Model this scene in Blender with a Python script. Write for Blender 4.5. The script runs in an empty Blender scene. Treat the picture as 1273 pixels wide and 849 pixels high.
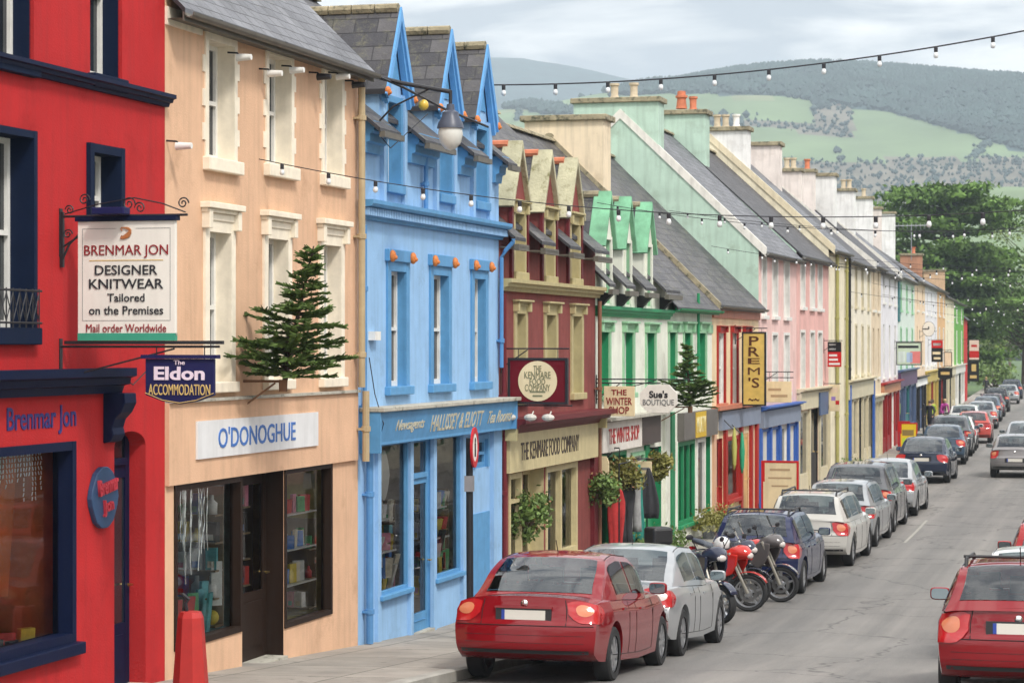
import bpy, bmesh, math, random
from mathutils import Vector, Matrix
R = math.radians
random.seed(7)
scene = bpy.context.scene
COL = scene.collection
CAMZ = 4.58; FPX = 3000.0; CX = 636.5; HY = 428.0

# ---------------------------------------------------------------- surveying: street plan and levels
PLAN = [(-15.0, -15.367), (60.0, 5.468), (84.0, 11.95), (100.0, 15.45), (200.0, 38.0), (300.0, 60.5)]  # (depth, x) of the facade line
ROADZ = [(-15, 1.1), (20, .93), (24, .87), (26.5, .75), (30, .53), (33, .34), (36, .18), (45, .04), (52, 0.0), (400, 0.0)]
PAVW = [(-15, 2.65), (50, 2.6), (80, 1.75), (400, 1.7)]
def lerp_t(tab, v):
    if v <= tab[0][0]: return tab[0][1]
    for (a, b), (c, d) in zip(tab, tab[1:]):
        if v <= c: return b + (d - b) * (v - a) / (c - a)
    return tab[-1][1]
def roadz(y): return lerp_t(ROADZ, y)
def pavz(y): return roadz(y) + .14
def facX(D): return lerp_t(PLAN, D)
def fac(px):
    "plan point of the facade line seen at bearing px"
    k = (px - CX) / FPX
    for (d0, x0), (d1, x1) in zip(PLAN, PLAN[1:]):
        m = (x1 - x0) / (d1 - d0)
        if abs(k - m) < 1e-9: continue
        D = (x0 - m * d0) / (k - m)
        if D > 5 and d0 - 1e-6 <= D <= d1 + 1e-6: return Vector((k * D, D))
    raise ValueError(px)
def zat(y, D): return CAMZ - (y - HY) * D / FPX
def sdir(D):
    for (d0, x0), (d1, x1) in zip(PLAN, PLAN[1:]):
        if D <= d1: break
    v = Vector((x1 - x0, d1 - d0)); v.normalize(); return v

# ---------------------------------------------------------------- materials
def node(nt, t, loc=None, **kw):
    n = nt.nodes.new(t)
    for k, v in kw.items(): setattr(n, k, v)
    return n
MATS = {}
def srgb(r, g, b):
    f = lambda c: (c / 255 / 12.92) if c / 255 <= .04045 else ((c / 255 + .055) / 1.055) ** 2.4
    return (f(r), f(g), f(b))
def mat(name, col=(.5, .5, .5), rough=.6, metal=0, var=.08, scale=3.0, bump=.0, bscale=60, coat=0, streak=0, dirt=None, spec=.5, coords='Object', emit=None, sheen=0):
    if name in MATS: return MATS[name]
    if name.startswith('sign_'): spec = .12
    m = bpy.data.materials.new(name); m.use_nodes = True
    nt = m.node_tree; p = nt.nodes['Principled BSDF']
    p.inputs['Roughness'].default_value = rough; p.inputs['Metallic'].default_value = metal
    p.inputs['Coat Weight'].default_value = coat; p.inputs['Coat Roughness'].default_value = .06
    p.inputs['Specular IOR Level'].default_value = spec
    tc = node(nt, 'ShaderNodeTexCoord')
    c4 = (*col, 1)
    if var or streak or dirt:
        n1 = node(nt, 'ShaderNodeTexNoise'); n1.inputs['Scale'].default_value = scale; n1.inputs['Detail'].default_value = 6
        n1.inputs['Roughness'].default_value = .62
        nt.links.new(tc.outputs[coords], n1.inputs['Vector'])
        mr = node(nt, 'ShaderNodeMapRange'); mr.inputs[1].default_value = .3; mr.inputs[2].default_value = .7
        mr.inputs[3].default_value = 1 - var; mr.inputs[4].default_value = 1 + var
        nt.links.new(n1.outputs['Fac'], mr.inputs[0])
        mx = node(nt, 'ShaderNodeMix', data_type='RGBA', blend_type='MULTIPLY'); mx.inputs[0].default_value = 1
        mx.inputs[6].default_value = c4
        cb = node(nt, 'ShaderNodeCombineColor')
        for i in range(3): nt.links.new(mr.outputs[0], cb.inputs[i])
        nt.links.new(cb.outputs[0], mx.inputs[7]); out = mx.outputs[2]
        if streak:   # rain streaks: noise stretched down the wall
            mp = node(nt, 'ShaderNodeMapping'); mp.inputs['Scale'].default_value = (5, 5, .45)
            nt.links.new(tc.outputs[coords], mp.inputs['Vector'])
            n2 = node(nt, 'ShaderNodeTexNoise'); n2.inputs['Scale'].default_value = 1.6; n2.inputs['Detail'].default_value = 7
            nt.links.new(mp.outputs[0], n2.inputs['Vector'])
            r2 = node(nt, 'ShaderNodeMapRange'); r2.inputs[1].default_value = .47; r2.inputs[2].default_value = .7
            r2.inputs[3].default_value = 0; r2.inputs[4].default_value = streak
            nt.links.new(n2.outputs['Fac'], r2.inputs[0])
            m2 = node(nt, 'ShaderNodeMix', data_type='RGBA'); m2.inputs[7].default_value = (col[0]*.42+.02, col[1]*.42+.02, col[2]*.4+.02, 1)
            nt.links.new(r2.outputs[0], m2.inputs[0]); nt.links.new(out, m2.inputs[6]); out = m2.outputs[2]
        if dirt:
            n3 = node(nt, 'ShaderNodeTexNoise'); n3.inputs['Scale'].default_value = dirt[1]; n3.inputs['Detail'].default_value = 8; n3.inputs['Roughness'].default_value = .7
            nt.links.new(tc.outputs[coords], n3.inputs['Vector'])
            r3 = node(nt, 'ShaderNodeMapRange'); r3.inputs[1].default_value = dirt[2]; r3.inputs[2].default_value = dirt[2] + .14
            nt.links.new(n3.outputs['Fac'], r3.inputs[0])
            m3 = node(nt, 'ShaderNodeMix', data_type='RGBA'); m3.inputs[7].default_value = (*dirt[0], 1)
            nt.links.new(r3.outputs[0], m3.inputs[0]); nt.links.new(out, m3.inputs[6]); out = m3.outputs[2]
        nt.links.new(out, p.inputs['Base Color'])
    else: p.inputs['Base Color'].default_value = c4
    if bump:
        nb = node(nt, 'ShaderNodeTexNoise'); nb.inputs['Scale'].default_value = bscale; nb.inputs['Detail'].default_value = 4
        nt.links.new(tc.outputs[coords], nb.inputs['Vector'])
        bp = node(nt, 'ShaderNodeBump'); bp.inputs['Strength'].default_value = bump; bp.inputs['Distance'].default_value = .02
        nt.links.new(nb.outputs['Fac'], bp.inputs['Height']); nt.links.new(bp.outputs[0], p.inputs['Normal'])
    if emit:
        p.inputs['Emission Color'].default_value = (*emit[0], 1); p.inputs['Emission Strength'].default_value = emit[1]
    MATS[name] = m; return m
def paint(name, rgb, **kw):   # painted render on a wall
    kw.setdefault('rough', .75); kw['var'] = kw.get('var', .07) + .04; kw.setdefault('scale', 1.6); kw.setdefault('bump', .25); kw.setdefault('bscale', 45); kw.setdefault('spec', .12); kw['streak'] = kw.get('streak', .22) * 1.6; kw.setdefault('dirt', ((rgb[0] * .78, rgb[1] * .76, rgb[2] * .74), 1.3, .55) if rgb else None)
    return mat(name, rgb, **kw)
def trim(name, rgb, **kw):
    kw.setdefault('rough', .5); kw.setdefault('var', .1); kw.setdefault('scale', 5); kw.setdefault('bump', .08); kw.setdefault('bscale', 30); kw.setdefault('streak', .25); kw.setdefault('spec', .3)
    return mat(name, rgb, **kw)
def slate(name, c1, c2, w=.32, h=.2, moss=.0):
    if name in MATS: return MATS[name]
    m = bpy.data.materials.new(name); m.use_nodes = True; nt = m.node_tree; p = nt.nodes['Principled BSDF']
    tc = node(nt, 'ShaderNodeTexCoord')
    br = node(nt, 'ShaderNodeTexBrick'); br.offset = .5
    br.inputs['Scale'].default_value = 1; br.inputs['Brick Width'].default_value = w; br.inputs['Row Height'].default_value = h
    br.inputs['Mortar Size'].default_value = .008; br.inputs['Mortar Smooth'].default_value = .2; br.inputs['Bias'].default_value = 0
    br.inputs['Color1'].default_value = (*c1, 1); br.inputs['Color2'].default_value = (*c2, 1); br.inputs['Mortar'].default_value = (.03, .03, .035, 1)
    nt.links.new(tc.outputs['UV'], br.inputs['Vector'])
    n1 = node(nt, 'ShaderNodeTexNoise'); n1.inputs['Scale'].default_value = 1.3; n1.inputs['Detail'].default_value = 8; n1.inputs['Roughness'].default_value = .7
    nt.links.new(tc.outputs['UV'], n1.inputs['Vector'])
    mr = node(nt, 'ShaderNodeMapRange'); mr.inputs[1].default_value = .3; mr.inputs[2].default_value = .7; mr.inputs[3].default_value = .65; mr.inputs[4].default_value = 1.35
    nt.links.new(n1.outputs['Fac'], mr.inputs[0])
    cb = node(nt, 'ShaderNodeCombineColor')
    for i in range(3): nt.links.new(mr.outputs[0], cb.inputs[i])
    mx = node(nt, 'ShaderNodeMix', data_type='RGBA', blend_type='MULTIPLY'); mx.inputs[0].default_value = 1
    nt.links.new(br.outputs['Color'], mx.inputs[6]); nt.links.new(cb.outputs[0], mx.inputs[7]); out = mx.outputs[2]
    n3 = node(nt, 'ShaderNodeTexNoise'); n3.inputs['Scale'].default_value = 4; n3.inputs['Detail'].default_value = 9; n3.inputs['Roughness'].default_value = .75
    nt.links.new(tc.outputs['UV'], n3.inputs['Vector'])
    r3 = node(nt, 'ShaderNodeMapRange'); r3.inputs[1].default_value = .6 - moss; r3.inputs[2].default_value = .78 - moss; r3.inputs[4].default_value = .75
    nt.links.new(n3.outputs['Fac'], r3.inputs[0])
    m3 = node(nt, 'ShaderNodeMix', data_type='RGBA'); m3.inputs[7].default_value = (.16, .155, .09, 1)
    nt.links.new(r3.outputs[0], m3.inputs[0]); nt.links.new(out, m3.inputs[6])
    nt.links.new(m3.outputs[2], p.inputs['Base Color'])
    p.inputs['Roughness'].default_value = .55
    # each course laps the one below: saw-tooth height up the slope
    sp = node(nt, 'ShaderNodeSeparateXYZ'); nt.links.new(tc.outputs['UV'], sp.inputs[0])
    dv = node(nt, 'ShaderNodeMath', operation='DIVIDE'); dv.inputs[1].default_value = h; nt.links.new(sp.outputs[1], dv.inputs[0])
    fr = node(nt, 'ShaderNodeMath', operation='FRACT'); nt.links.new(dv.outputs[0], fr.inputs[0])
    su = node(nt, 'ShaderNodeMath', operation='SUBTRACT'); su.inputs[0].default_value = 1; nt.links.new(fr.outputs[0], su.inputs[1])
    ad = node(nt, 'ShaderNodeMath', operation='MULTIPLY_ADD'); ad.inputs[1].default_value = -1.2; nt.links.new(br.outputs['Fac'], ad.inputs[0]); nt.links.new(su.outputs[0], ad.inputs[2])
    a2 = node(nt, 'ShaderNodeMath', operation='ADD'); nt.links.new(ad.outputs[0], a2.inputs[0]); nt.links.new(n3.outputs['Fac'], a2.inputs[1])
    bp = node(nt, 'ShaderNodeBump'); bp.inputs['Strength'].default_value = .9; bp.inputs['Distance'].default_value = .025
    nt.links.new(a2.outputs[0], bp.inputs['Height']); nt.links.new(bp.outputs[0], p.inputs['Normal'])
    MATS[name] = m; return m
def glass_mat():
    if 'shop_glass' in MATS: return MATS['shop_glass']
    m = bpy.data.materials.new('shop_glass'); m.use_nodes = True; nt = m.node_tree; nt.nodes.clear()
    o = node(nt, 'ShaderNodeOutputMaterial'); mx = node(nt, 'ShaderNodeMixShader'); t = node(nt, 'ShaderNodeBsdfTransparent'); g = node(nt, 'ShaderNodeBsdfGlossy')
    t.inputs[0].default_value = (.98, 1, .99, 1); g.inputs['Roughness'].default_value = .02
    f = node(nt, 'ShaderNodeFresnel'); f.inputs[0].default_value = 1.5
    tc = node(nt, 'ShaderNodeTexCoord'); nz = node(nt, 'ShaderNodeTexNoise'); nz.inputs['Scale'].default_value = .9
    nt.links.new(tc.outputs['Object'], nz.inputs['Vector'])
    bp = node(nt, 'ShaderNodeBump'); bp.inputs['Strength'].default_value = .12; bp.inputs['Distance'].default_value = .05
    nt.links.new(nz.outputs['Fac'], bp.inputs['Height']); nt.links.new(bp.outputs[0], g.inputs['Normal'])
    nt.links.new(f.outputs[0], mx.inputs[0]); nt.links.new(t.outputs[0], mx.inputs[1]); nt.links.new(g.outputs[0], mx.inputs[2]); nt.links.new(mx.outputs[0], o.inputs[0])
    MATS['shop_glass'] = m; return m

# ---------------------------------------------------------------- objects
USED = {}
def link(name, data):
    o = bpy.data.objects.new(name, data); COL.objects.link(o); return o
def tag(o, label=None, cat=None, group=None, kind=None):
    if label: o['label'] = label
    if cat: o['category'] = cat
    if group: o['group'] = group
    if kind: o['kind'] = kind
    return o
def empty(name, loc=(0, 0, 0), rz=0, parent=None, label=None, cat=None, group=None):
    o = link(name, None); o.location = loc; o.rotation_euler = (0, 0, rz); o.empty_display_size = .1
    if parent: o.parent = parent
    return tag(o, label, cat, group)
class MB:
    "collects faces of ONE mesh object"
    def __init__(s): s.v = []; s.f = []; s.uv = {}; s.smooth = False
    def quad(s, pts, uv=None):
        i = len(s.v); s.v += [tuple(p) for p in pts]; s.f.append(tuple(range(i, i + len(pts))))
        if uv: s.uv[len(s.f) - 1] = uv
    def box(s, x0, x1, y0, y1, z0, z1):
        i = len(s.v)
        s.v += [(x0, y0, z0), (x1, y0, z0), (x1, y1, z0), (x0, y1, z0), (x0, y0, z1), (x1, y0, z1), (x1, y1, z1), (x0, y1, z1)]
        for f in ((0, 3, 2, 1), (4, 5, 6, 7), (0, 1, 5, 4), (1, 2, 6, 5), (2, 3, 7, 6), (3, 0, 4, 7)): s.f.append(tuple(i + k for k in f))
        return s
    def fbox(s, u0, u1, o0, o1, z0, z1):    # o: metres out from the facade
        return s.box(u0, u1, -o1, -o0, z0, z1)
    def prism(s, poly, axis, a0, a1):
        "poly of 2D points extruded; axis 'x': (y,z) poly; 'y': (x,z); 'z': (x,y)"
        def P(p, a): return {'x': (a, p[0], p[1]), 'y': (p[0], a, p[1]), 'z': (p[0], p[1], a)}[axis]
        n = len(poly); i = len(s.v)
        s.v += [P(p, a0) for p in poly] + [P(p, a1) for p in poly]
        s.f.append(tuple(range(i, i + n))); s.f.append(tuple(range(i + 2 * n - 1, i + n - 1, -1)))
        for k in range(n):
            j = (k + 1) % n; s.f.append((i + k, i + n + k, i + n + j, i + j))
        return s
    def tube(s, pts, r, n=6, close=True):
        pts = [Vector(p) for p in pts]; rs = r if isinstance(r, (list, tuple)) else [r] * len(pts); i0 = len(s.v)
        for k, p in enumerate(pts):
            t = (pts[min(k + 1, len(pts) - 1)] - pts[max(k - 1, 0)])
            t = t.normalized() if t.length > 1e-9 else Vector((0, 0, 1))
            a = t.cross(Vector((0, 0, 1)) if abs(t.z) < .9 else Vector((1, 0, 0))).normalized(); b = t.cross(a)
            for j in range(n):
                q = 2 * math.pi * j / n; s.v.append(tuple(p + (a * math.cos(q) + b * math.sin(q)) * rs[k]))
        for k in range(len(pts) - 1):
            for j in range(n):
                j2 = (j + 1) % n; s.f.append((i0 + k * n + j, i0 + k * n + j2, i0 + (k + 1) * n + j2, i0 + (k + 1) * n + j))
        if close:
            s.f.append(tuple(i0 + j for j in range(n))[::-1]); s.f.append(tuple(i0 + (len(pts) - 1) * n + j for j in range(n)))
        return s
    def lathe(s, prof, n=16, c=(0, 0, 0), axis='z'):
        i0 = len(s.v)
        for (r, h) in prof:
            for j in range(n):
                q = 2 * math.pi * j / n; a, b = r * math.cos(q), r * math.sin(q)
                s.v.append({'z': (c[0] + a, c[1] + b, c[2] + h), 'x': (c[0] + h, c[1] + a, c[2] + b), 'y': (c[0] + a, c[1] + h, c[2] + b)}[axis])
        for k in range(len(prof) - 1):
            for j in range(n):
                j2 = (j + 1) % n; s.f.append((i0 + k * n + j, i0 + k * n + j2, i0 + (k + 1) * n + j2, i0 + (k + 1) * n + j))
        return s
    def ball(s, c, rx, ry=None, rz=None, n=12, m=7):
        ry = ry or rx; rz = rz or rx; i0 = len(s.v)
        for k in range(m + 1):
            t = math.pi * k / m
            for j in range(n):
                q = 2 * math.pi * j / n
                s.v.append((c[0] + rx * math.sin(t) * math.cos(q), c[1] + ry * math.sin(t) * math.sin(q), c[2] - rz * math.cos(t)))
        for k in range(m):
            for j in range(n):
                j2 = (j + 1) % n; s.f.append((i0 + k * n + j, i0 + k * n + j2, i0 + (k + 1) * n + j2, i0 + (k + 1) * n + j))
        return s
    def grid(s, rows, uv=False):
        i0 = len(s.v); n = len(rows[0])
        for r in rows: s.v += [tuple(p) for p in r]
        for a in range(len(rows) - 1):
            for b in range(n - 1): s.f.append((i0 + a * n + b, i0 + a * n + b + 1, i0 + (a + 1) * n + b + 1, i0 + (a + 1) * n + b))
        return s
    def xform(s, M, start=0):
        s.v[start:] = [tuple(M @ Vector(p)) for p in s.v[start:]]; return s
    def mesh(s, name, smooth=False, fix=True, merge=0):
        me = bpy.data.meshes.new(name); me.from_pydata(s.v, [], s.f)
        if s.uv:
            ul = me.uv_layers.new(name='UVMap')
            for fi, uv in s.uv.items():
                p = me.polygons[fi]
                for k, li in enumerate(p.loop_indices): ul.data[li].uv = uv[k]
        if fix or merge:
            bm = bmesh.new(); bm.from_mesh(me)
            if merge: bmesh.ops.remove_doubles(bm, verts=bm.verts, dist=merge)
            if fix: bmesh.ops.recalc_face_normals(bm, faces=bm.faces)
            bm.to_mesh(me); bm.free()
        if smooth: me.polygons.foreach_set('use_smooth', [True] * len(me.polygons))
        me.update(); return me
    def build(s, name, m, parent=None, smooth=False, fix=True, merge=0, bevel=0, auto=None):
        me = s.mesh(name, smooth, fix, merge); me.materials.append(m)
        o = link(name, me)
        if parent: o.parent = parent
        if bevel:
            b = o.modifiers.new('edge', 'BEVEL'); b.width = bevel; b.segments = 2; b.limit_method = 'ANGLE'; b.angle_limit = R(40)
        if auto: sharp(me, auto)
        return o
def sharp(me, ang):
    bm = bmesh.new(); bm.from_mesh(me); 
    for e in bm.edges:
        if len(e.link_faces) == 2 and e.calc_face_angle(0) > R(ang): e.smooth = False
    for f in bm.faces: f.smooth = True
    bm.to_mesh(me); bm.free()
def text_mesh(name, body, h, m, parent, width=None, bold=.0, depth=.004, shear=0, space=1.0):
    "lettering as a real mesh standing in its local x-z plane facing -y, centred on the origin"
    cu = bpy.data.curves.new(name, 'FONT'); cu.body = body; cu.size = 1; cu.extrude = depth; cu.offset = 0 if 'M' in body else min(bold, .007) if any(c in body for c in 'NW') else bold; cu.align_x = 'CENTER'; cu.shear = shear; cu.space_character = space; cu.resolution_u = 3
    t = bpy.data.objects.new(name, cu); COL.objects.link(t)
    dg = bpy.context.evaluated_depsgraph_get(); me = bpy.data.meshes.new_from_object(t.evaluated_get(dg))
    bpy.data.objects.remove(t); bpy.data.curves.remove(cu)
    xs = [v.co.x for v in me.vertices]; ys = [v.co.y for v in me.vertices]
    if not xs: return None
    w0, h0 = max(xs) - min(xs), max(ys) - min(ys); cx, cy = (max(xs) + min(xs)) / 2, (max(ys) + min(ys)) / 2
    sy = h / h0; sx = (width / w0) if width else sy
    for v in me.vertices: v.co = Vector(((v.co.x - cx) * sx, -v.co.z, (v.co.y - cy) * sy))
    me.materials.clear(); me.materials.append(m); o = link(name, me)
    if parent: o.parent = parent
    return o
def leaf_mesh(name, pts, size, m, parent, flat=.0, seed=1, jit=.4):
    "many small leaf-sized faces; pts are (x,y,z) leaf centres"
    rnd = random.Random(seed); mb = MB()
    for p in pts:
        s = size * (1 + jit * (rnd.random() * 2 - 1)); n = Vector((rnd.gauss(0, 1), rnd.gauss(0, 1), rnd.gauss(0, 1) + flat * 4)).normalized()
        a = n.orthogonal().normalized(); a.rotate(Matrix.Rotation(rnd.random() * 6.28, 3, n)); b = n.cross(a); p = Vector(p)
        mb.quad([p - a * s, p + b * s * .5, p + a * s, p - b * s * .5])
    return mb.build(name, m, parent, fix=False)
# ---------------------------------------------------------------- shared materials
WHITE = trim('white_gloss', (.75, .74, .7), rough=.35, streak=.12)
PANE = mat('window_pane', (.02, .025, .03), rough=.04, var=.3, scale=2, spec=.6)
BLIND = mat('net_curtain', (.55, .54, .5), rough=.9)
GLASS = glass_mat()
IRON = mat('black_iron', (.012, .012, .016), rough=.5, var=.2, scale=20, bump=.1)
STONE = mat('weathered_stone', (.42, .40, .34), rough=.85, var=.2, scale=3, bump=.5, bscale=25, dirt=((.09, .09, .06), 5, .55))
CAPST = mat('mossy_cap_stone', (.30, .26, .17), rough=.9, var=.25, scale=4, bump=.6, bscale=25, dirt=((.05, .055, .035), 6, .5))
TERRA = mat('terracotta', (.5, .16, .08), rough=.8, var=.2, scale=6)
POTBUFF = mat('buff_clay', (.5, .42, .3), rough=.8, var=.2, scale=6)
SLATE = slate('slate_roof', (.035, .035, .04), (.065, .062, .068))
SLATEL = slate('pale_slate_roof', (.10, .104, .118), (.16, .165, .18))
SLATEB = slate('blue_slate_roof', (.034, .034, .042), (.088, .085, .09), w=.34, h=.24, moss=.09)
GUTTER = trim('grey_gutter', (.13, .12, .1), streak=.3)
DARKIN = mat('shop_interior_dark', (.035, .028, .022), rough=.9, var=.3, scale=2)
FASC_LEAD = mat('lead_flashing', (.2, .2, .2), rough=.6, var=.2)

class House:
    def __init__(s, name, label, x0, x1, cat='house', group=None, P0=None, P1=None):
        s.x0, s.x1 = x0, x1
        a = P0 or fac(x0); b = P1 or fac(x1)
        s.P0 = a; v = b - a; s.L = v.length; s.d = v.normalized(); s.n = Vector((s.d.y, -s.d.x))
        s.rz = math.atan2(s.d.y, s.d.x)
        s.root = empty(name, (a.x, a.y, 0), s.rz, label=label, cat=cat, group=group)
        s.holes = []; s.gab = []
    def u(s, px, o=0):
        k = (px - CX) / FPX; p = s.P0 + s.n * o
        return (k * p.y - p.x) / (s.d.x - k * s.d.y)
    def D(s, u, o=0): return s.P0.y + s.d.y * u + s.n.y * o
    def z(s, px, y, o=0): return zat(y, s.D(s.u(px, o), o))
    def rd(s, u, px):
        k = (px - CX) / FPX; p = s.P0 + s.d * u
        o = (k * p.y - p.x) / (s.n.x - k * s.n.y); return -o
    def zrd(s, u, rd, y): return zat(y, s.D(u, -rd))
    def base(s, u): return pavz(s.D(u))
    def sheet(s, mb, u0, u1, z0, z1, o=0):
        hs = [h for h in s.holes if h[0] < u1 - 1e-4 and h[1] > u0 + 1e-4 and h[2] < z1 - 1e-4 and h[3] > z0 + 1e-4]
        us = sorted({u0, u1, *[min(max(v, u0), u1) for h in hs for v in h[:2]]}); zs = sorted({z0, z1, *[min(max(v, z0), z1) for h in hs for v in h[2:]]})
        for a, b in zip(us, us[1:]):
            for c, e in zip(zs, zs[1:]):
                um, zm = (a + b) / 2, (c + e) / 2
                if any(h[0] < um < h[1] and h[2] < zm < h[3] for h in hs): continue
                mb.quad([(a, -o, c), (b, -o, c), (b, -o, e), (a, -o, e)])
    def body(s, ze, zr, rd, wm, gable=None, z0=-.4, g=.003):
        "front wall with openings, gable walls and back wall"
        mb = MB(); s.sheet(mb, g, s.L - g, z0, ze)
        for (a, b, c, e) in s.gab: s.sheet(mb, a, b, ze, c); mb.quad([(a, 0, c), (b, 0, c), ((a + b) / 2, 0, e)])
        mb.quad([(g, 2 * rd, z0), (s.L - g, 2 * rd, z0), (s.L - g, 2 * rd, ze), (g, 2 * rd, ze)])
        gm = MB()
        if gable: mb.f.pop(); del mb.v[-4:]; gm.quad([(g, 2 * rd, z0), (s.L - g, 2 * rd, z0), (s.L - g, 2 * rd, ze), (g, 2 * rd, ze)])
        for u in (g, s.L - g): (gm if gable else mb).quad([(u, 0, z0), (u, 2 * rd, z0), (u, 2 * rd, ze), (u, rd, zr), (u, 0, ze)])
        s.wall = mb.build('wall', wm, s.root, fix=False, merge=.0035)
        if gable: gm.build('gable_wall', gable, s.root, fix=False, merge=.0035)
        s.ze, s.zr, s.rdist = ze, zr, rd
    def roof(s, m, over=.22, u0=0, u1=None, th=.06, lift=.05, ridge=TERRA, seed=0, back=True, cut=None):
        u1 = s.L if u1 is None else u1; rnd = random.Random(seed + int(s.x0))
        sl = (s.zr - s.ze) / s.rdist; mb = MB()
        def strip(ua, ub, ya, yb, sgn):
            nu = max(2, int((ub - ua) / .5)); nv = max(3, int(abs(yb - ya) / .45)); P = []
            for j in range(nv + 1):
                row = []
                for i in range(nu + 1):
                    y = ya + (yb - ya) * j / nv; w = rnd.uniform(-.012, .012) if 0 < i < nu and 0 < j < nv else 0
                    yy = y if sgn > 0 else 2 * s.rdist - y
                    row.append((ua + (ub - ua) * i / nu, yy, s.ze + sl * y + lift + w))
                P.append(row)
            L = math.hypot(1, sl)
            for j in range(nv):
                for i in range(nu):
                    q = [P[j][i], P[j][i + 1], P[j + 1][i + 1], P[j + 1][i]]
                    ys = [ya + (yb - ya) * jj / nv for jj in (j, j, j + 1, j + 1)]
                    if sgn < 0: q = q[::-1]; 
                    uv = [(p[0] + s.x0 * .013, (y2 + 3) * L) for p, y2 in zip(q, ys if sgn > 0 else ys[::-1])]
                    mb.quad(q, uv)
            a, b = P[0][0], P[0][-1]; mb.quad([(a[0], a[1], a[2] - th), (b[0], b[1], b[2] - th), b, a], [(0, 0), (1, 0), (1, .05), (0, .05)])
            for side in (0, -1):
                lo, hi = P[0][side], P[-1][side]
                mb.quad([(lo[0], lo[1], lo[2] - th), lo, hi, (hi[0], hi[1], hi[2] - th)], [(0, 0), (.05, 0), (.05, .1), (0, .1)])
            mb.quad([(a[0], a[1], a[2] - th), (P[-1][0][0], P[-1][0][1], P[-1][0][2] - th), (P[-1][-1][0], P[-1][-1][1], P[-1][-1][2] - th), (b[0], b[1], b[2] - th)], [(0, 0)] * 4)
        strip(u0, u1, 0 if cut else -over, s.rdist, 1)
        for a, b in (cut or []): strip(a, b, -over, 0, 1)
        if back: strip(u0, u1, -over, s.rdist, -1)
        o = mb.build('roof', m, s.root, fix=False); s.roofo = o
        if ridge:
            rb = MB(); n = max(2, int((u1 - u0) / .45)); w = (u1 - u0) / n
            for i in range(n):
                a = u0 + i * w; r = .13 + rnd.uniform(-.008, .008); z = s.zr + lift - .03
                rb.prism([(s.rdist + r * math.cos(t), z + r * .75 * math.sin(t)) for t in [math.pi * k / 6 for k in range(7)]], 'x', a, a + w - .012)
            rb.build('ridge_tiles', ridge, s.root)
        return o
    def gutter(s, m=GUTTER, over=.22, u0=0, u1=None, z=None, r=.06):
        u1 = s.L if u1 is None else u1; z = (s.ze - (s.zr - s.ze) / s.rdist * over + .0) if z is None else z
        mb = MB(); pr = [(-over - .05 + r * math.cos(t), z + r * math.sin(t)) for t in [math.pi + math.pi * k / 6 for k in range(7)]] 
        pr += [(p[0] * .0 + (-over - .05) + (p[0] + over + .05) * .8, z + (p[1] - z) * .8) for p in reversed(pr)]
        mb.prism(pr, 'x', u0, u1)
        mb.box(u0, u1, -over + .012, -over + .03, z - .09, z + .05)
        mb.quad([(u0, -over + .02, z - .06), (u1, -over + .02, z - .06), (u1, -.001, z - .06), (u0, -.001, z - .06)])
        return mb.build('gutter', m, s.root, fix=False)
    def pipe(s, u, z0, z1, m, r=.045, o=.08, swan=None):
        mb = MB(); pts = [(u, -o, z0), (u, -o, z1)]
        if swan: pts = [(u, -o, z0), (u, -o, z1 - .3), (u, -o - swan * .3, z1 - .2), (u, -o - swan, z1 - .05), (u, -o - swan, z1)]
        mb.tube(pts, r, 10)
        z = z0 + .4
        while z < z1 - .3: mb.lathe([(r, 0), (r + .014, .005), (r + .014, .07), (r, .075)], 10, (u, -o, z)); mb.box(u - .07, u + .07, -o, 0, z + .02, z + .05); z += 1.6
        return mb.build('downpipe', m, s.root, smooth=False, auto=35)
    def chimney(s, pxl, pxr, ytop, m, th=.75, pots=((.3, TERRA),), u=0.0, zb=None, cap=CAPST, capo=.09):
        r1, r0 = s.rd(u, pxl), s.rd(u, pxr); z1 = s.zrd(u, r0, ytop)
        zb = (s.ze if zb is None else zb); a, b = u + .004, u + th
        c = MB().box(a, b, r0, r1, zb, z1 - .12).build('chimney', m, s.root)
        MB().box(a - capo, b + capo, r0 - capo, r1 + capo, z1 - .14, z1).build('chimney_cap', cap, c, bevel=.02)
        for i, (t, pm) in enumerate(pots):
            y = r0 + (r1 - r0) * t; pb = MB().lathe([(.0, -.02), (.13, -.02), (.12, .06), (.10, .1), (.105, .34), (.135, .36), (.135, .42), (.09, .42), (.085, .1)], 12, ((a + b) / 2, y, z1))
            pb.build('chimney_pot', pm, c, auto=40)
        return c
    def box(s, name, m, u0, u1, o0, o1, z0, z1, parent=None, bevel=0):
        return MB().fbox(u0, u1, o0, o1, z0, z1).build(name, m, parent or s.root, bevel=bevel)
    def window(s, u0, u1, z0, z1, jamb, rev=.2, frame=WHITE, sur=None, sill=None, head=None, quoin=None, cols=2, pane=PANE, gap=.0, name='window', drop=.0, lining=True):
        "opening with lined reveal, sash, pane, and optional surround (mat,width,proud), sill (mat,over,h), head (mat,h,over)"
        s.holes.append((u0, u1, z0, z1)); mb = MB()
        for q in ([(u0, 0, z0), (u0, rev, z0), (u0, rev, z1), (u0, 0, z1)], [(u1, 0, z0), (u1, 0, z1), (u1, rev, z1), (u1, rev, z0)],
                  [(u0, 0, z1), (u0, rev, z1), (u1, rev, z1), (u1, 0, z1)], [(u0, 0, z0), (u1, 0, z0), (u1, rev, z0), (u0, rev, z0)]): mb.quad(q)
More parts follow.
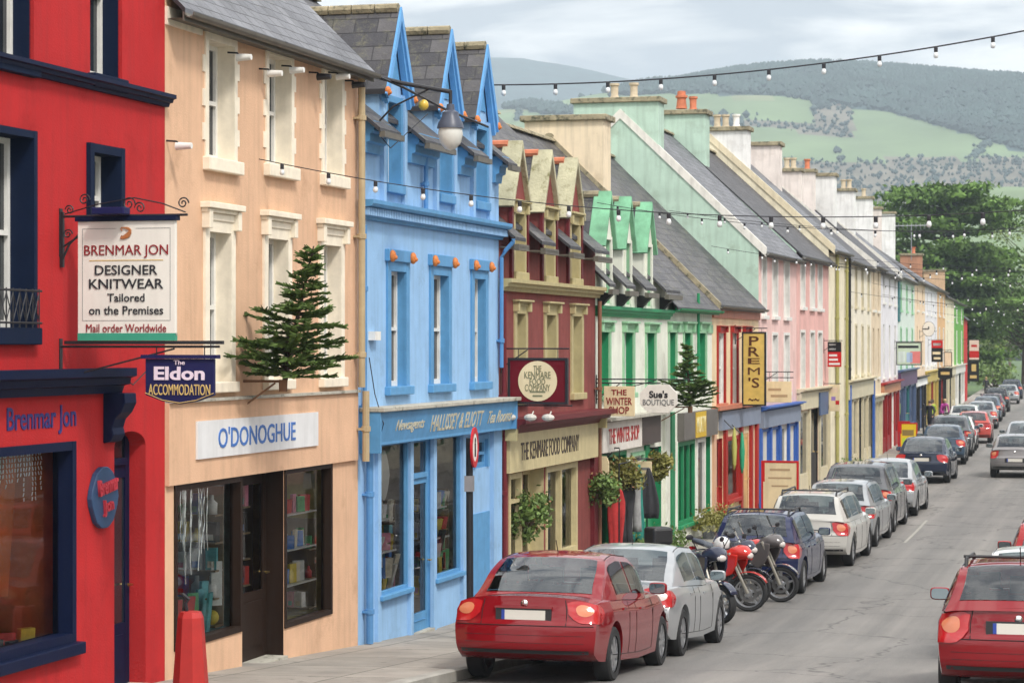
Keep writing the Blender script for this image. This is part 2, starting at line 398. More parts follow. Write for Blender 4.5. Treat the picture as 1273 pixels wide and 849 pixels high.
        if sur:
            sm, w, pr = sur; sb = mb if sm is jamb else MB()
            sb.fbox(u0 - w, u0 + .003, -.01, pr, z0 - .0, z1 + w); sb.fbox(u1 - .003, u1 + w, -.01, pr, z0 - .0, z1 + w); sb.fbox(u0 + .003, u1 - .003, -.01, pr - .002, z1 - .003, z1 + w - .002)
            if quoin:
                hq = (z1 - z0) / 7
                for k in (1, 3, 5): 
                    sb.fbox(u0 - w - quoin, u0 - w + .002, -.01, pr - .003, z0 + hq * k, z0 + hq * (k + 1)); sb.fbox(u1 + w - .002, u1 + w + quoin, -.01, pr - .003, z0 + hq * k, z0 + hq * (k + 1))
        o = mb.build(name, jamb, s.root, fix=False)
        if sur and sb is not mb: sb.build('surround', sm, o)
        t = .055; y = rev - .05; fb = MB(); zm = (z0 + z1) / 2
        fb.box(u0, u0 + t, y, rev, z0, z1); fb.box(u1 - t, u1, y, rev, z0, z1); fb.box(u0 + t, u1 - t, y + .002, rev, z1 - t, z1); fb.box(u0 + t, u1 - t, y + .002, rev, z0, z0 + t * 1.4)
        fb.box(u0 + t, u1 - t, y - .012, rev, zm - .025, zm + .025)
        for c in range(1, cols): x = u0 + (u1 - u0) * c / cols; fb.box(x - .012, x + .012, y + .015, rev, z0 + t, z1 - t)
        fb.build('frame', frame, o)
        pb = MB(); pb.quad([(u0, rev - .012, z0), (u1, rev - .012, z0), (u1, rev - .012, z1), (u0, rev - .012, z1)]); pb.build('pane', pane, o, fix=False)
        if sill:
            m, ov, hh = sill; MB().fbox(u0 - ov, u1 + ov, -rev * .6, .09, z0 - hh, z0 + .004).build('sill', m, o, bevel=.012)
        if head:
            m, hh, ov = head; w = sur[1] if sur else 0; zt = z1 + w
            hb = MB().fbox(u0 - w - ov, u1 + w + ov, -.01, .13, zt + hh * .65, zt + hh).fbox(u0 - w - ov * .6, u1 + w + ov * .6, -.01, .08, zt + hh * .42, zt + hh * .65).fbox(u0 - w, u1 + w, -.01, .045, zt - .003, zt + hh * .42)
            for uu in (u0 - w - ov * .4, u1 + w + ov * .4 - .1): hb.fbox(uu, uu + .1, -.01, .1, zt - .1, zt + hh * .6)
            hb.build('lintel', m, o, bevel=.008)
        return o
    def dormer(s, uc, hw, zb, za, wm, slope, fr, style, back=2.2):
        "gabled wall dormer flush with the facade; its front wall belongs to the house wall"
        a, b = uc - hw, uc + hw; s.gab.append((a, b, zb, za)); w = MB()
        for u in (a, b): w.quad([(u, 0, s.pre_ze - .3), (u, back, s.pre_ze - .3), (u, back, zb), (u, 0, zb)])
        o = w.build('dormer', wm, s.root, fix=False)
        ang = math.atan2(za - zb, hw); ov = .16; th = .07
        e = (hw + ov * math.cos(ang)); ze = zb - ov * math.sin(ang)
        for sg in (-1, 1):
            y0 = -.12 if style == 'slate' else .2
            P = [(uc + sg * e, y0, ze + .05), (uc, y0, za + .05), (uc, back, za + .05), (uc + sg * e, back, ze + .05)]; Ls = math.hypot(e, za - ze)
            Q = [(p[0], p[1], p[2] - th) for p in P]; m = MB()
            m.quad(P if sg < 0 else P[::-1], [(y0, 0), (y0, Ls), (back, Ls), (back, 0)] if sg < 0 else [(back, 0), (back, Ls), (y0, Ls), (y0, 0)])
            m.quad([P[0], P[1], Q[1], Q[0]], [(0, 0)] * 4); m.quad([P[0], P[3], Q[3], Q[0]], [(0, 0)] * 4); m.quad(Q, [(0, 0)] * 4)
            m.build('dormer_roof', slope, o, fix=False)
        if style == 'slate':
            for sg in (-1, 1):    # barge boards
                bb = MB(); P = [(uc + sg * (e + .03), ze - .02), (uc, za + .07), (uc, za - .12), (uc + sg * (e - .06), ze - .08)]
                bb.prism(P, 'y', -.15, -.118); bb.prism([(p[0] * .0 + uc + (p[0] - uc) * .86, p[1] - .06) for p in P], 'y', -.117, -.03); bb.build('barge_board', fr, o)
        else:
            for sg in (-1, 1):    # thick coping slabs at the front
                bb = MB(); x = uc + sg * (hw + .11); zz = zb - .14
                bb.prism([(x, zz), (uc, za + .12), (uc, za - .02), (x - sg * .085, zz - .02)], 'y', -.09, .26); bb.build('coping', fr, o, bevel=.012)
        rb = MB(); n = int(back / .35)
        for i in range(n): rb.tube([(uc, (.0 if style == 'slate' else .27) + i * .35 - .1, za + .05), (uc, (.0 if style == 'slate' else .27) + i * .35 + .23, za + .05)], .075, 8)
        rb.build('ridge_tiles', s.rtile, o)
        return o

GOODS = [mat('book_' + n, c, rough=.5, var=.25, scale=9) for n, c in (('red', (.65, .06, .05)), ('blue', (.08, .22, .62)), ('white', (.82, .82, .8)), ('yellow', (.8, .62, .08)), ('green', (.1, .45, .16)), ('black', (.03, .03, .03)), ('teal', (.15, .5, .55)), ('cream', (.8, .74, .6)), ('pink', (.8, .3, .42)))]
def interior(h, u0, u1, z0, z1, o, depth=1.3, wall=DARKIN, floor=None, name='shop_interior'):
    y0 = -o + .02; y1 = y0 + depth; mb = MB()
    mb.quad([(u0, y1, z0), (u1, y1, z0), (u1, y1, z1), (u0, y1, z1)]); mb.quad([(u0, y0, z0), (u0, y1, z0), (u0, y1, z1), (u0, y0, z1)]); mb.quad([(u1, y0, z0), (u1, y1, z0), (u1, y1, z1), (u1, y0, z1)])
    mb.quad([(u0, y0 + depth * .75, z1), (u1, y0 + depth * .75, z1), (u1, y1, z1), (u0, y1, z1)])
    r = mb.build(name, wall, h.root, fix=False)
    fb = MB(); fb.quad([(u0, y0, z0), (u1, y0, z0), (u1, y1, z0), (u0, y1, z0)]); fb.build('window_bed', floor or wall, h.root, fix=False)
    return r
def side_shelves(h, u, z0, z1, o0, o1, levels, label, group, seed=1, cols=None, name='boxed_toy', tall=.26, per=5, mixed=False):
    "shelving that runs into the shop from the glass, filled with individual goods"
    rnd = random.Random(seed); sh = MB(); step = (z1 - z0) / levels
    for k in range(levels): sh.box(u, u + .24, o0, o1, z0 + step * k - .02, z0 + step * k)
    sh.box(u + .24, u + .26, o0, o1, z0 - .02, z1); sh.build('display_shelves', mat('shelf_wood', (.3, .22, .13), rough=.7), h.root)
    for k in range(levels):
        for i in range(per):
            if rnd.random() < .1: continue
            m = rnd.choice(cols or GOODS); w = (o1 - o0) / per * rnd.uniform(.5, .95); hh = min(step - .06, tall * rnd.uniform(.5, 1.15)); sty = rnd.random() if mixed else 1; mb = MB()
            if sty < .3: r_ = min(w / 2, .07); mb.lathe([(0, 0), (r_, .0), (r_ * 1.02, hh * .55), (r_ * .4, hh * .72), (r_ * .38, hh * .95), (0, hh * .96)], 12)
            elif sty < .45: r_ = min(w / 2, hh / 2, .09); mb.ball((0, 0, r_), r_)
            else: mb.box(-w / 2, w / 2, -.05, .05, 0, hh); mb.box(-w * .38, w * .38, -.053, -.045, hh * .5, hh * .85)
            ob = mb.build('bottle' if sty < .3 else 'toy_ball' if sty < .45 else name, m, smooth=sty < .45); y = o0 + (o1 - o0) * (i + .5) / per; ob.location = h.root.matrix_basis @ Vector((u + .12, y, z0 + step * k + .001)); ob.rotation_euler = (0, 0, h.rz - math.pi / 2 + rnd.uniform(-.25, .25)); tag(ob, label, 'bottle' if sty < .3 else 'ball' if sty < .45 else name.replace('_', ' '), group)
            if sty < .45: continue
            q = MB().box(-w * .3, w * .3, -.056, -.0535, hh * .1, hh * .4).build('printed_panel', rnd.choice(GOODS), ob)
def shop_window(h, u0, u1, z0, z1, fm, fw=.08, rev=.12, mull=(), trans=(), sillh=.1, hole=True, intr=True, depth=1.3, wall=DARKIN, floor=None, transom_h=None):
    if hole: h.holes.append((u0, u1, z0, z1))
    mb = MB(); mb.box(u0, u0 + fw, -.02, rev, z0, z1); mb.box(u1 - fw, u1, -.02, rev, z0, z1); mb.box(u0 + fw, u1 - fw, -.018, rev, z1 - fw, z1); mb.box(u0 + fw, u1 - fw, -.018, rev, z0, z0 + fw)
    for x in mull: mb.box(x - fw / 2, x + fw / 2, -.014, rev, z0 + fw, z1 - fw)
    for z in trans: mb.box(u0 + fw, u1 - fw, -.01, rev, z - .03, z + .03)
    o = mb.build('shop_window', fm, h.root)
    gb = MB(); gb.quad([(u0 + fw * .5, rev * .7, z0 + fw * .5), (u1 - fw * .5, rev * .7, z0 + fw * .5), (u1 - fw * .5, rev * .7, z1 - fw * .5), (u0 + fw * .5, rev * .7, z1 - fw * .5)]); gb.build('pane', GLASS, o, fix=False)
    if sillh: MB().fbox(u0 - .06, u1 + .06, -.05, .1, z0 - sillh, z0 - .002).build('sill', fm, o, bevel=.01)
    if intr: interior(h, u0 + .01, u1 - .01, z0 + .01, z1, -rev, depth, wall, floor)
    return o
def shop_door(h, u0, u1, z0, z1, rec, m, lin, glass=(.45, .95), hole=True, fan=None, pm=None):
    "door set back in a lined recess"
    if hole: h.holes.append((u0, u1, z0, z1))
    lb = MB()
    for q in ([(u0, 0, z0), (u0, rec, z0), (u0, rec, z1), (u0, 0, z1)], [(u1, 0, z0), (u1, rec, z0), (u1, rec, z1), (u1, 0, z1)], [(u0, 0, z1), (u1, 0, z1), (u1, rec, z1), (u0, rec, z1)]): lb.quad(q)
    lb.build('door_reveal', lin, h.root, fix=False)
    w = u1 - u0; H = (fan or z1) - z0; g0, g1 = z0 + H * glass[0], z0 + H * glass[1]; st = .11; y0, y1 = rec - .05, rec
    db = MB(); db.box(u0, u0 + st, y0, y1, z0, z1); db.box(u1 - st, u1, y0, y1, z0, z1); db.box(u0 + st, u1 - st, y0 + .002, y1, z0, g0); db.box(u0 + st, u1 - st, y0 + .002, y1, g1, (fan or z1))
    db.box(u0 + st + .06, u1 - st - .06, y0 - .012, y0 + .01, z0 + .16, g0 - .12)
    if fan: db.box(u0 + st, u1 - st, y0 - .03, y1, fan, fan + .07); db.box(u0 + st, u1 - st, y0, y1, z1 - .06, z1)
    d = db.build('door', m, h.root)
    gb = MB(); gb.quad([(u0 + st, y0 + .02, g0), (u1 - st, y0 + .02, g0), (u1 - st, y0 + .02, g1), (u0 + st, y0 + .02, g1)])
    if fan: gb.quad([(u0 + st, y0 + .02, fan + .07), (u1 - st, y0 + .02, fan + .07), (u1 - st, y0 + .02, z1 - .06), (u0 + st, y0 + .02, z1 - .06)])
    gb.build('pane', pm or GLASS, d, fix=False)
    MB().tube([(u1 - st / 2, y0 - .005, z0 + H * .45), (u1 - st / 2, y0 - .06, z0 + H * .45), (u1 - st / 2 - .1, y0 - .06, z0 + H * .45)], .012, 6).build('handle', mat('brass', (.6, .42, .15), rough=.3, metal=1), d)
    MB().box(u0, u1, -.06, rec + .02, z0 - .3, z0).build('doorstep', STONE, h.root)
    return d
def string_course(h, m, z, hh, pr, u0=0, u1=None, name='cornice', parent=None, prof=None):
    u1 = h.L if u1 is None else u1
    prof = prof or [(0, 0), (.35, 0), (.45, .3), (.7, .35), (.75, .6), (1, .68), (1, 1), (0, 1)]
    mb = MB().prism([(-(p[0] * pr), z + p[1] * hh) for p in [(-.05, 0)] + prof[1:-1] + [(-.05, 1)]], 'x', u0, u1)
    return mb.build(name, m, parent or h.root)
def goods(h, n, u0, u1, z0, o0, o1, label, group, seed=3, tall=.28, name='book', lean=.3, stack=True, cols=None):
    "individual things lying and standing in a shop window"
    rnd = random.Random(seed); shared = {}
    for i in range(n):
        u = u0 + (u1 - u0) * ((i + .5) / n + rnd.uniform(-.3, .3) / n); z = z0 + (rnd.choice((0, 0, .16, .32)) if stack else 0)
        m = rnd.choice(cols or GOODS); key = (m.name, rnd.randrange(3))
        w, t, hh = rnd.uniform(.12, .2), rnd.uniform(.03, .07), tall * rnd.uniform(.7, 1.2)
        y = -(o0 + (o1 - o0) * rnd.random()); loc = h.root.matrix_basis @ Vector((u, y, z))
        mb = MB().box(-w / 2, w / 2, -t / 2, t / 2, 0, hh); mb.box(-w / 2 + .012, w / 2 - .012, -t / 2 - .002, -t / 2 + .01, hh * .55, hh * .85)
        ob = mb.build(name, m); ob.location = loc; ob.rotation_euler = (rnd.uniform(-.05, lean), 0, h.rz + rnd.uniform(-1.1, .2)); tag(ob, label, name.replace('_', ' '), group)
# ================================================================ RED SHOP
RED = paint('red_render', (.44, .024, .026), streak=.18, var=.05)
NAVY = trim('navy_gloss', (.004, .009, .035), streak=.1, spec=.12)
NAVY2 = trim('navy_stone', (.005, .012, .036), streak=.1, rough=.7, spec=.12)
h = House('red_shop', 'red three storey shop house with navy window surrounds and a shop window', -90, 205, 'shop')
zU = h.z(205, 127)
s2 = h.z(130, 96)
# upper floor windows (navy)
for (xa, xb, yb) in ((112, 148, 96), (-12, 38, 73)):
    ua, ub = h.u(xa), h.u(xb); zb = h.z((xa + xb) / 2, yb)
    h.window(ua, ub, zb, zb + 1.75, NAVY2, rev=.24, sill=(NAVY2, .06, .14), cols=2)
    MB().fbox(ub, ub + .16, -.01, .035, zb - .1, zb + 1.9).build('pilaster_strip', RED, h.root)
ua, ub = h.u(-30), h.u(37); h.window(ua, ub, h.z(30, 408), h.z(37, 172), NAVY2, rev=.26, sur=(NAVY2, .07, .05), sill=(NAVY2, .1, .16))
rl = MB(); zr = h.z(30, 408); rl.tube([(ua - .05, -.1, zr + .36), (ub + .05, -.1, zr + .36)], .012, 6).tube([(ua - .05, -.1, zr + .05), (ub + .05, -.1, zr + .05)], .012, 6)
for k in range(9):
    x = ua + (ub - ua) * k / 8; rl.tube([(x, -.1, zr), (x, -.1, zr + .38)], .008, 5)
    if k < 8: w_ = (ub - ua) / 8; rl.tube([(x, -.1, zr + .06), (x + w_, -.1, zr + .34)], .006, 4).tube([(x + w_, -.1, zr + .06), (x, -.1, zr + .34)], .006, 4)
rl.build('window_railing', IRON, h.root)
ua, ub = h.u(112), h.u(146); h.window(ua, ub, h.z(146, 300), h.z(140, 194), NAVY2, rev=.24, sur=(NAVY2, .09, .05), sill=(NAVY2, .08, .12), cols=1)
# shop window
wz0, wz1 = h.z(93, 797), h.z(93, 548)
wa, wb = h.u(-80), h.u(93)
RIN = mat('warm_wood_interior', (.55, .2, .07), rough=.7, var=.5, scale=1.2)
shop_window(h, wa, wb, wz0, wz1, NAVY, fw=.09, rev=.2, depth=1.4, wall=RIN, floor=mat('window_cloth', (.35, .3, .26), rough=.9), sillh=.12)
# recessed door with arched head
da, db = h.u(142), h.u(181); dz0, dz1 = h.base((da + db) / 2), h.z(161, 536)
shop_door(h, da, db, dz0, dz1, .24, NAVY, RED, glass=(.28, .94), fan=h.z(150, 580), pm=PANE)
am = MB(); r = (db - da) / 2; uc = (da + db) / 2; hr = .16
for sg in (-1, 1):
    pts = [(uc + sg * r, dz1)] + [(uc + sg * r * math.cos(t), dz1 - hr + hr * math.sin(t)) for t in [math.pi / 2 * k / 8 for k in range(9)]]
    am.prism(pts, 'y', 0.0, .235)
am.build('door_arch', RED, h.root, fix=True)
h.body(10.6, 13.2, 3.8, RED); h.roof(SLATE)
string_course(h, NAVY, zU - .06, .13, .14, name='string_course')
cz1, cz0 = h.z(145, 457), h.z(145, 488)
string_course(h, NAVY, cz0, cz1 - cz0, .26, 0, h.u(142), name='cornice')
cb = MB(); ua = h.u(128); ub = h.u(143); zc = cz0; zt = h.z(136, 520)
prof = [(0, zc), (.24, zc), (.25, zc - .1), (.2, zc - .2), (.13, zc - .27), (.1, zc - .36), (.12, zc - .43), (.08, zc - .5), (0, zc - .52)]
cb.prism([(-a, b) for a, b in prof], 'x', ua, ub); cb.build('console_bracket', NAVY, h.root, bevel=.01)
t = text_mesh('lettering', 'Brenmar Jon', .29, mat('navy_letters', (.02, .02, .14), rough=.5), h.root, width=(h.u(94) - h.u(8)), bold=.012)
t.location = ((h.u(8) + h.u(94)) / 2, -.006, h.z(50, 523))
RED_H = h
# plaque
pa, pb = h.u(109), h.u(140); pc = (pa + pb) / 2; pz = h.z(125, 618); rw = (pb - pa) / 2; rh = .33
root = empty('wall_plaque', (*(h.P0 + h.d * pc), pz), h.rz, label='blue shield shaped wall plaque with red lettering beside the navy door', cat='plaque')
pl = [(rw * (.72 if abs(math.sin(t)) > .75 else 1) * math.cos(t) * (1 + .08 * math.cos(4 * t)), rh * math.sin(t) * (1.02 - .06 * math.cos(4 * t))) for t in [2 * math.pi * k / 24 for k in range(24)]]
MB().prism(pl, 'y', -.06, -.001).build('board', mat('plaque_blue', (.02, .06, .14), rough=.5), root, bevel=.008)
for tx, zz, ww in (('Brenmar', .13, 1.5), ('Jon', -.1, .75)):
    t = text_mesh('lettering', tx, .17, mat('plaque_red', (.5, .03, .05), rough=.5), root, width=rw * ww, bold=.02, depth=.02); t.location = (rw * .12, -.07, zz); t.rotation_euler = (0, R(-8), 0)
# in the window: cloths, hat, icicle lights
CUR = [mat('curtain_' + n, c, rough=.9, var=.2) for n, c in (('rust', (.6, .15, .03)), ('brown', (.3, .13, .06)), ('wine', (.4, .04, .05)))]
for i, px in enumerate((8, 36, 62, 82)):
    mb = MB(); u = h.u(px); rows = []
    for k in range(9):
        z = wz1 - .1 - (wz1 - wz0 - .55) * k / 8
        rows.append([(u + a * .06 * (1 + .5 * k / 8), .62 + .04 * math.sin(a * 1.9 + i) + .015 * k, z) for a in range(-3, 4)])
    o = mb.grid(rows).build('hanging_shawl', CUR[i % 3], None, smooth=True); o.location = (*h.P0, 0); o.rotation_euler = (0, 0, h.rz)
    so = o.modifiers.new('thick', 'SOLIDIFY'); so.thickness = .012
    tag(o, ('rust', 'brown', 'wine red', 'long rust')[i] + ' shawl hanging inside the red shop window' + (' beside the right jamb' if i == 3 else ''), 'shawl')
def at_house(h, u, o, z): p = h.P0 + h.d * u + h.n * o; return (p.x, p.y, z)
hat = MB().lathe([(0, .13), (.075, .125), (.085, .03), (.09, .02), (.17, 0), (.165, -.008), (0, -.005)], 20).build('straw_hat', mat('straw', (.6, .52, .38), rough=.8), smooth=True); hat.location = at_house(h, h.u(8), -.55, h.z(8, 672)); tag(hat, 'cream brimmed hat on a stand inside the red shop window', 'hat')
hs = MB().lathe([(.1, wz0 - h.z(8, 672) + .01), (.1, wz0 - h.z(8, 672) + .03), (.015, wz0 - h.z(8, 672) + .04), (.015, -.006), (0, -.006)], 12).build('hat_stand', IRON); hs.location = hat.location; tag(hs, 'thin black stand holding the cream hat in the red shop window', 'hat stand')
ic = empty('icicle_lights', at_house(h, h.u(45), -.3, wz1), h.rz, label='white icicle light strings hanging at the top of the red shop window', cat='lights')
rnd = random.Random(4); im = MB()
for k in range(22):
    u = -.6 + k * .062; ln = rnd.uniform(.15, .5); z = -.1
    while ln > 0: im.tube([(u, 0, z), (u + rnd.uniform(-.02, .02), .0, z - .035)], .006, 4); z -= .05; ln -= .05
im.build('icicles', mat('icicle_white', (.8, .8, .75), rough=.3), ic)
goods(h, 9, wa + .4, wb - .2, wz0 + .012, -.5, -.26, 'folded knitwear lying in the bottom of the red shop window', 'knitwear in the red shop window', seed=5, tall=.12, name='folded_jumper', stack=False)

# ================================================================ PEACH SHOP
PEACH = paint('peach_render', (.68, .435, .285), streak=.14, var=.05)
CREAMT = trim('cream_stone_trim', (.82, .74, .60), streak=.15, rough=.7)
BROWN = trim('dark_brown_timber', (.022, .012, .008), rough=.5, spec=.15)
h = House('peach_shop', 'peach three storey shop house with cream window surrounds and brown shopfront', 205, 445, 'shop')
ze = h.z(448, 96) + .24
for (xa, xb, ys) in ((258, 290, 199), (333, 361, 207), (402, 424, 219)):
    ua, ub = h.u(xa), h.u(xb); zb = h.z((xa + xb) / 2, ys)
    h.window(ua, ub, zb, zb + 1.36, CREAMT, rev=.25, sur=(CREAMT, .09, .02), sill=(CREAMT, .14, .15), quoin=.07)
for (xa, xb) in ((258, 285), (331, 356), (400, 422)):
    ua, ub = h.u(xa), h.u(xb); zb = 4.14; zt = h.z(258, 286)
    h.window(ua, ub, zb, 5.88, CREAMT, rev=.22, sur=(CREAMT, .13, .03), sill=(CREAMT, .12, .12), head=(CREAMT, .2, .08))
LIN = BROWN; zf = 3.02
wb1 = 1.17
shop_window(h, h.u(216), h.u(300), wb1, zf, BROWN, fw=.07, rev=.12, mull=(), sillh=.0, depth=1.5, wall=mat('teal_interior', (.3, .5, .52), rough=.8, var=.7, scale=1.5))
shop_window(h, h.u(353), h.u(412), 1.04, zf, BROWN, fw=.06, rev=.12, sillh=.0, depth=1.0, wall=mat('olive_interior', (.62, .55, .2), rough=.8, var=.3))
zd0 = h.base(h.u(325))
shop_door(h, h.u(301), h.u(352.4), zd0, zf, .28, BROWN, BROWN, glass=(.36, .93))
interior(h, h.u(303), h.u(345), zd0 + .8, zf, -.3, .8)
h.body(ze, ze + 4.0 * .98, 4.0, PEACH)
h.roof(SLATEL, over=.24); h.gutter(GUTTER, over=.24)
h.box('fascia', PEACH, 0.004, h.u(441), -.01, .05, zf, 3.93)
h.box('ledge', STONE, 0.004, h.u(441), .0, .09, 3.93, 3.965)
for k, px in enumerate((228, 318, 402)): h.box('frieze_panel', CREAMT, h.u(px - 18), h.u(px + 16), -.01, .03, ze - .42, ze - .2) if 0 else None
h.box('frieze_panel', CREAMT, .0, h.u(249), -.01, .03, ze - .36, ze - .16)
sg = empty('shop_sign', (*(h.P0 + h.d * h.u(313)), 0), h.rz, label='white rectangular fascia sign with blue capitals on the peach shop', cat='sign')
u0, u1 = h.u(238) - h.u(313), h.u(389) - h.u(313)
MB().fbox(u0, u1, .052, .075, 3.28, 3.71).build('board', mat('white_sign', (.74, .75, .76), rough=.4, var=.06, streak=.2), sg)
t = text_mesh('lettering', "O'DONOGHUE", .24, mat('blue_letters', (.045, .16, .48), rough=.4), sg, width=h.u(362) - h.u(266), bold=.018); t.location = (h.u(314) - h.u(313), -.078, 3.5)
PIPEC = trim('cream_pipe', (.42, .33, .2), streak=.4)
h.pipe(h.u(441), 4.0, ze - .1, PIPEC, r=.05, o=.1)
h.pipe(h.u(441), 3.0, 3.95, PIPEC, r=.05, o=.16)
for i, (px, py) in enumerate(((207, 182), (283, 72), (322, 92), (350, 88), (384, 96), (408, 96), (428, 106))):
    l = empty('security_camera' if i in (0, 2) else 'wall_spotlight', (*(h.P0 + h.d * h.u(px)), h.z(px, py)), h.rz,
        label=['small white security camera low on the left edge of the peach wall', 'small spotlight right of the first upper window of the peach shop', 'white bullet camera left of the middle upper window of the peach shop', 'white spotlight over the middle upper window of the peach shop', 'black hanging spotlight between the second and third upper windows of the peach shop', 'white spotlight left of the third upper window of the peach shop', 'dark spotlight right of the third upper window of the peach shop'][i], cat='camera' if i in (0, 2) else 'spotlight')
    MB().tube([(0, 0, .06), (0, -.12, .05), (.02, -.16, 0)], .012, 6).build('bracket', IRON, l)
    MB().lathe([(0, -.09), (.035, -.09), (.045, .06), (.05, .09), (0, .07)], 10, (.02, -.2, 0), 'y').build('lamp_head', WHITE if i not in (4, 6) else IRON, l, auto=40)
goods(h, 12, h.u(225), h.u(292), wb1 + .012, -.32, -.17, 'assorted goods standing in the left window of the peach shop', 'goods in the left peach shop window', seed=11, tall=.45, name='boxed_toy', lean=.2)
side_shelves(h, h.u(300) - .42, wb1 + .1, 2.9, .16, 1.1, 5, 'assorted bottles, balls and boxes on shelves in the left peach window', 'shelved goods, left peach window', 41, mixed=True)
side_shelves(h, h.u(345) - .2, zd0 + .9, 2.9, .36, .95, 4, 'papers and boxes on shelves seen through the peach shop door', 'shelved goods behind the peach shop door', 42, name='magazine', tall=.34)
side_shelves(h, h.u(412) - .4, 1.15, 2.3, .16, .75, 3, 'bright bottles, balls and packets shelved at the end of the right peach window', 'shelved goods, right peach window', 43, mixed=True)
tn = MB(); rnd = random.Random(9)
for k in range(26):
    u, y = h.u(300) - .5 - k * .055, .2 + .15 * rnd.random(); z = zf - .12; ln = rnd.uniform(.5, 1.1)
    tn.tube([(u + rnd.uniform(-.02, .02), y, z - ln * j / 7) for j in range(8)], .008, 4)
to = tn.build('tinsel', mat('silver_tinsel', (.6, .62, .62), rough=.25, metal=.8)); to.location = (*h.P0, 0); to.rotation_euler = (0, 0, h.rz); tag(to, 'silver tinsel strands hanging in the left window of the peach shop', 'tinsel', kind='stuff')
for k, z in enumerate((1.5, 1.95, 2.4)):
    MB().box(h.u(356), h.u(406), .14, .36, z, z + .02).build('display_shelf', WHITE, h.root)
    goods(h, 7, h.u(357), h.u(400), z + .022, -.28, -.2, 'goods on the %s shelf in the right window of the peach shop' % ('lowest', 'middle', 'top')[k], 'goods on the %s shelf, right peach window' % ('lowest', 'middle', 'top')[k], seed=20 + k, tall=.22, name='boxed_toy', stack=False, lean=.1)
PEACH_H = h

# ================================================================ BLUE SHOP
BLUE = paint('sky_blue_render', (.29, .485, .735), streak=.14, var=.05)
BLUED = trim('mid_blue_trim', (.10, .29, .53), streak=.15, rough=.55)
h = House('blue_shop', 'sky blue three storey shop house with three slated gables and lion head lintels', 445, 620, 'shop'); H = h
ze, rdm = 7.72, 3.2; h.pre_ze = ze; h.rtile = CAPST
zS = h.z(485, 229)
G = [(485, 500, 20), (549, 557, 28), (593, 604, 52)]
LION = mat('orange_lion_head', (.62, .19, .04), rough=.6, var=.2, scale=20, bump=.6, bscale=40)
cu = []
for i, (xw, xa, ya) in enumerate(G):
    uc = h.u((477 + 491) / 2 + .5) if i == 0 else h.u((541 + 556) / 2 + .5) if i == 1 else h.u(594)
    uc += .1; hw = .56; cu.append((uc, hw))
    h.window(uc - .3, uc + .3, zS, 8.0, BLUED, rev=.2, sur=(BLUED, .09, .04), sill=(BLUED, .08, .13))
    h.dormer(uc, hw, 8.22, 9.28, BLUE, SLATEB, trim('pale_blue_barge', (.12, .34, .66), streak=.1), 'slate', back=1.9)
    # dark blue recessed panel in the gable head and lion heads at its feet
    MB().prism([(uc - .3, 8.3), (uc + .3, 8.3), (uc, 9.0)], 'y', -.02, .0).build('gable_panel', BLUED, h.root)
    for sg in (-1, 1):
        o = MB().ball((0, 0, 0), .055, .045, .068, 12, 8).ball((0, -.03, -.02), .03, .03, .03, 10, 6).build('lion_head', LION, h.root, smooth=True); o.location = (uc + sg * .6, -.14, 8.1)
    for sg in (-1, 1): MB().fbox(uc + sg * .47 - .06, uc + sg * .47 + .06, -.01, .06, zS - .3, 8.15).build('pilaster_strip', BLUE, h.root)
for (xa, xb, xs0, xs1) in ((484, 503, 477, 509), (537, 556, 530, 562), (588, 602, 583, 606)):
    ua, ub = h.u(xa), h.u(xb); zt, zb = 5.62, 3.98
    h.window(ua, ub, zb, zt, BLUED, rev=.16, sur=(BLUED, .15, .03), sill=(BLUED, .2, .12))
    MB().fbox(ua - .2, ub + .2, -.01, .07, zt + .13, zt + .3).build('lintel', BLUED, h.root, bevel=.01)
    for u in (ua - .12, ub + .12):
        o = MB().ball((0, 0, 0), .07, .05, .085, 12, 8).ball((0, -.035, -.02), .035, .04, .035, 10, 6).build('lion_head', LION, h.root, smooth=True); o.location = (u, -.09, zt + .2)
bz = 1.02
# shopfront
for (xa, xb, sd) in ((470, 506, 31), (539, 571, 37)):
    shop_window(h, h.u(xa), h.u(xb), bz + .06, 3.2, BLUED, fw=.045, rev=.05, depth=1.0, wall=mat('dim_interior', (.34, .3, .25), rough=.9, var=.5, scale=2), sillh=.07)
    goods(h, 14, h.u(xa) + .15, h.u(xb) - .12, bz + .075, -.26, -.15, 'books and cards stacked in the %s window of the blue shop' % ('left' if sd == 31 else 'right'), 'books in the %s blue shop window' % ('left' if sd == 31 else 'right'), seed=sd, tall=.3)
    goods(h, 10, h.u(xa) + .15, h.u(xb) - .12, bz + .62, -.28, -.2, 'books and boxes on the raised shelf in the %s blue window' % ('left' if sd == 31 else 'right'), 'books on the raised shelf, %s blue window' % ('left' if sd == 31 else 'right'), seed=sd + 1, tall=.26, stack=False)
    goods(h, 9, h.u(xa) + .15, h.u(xb) - .12, bz + 1.08, -.3, -.22, 'pale cards and books on the upper tier of the %s blue window' % ('left' if sd == 31 else 'right'), 'upper tier goods, %s blue window' % ('left' if sd == 31 else 'right'), seed=sd + 2, tall=.24, stack=False, cols=[GOODS[2], GOODS[7], GOODS[2], GOODS[1], GOODS[6]], name='card')
    MB().box(h.u(xa) + .06, h.u(xb) - .06, .16, .36, bz + 1.05, bz + 1.075).build('display_shelf', WHITE, h.root)
    MB().box(h.u(xa) + .06, h.u(xb) - .06, .14, .36, bz + .59, bz + .615).build('display_shelf', WHITE, h.root)
for xb, sd, wh in ((506, 51, 'left'), (571, 52, 'right')):
    side_shelves(h, h.u(xb) - .38, bz + .12, 2.35, .14, .85, 4, 'books and packets on the side shelves of the %s blue window' % wh, 'side shelves, %s blue window' % wh, sd, name='book', tall=.3, per=6)
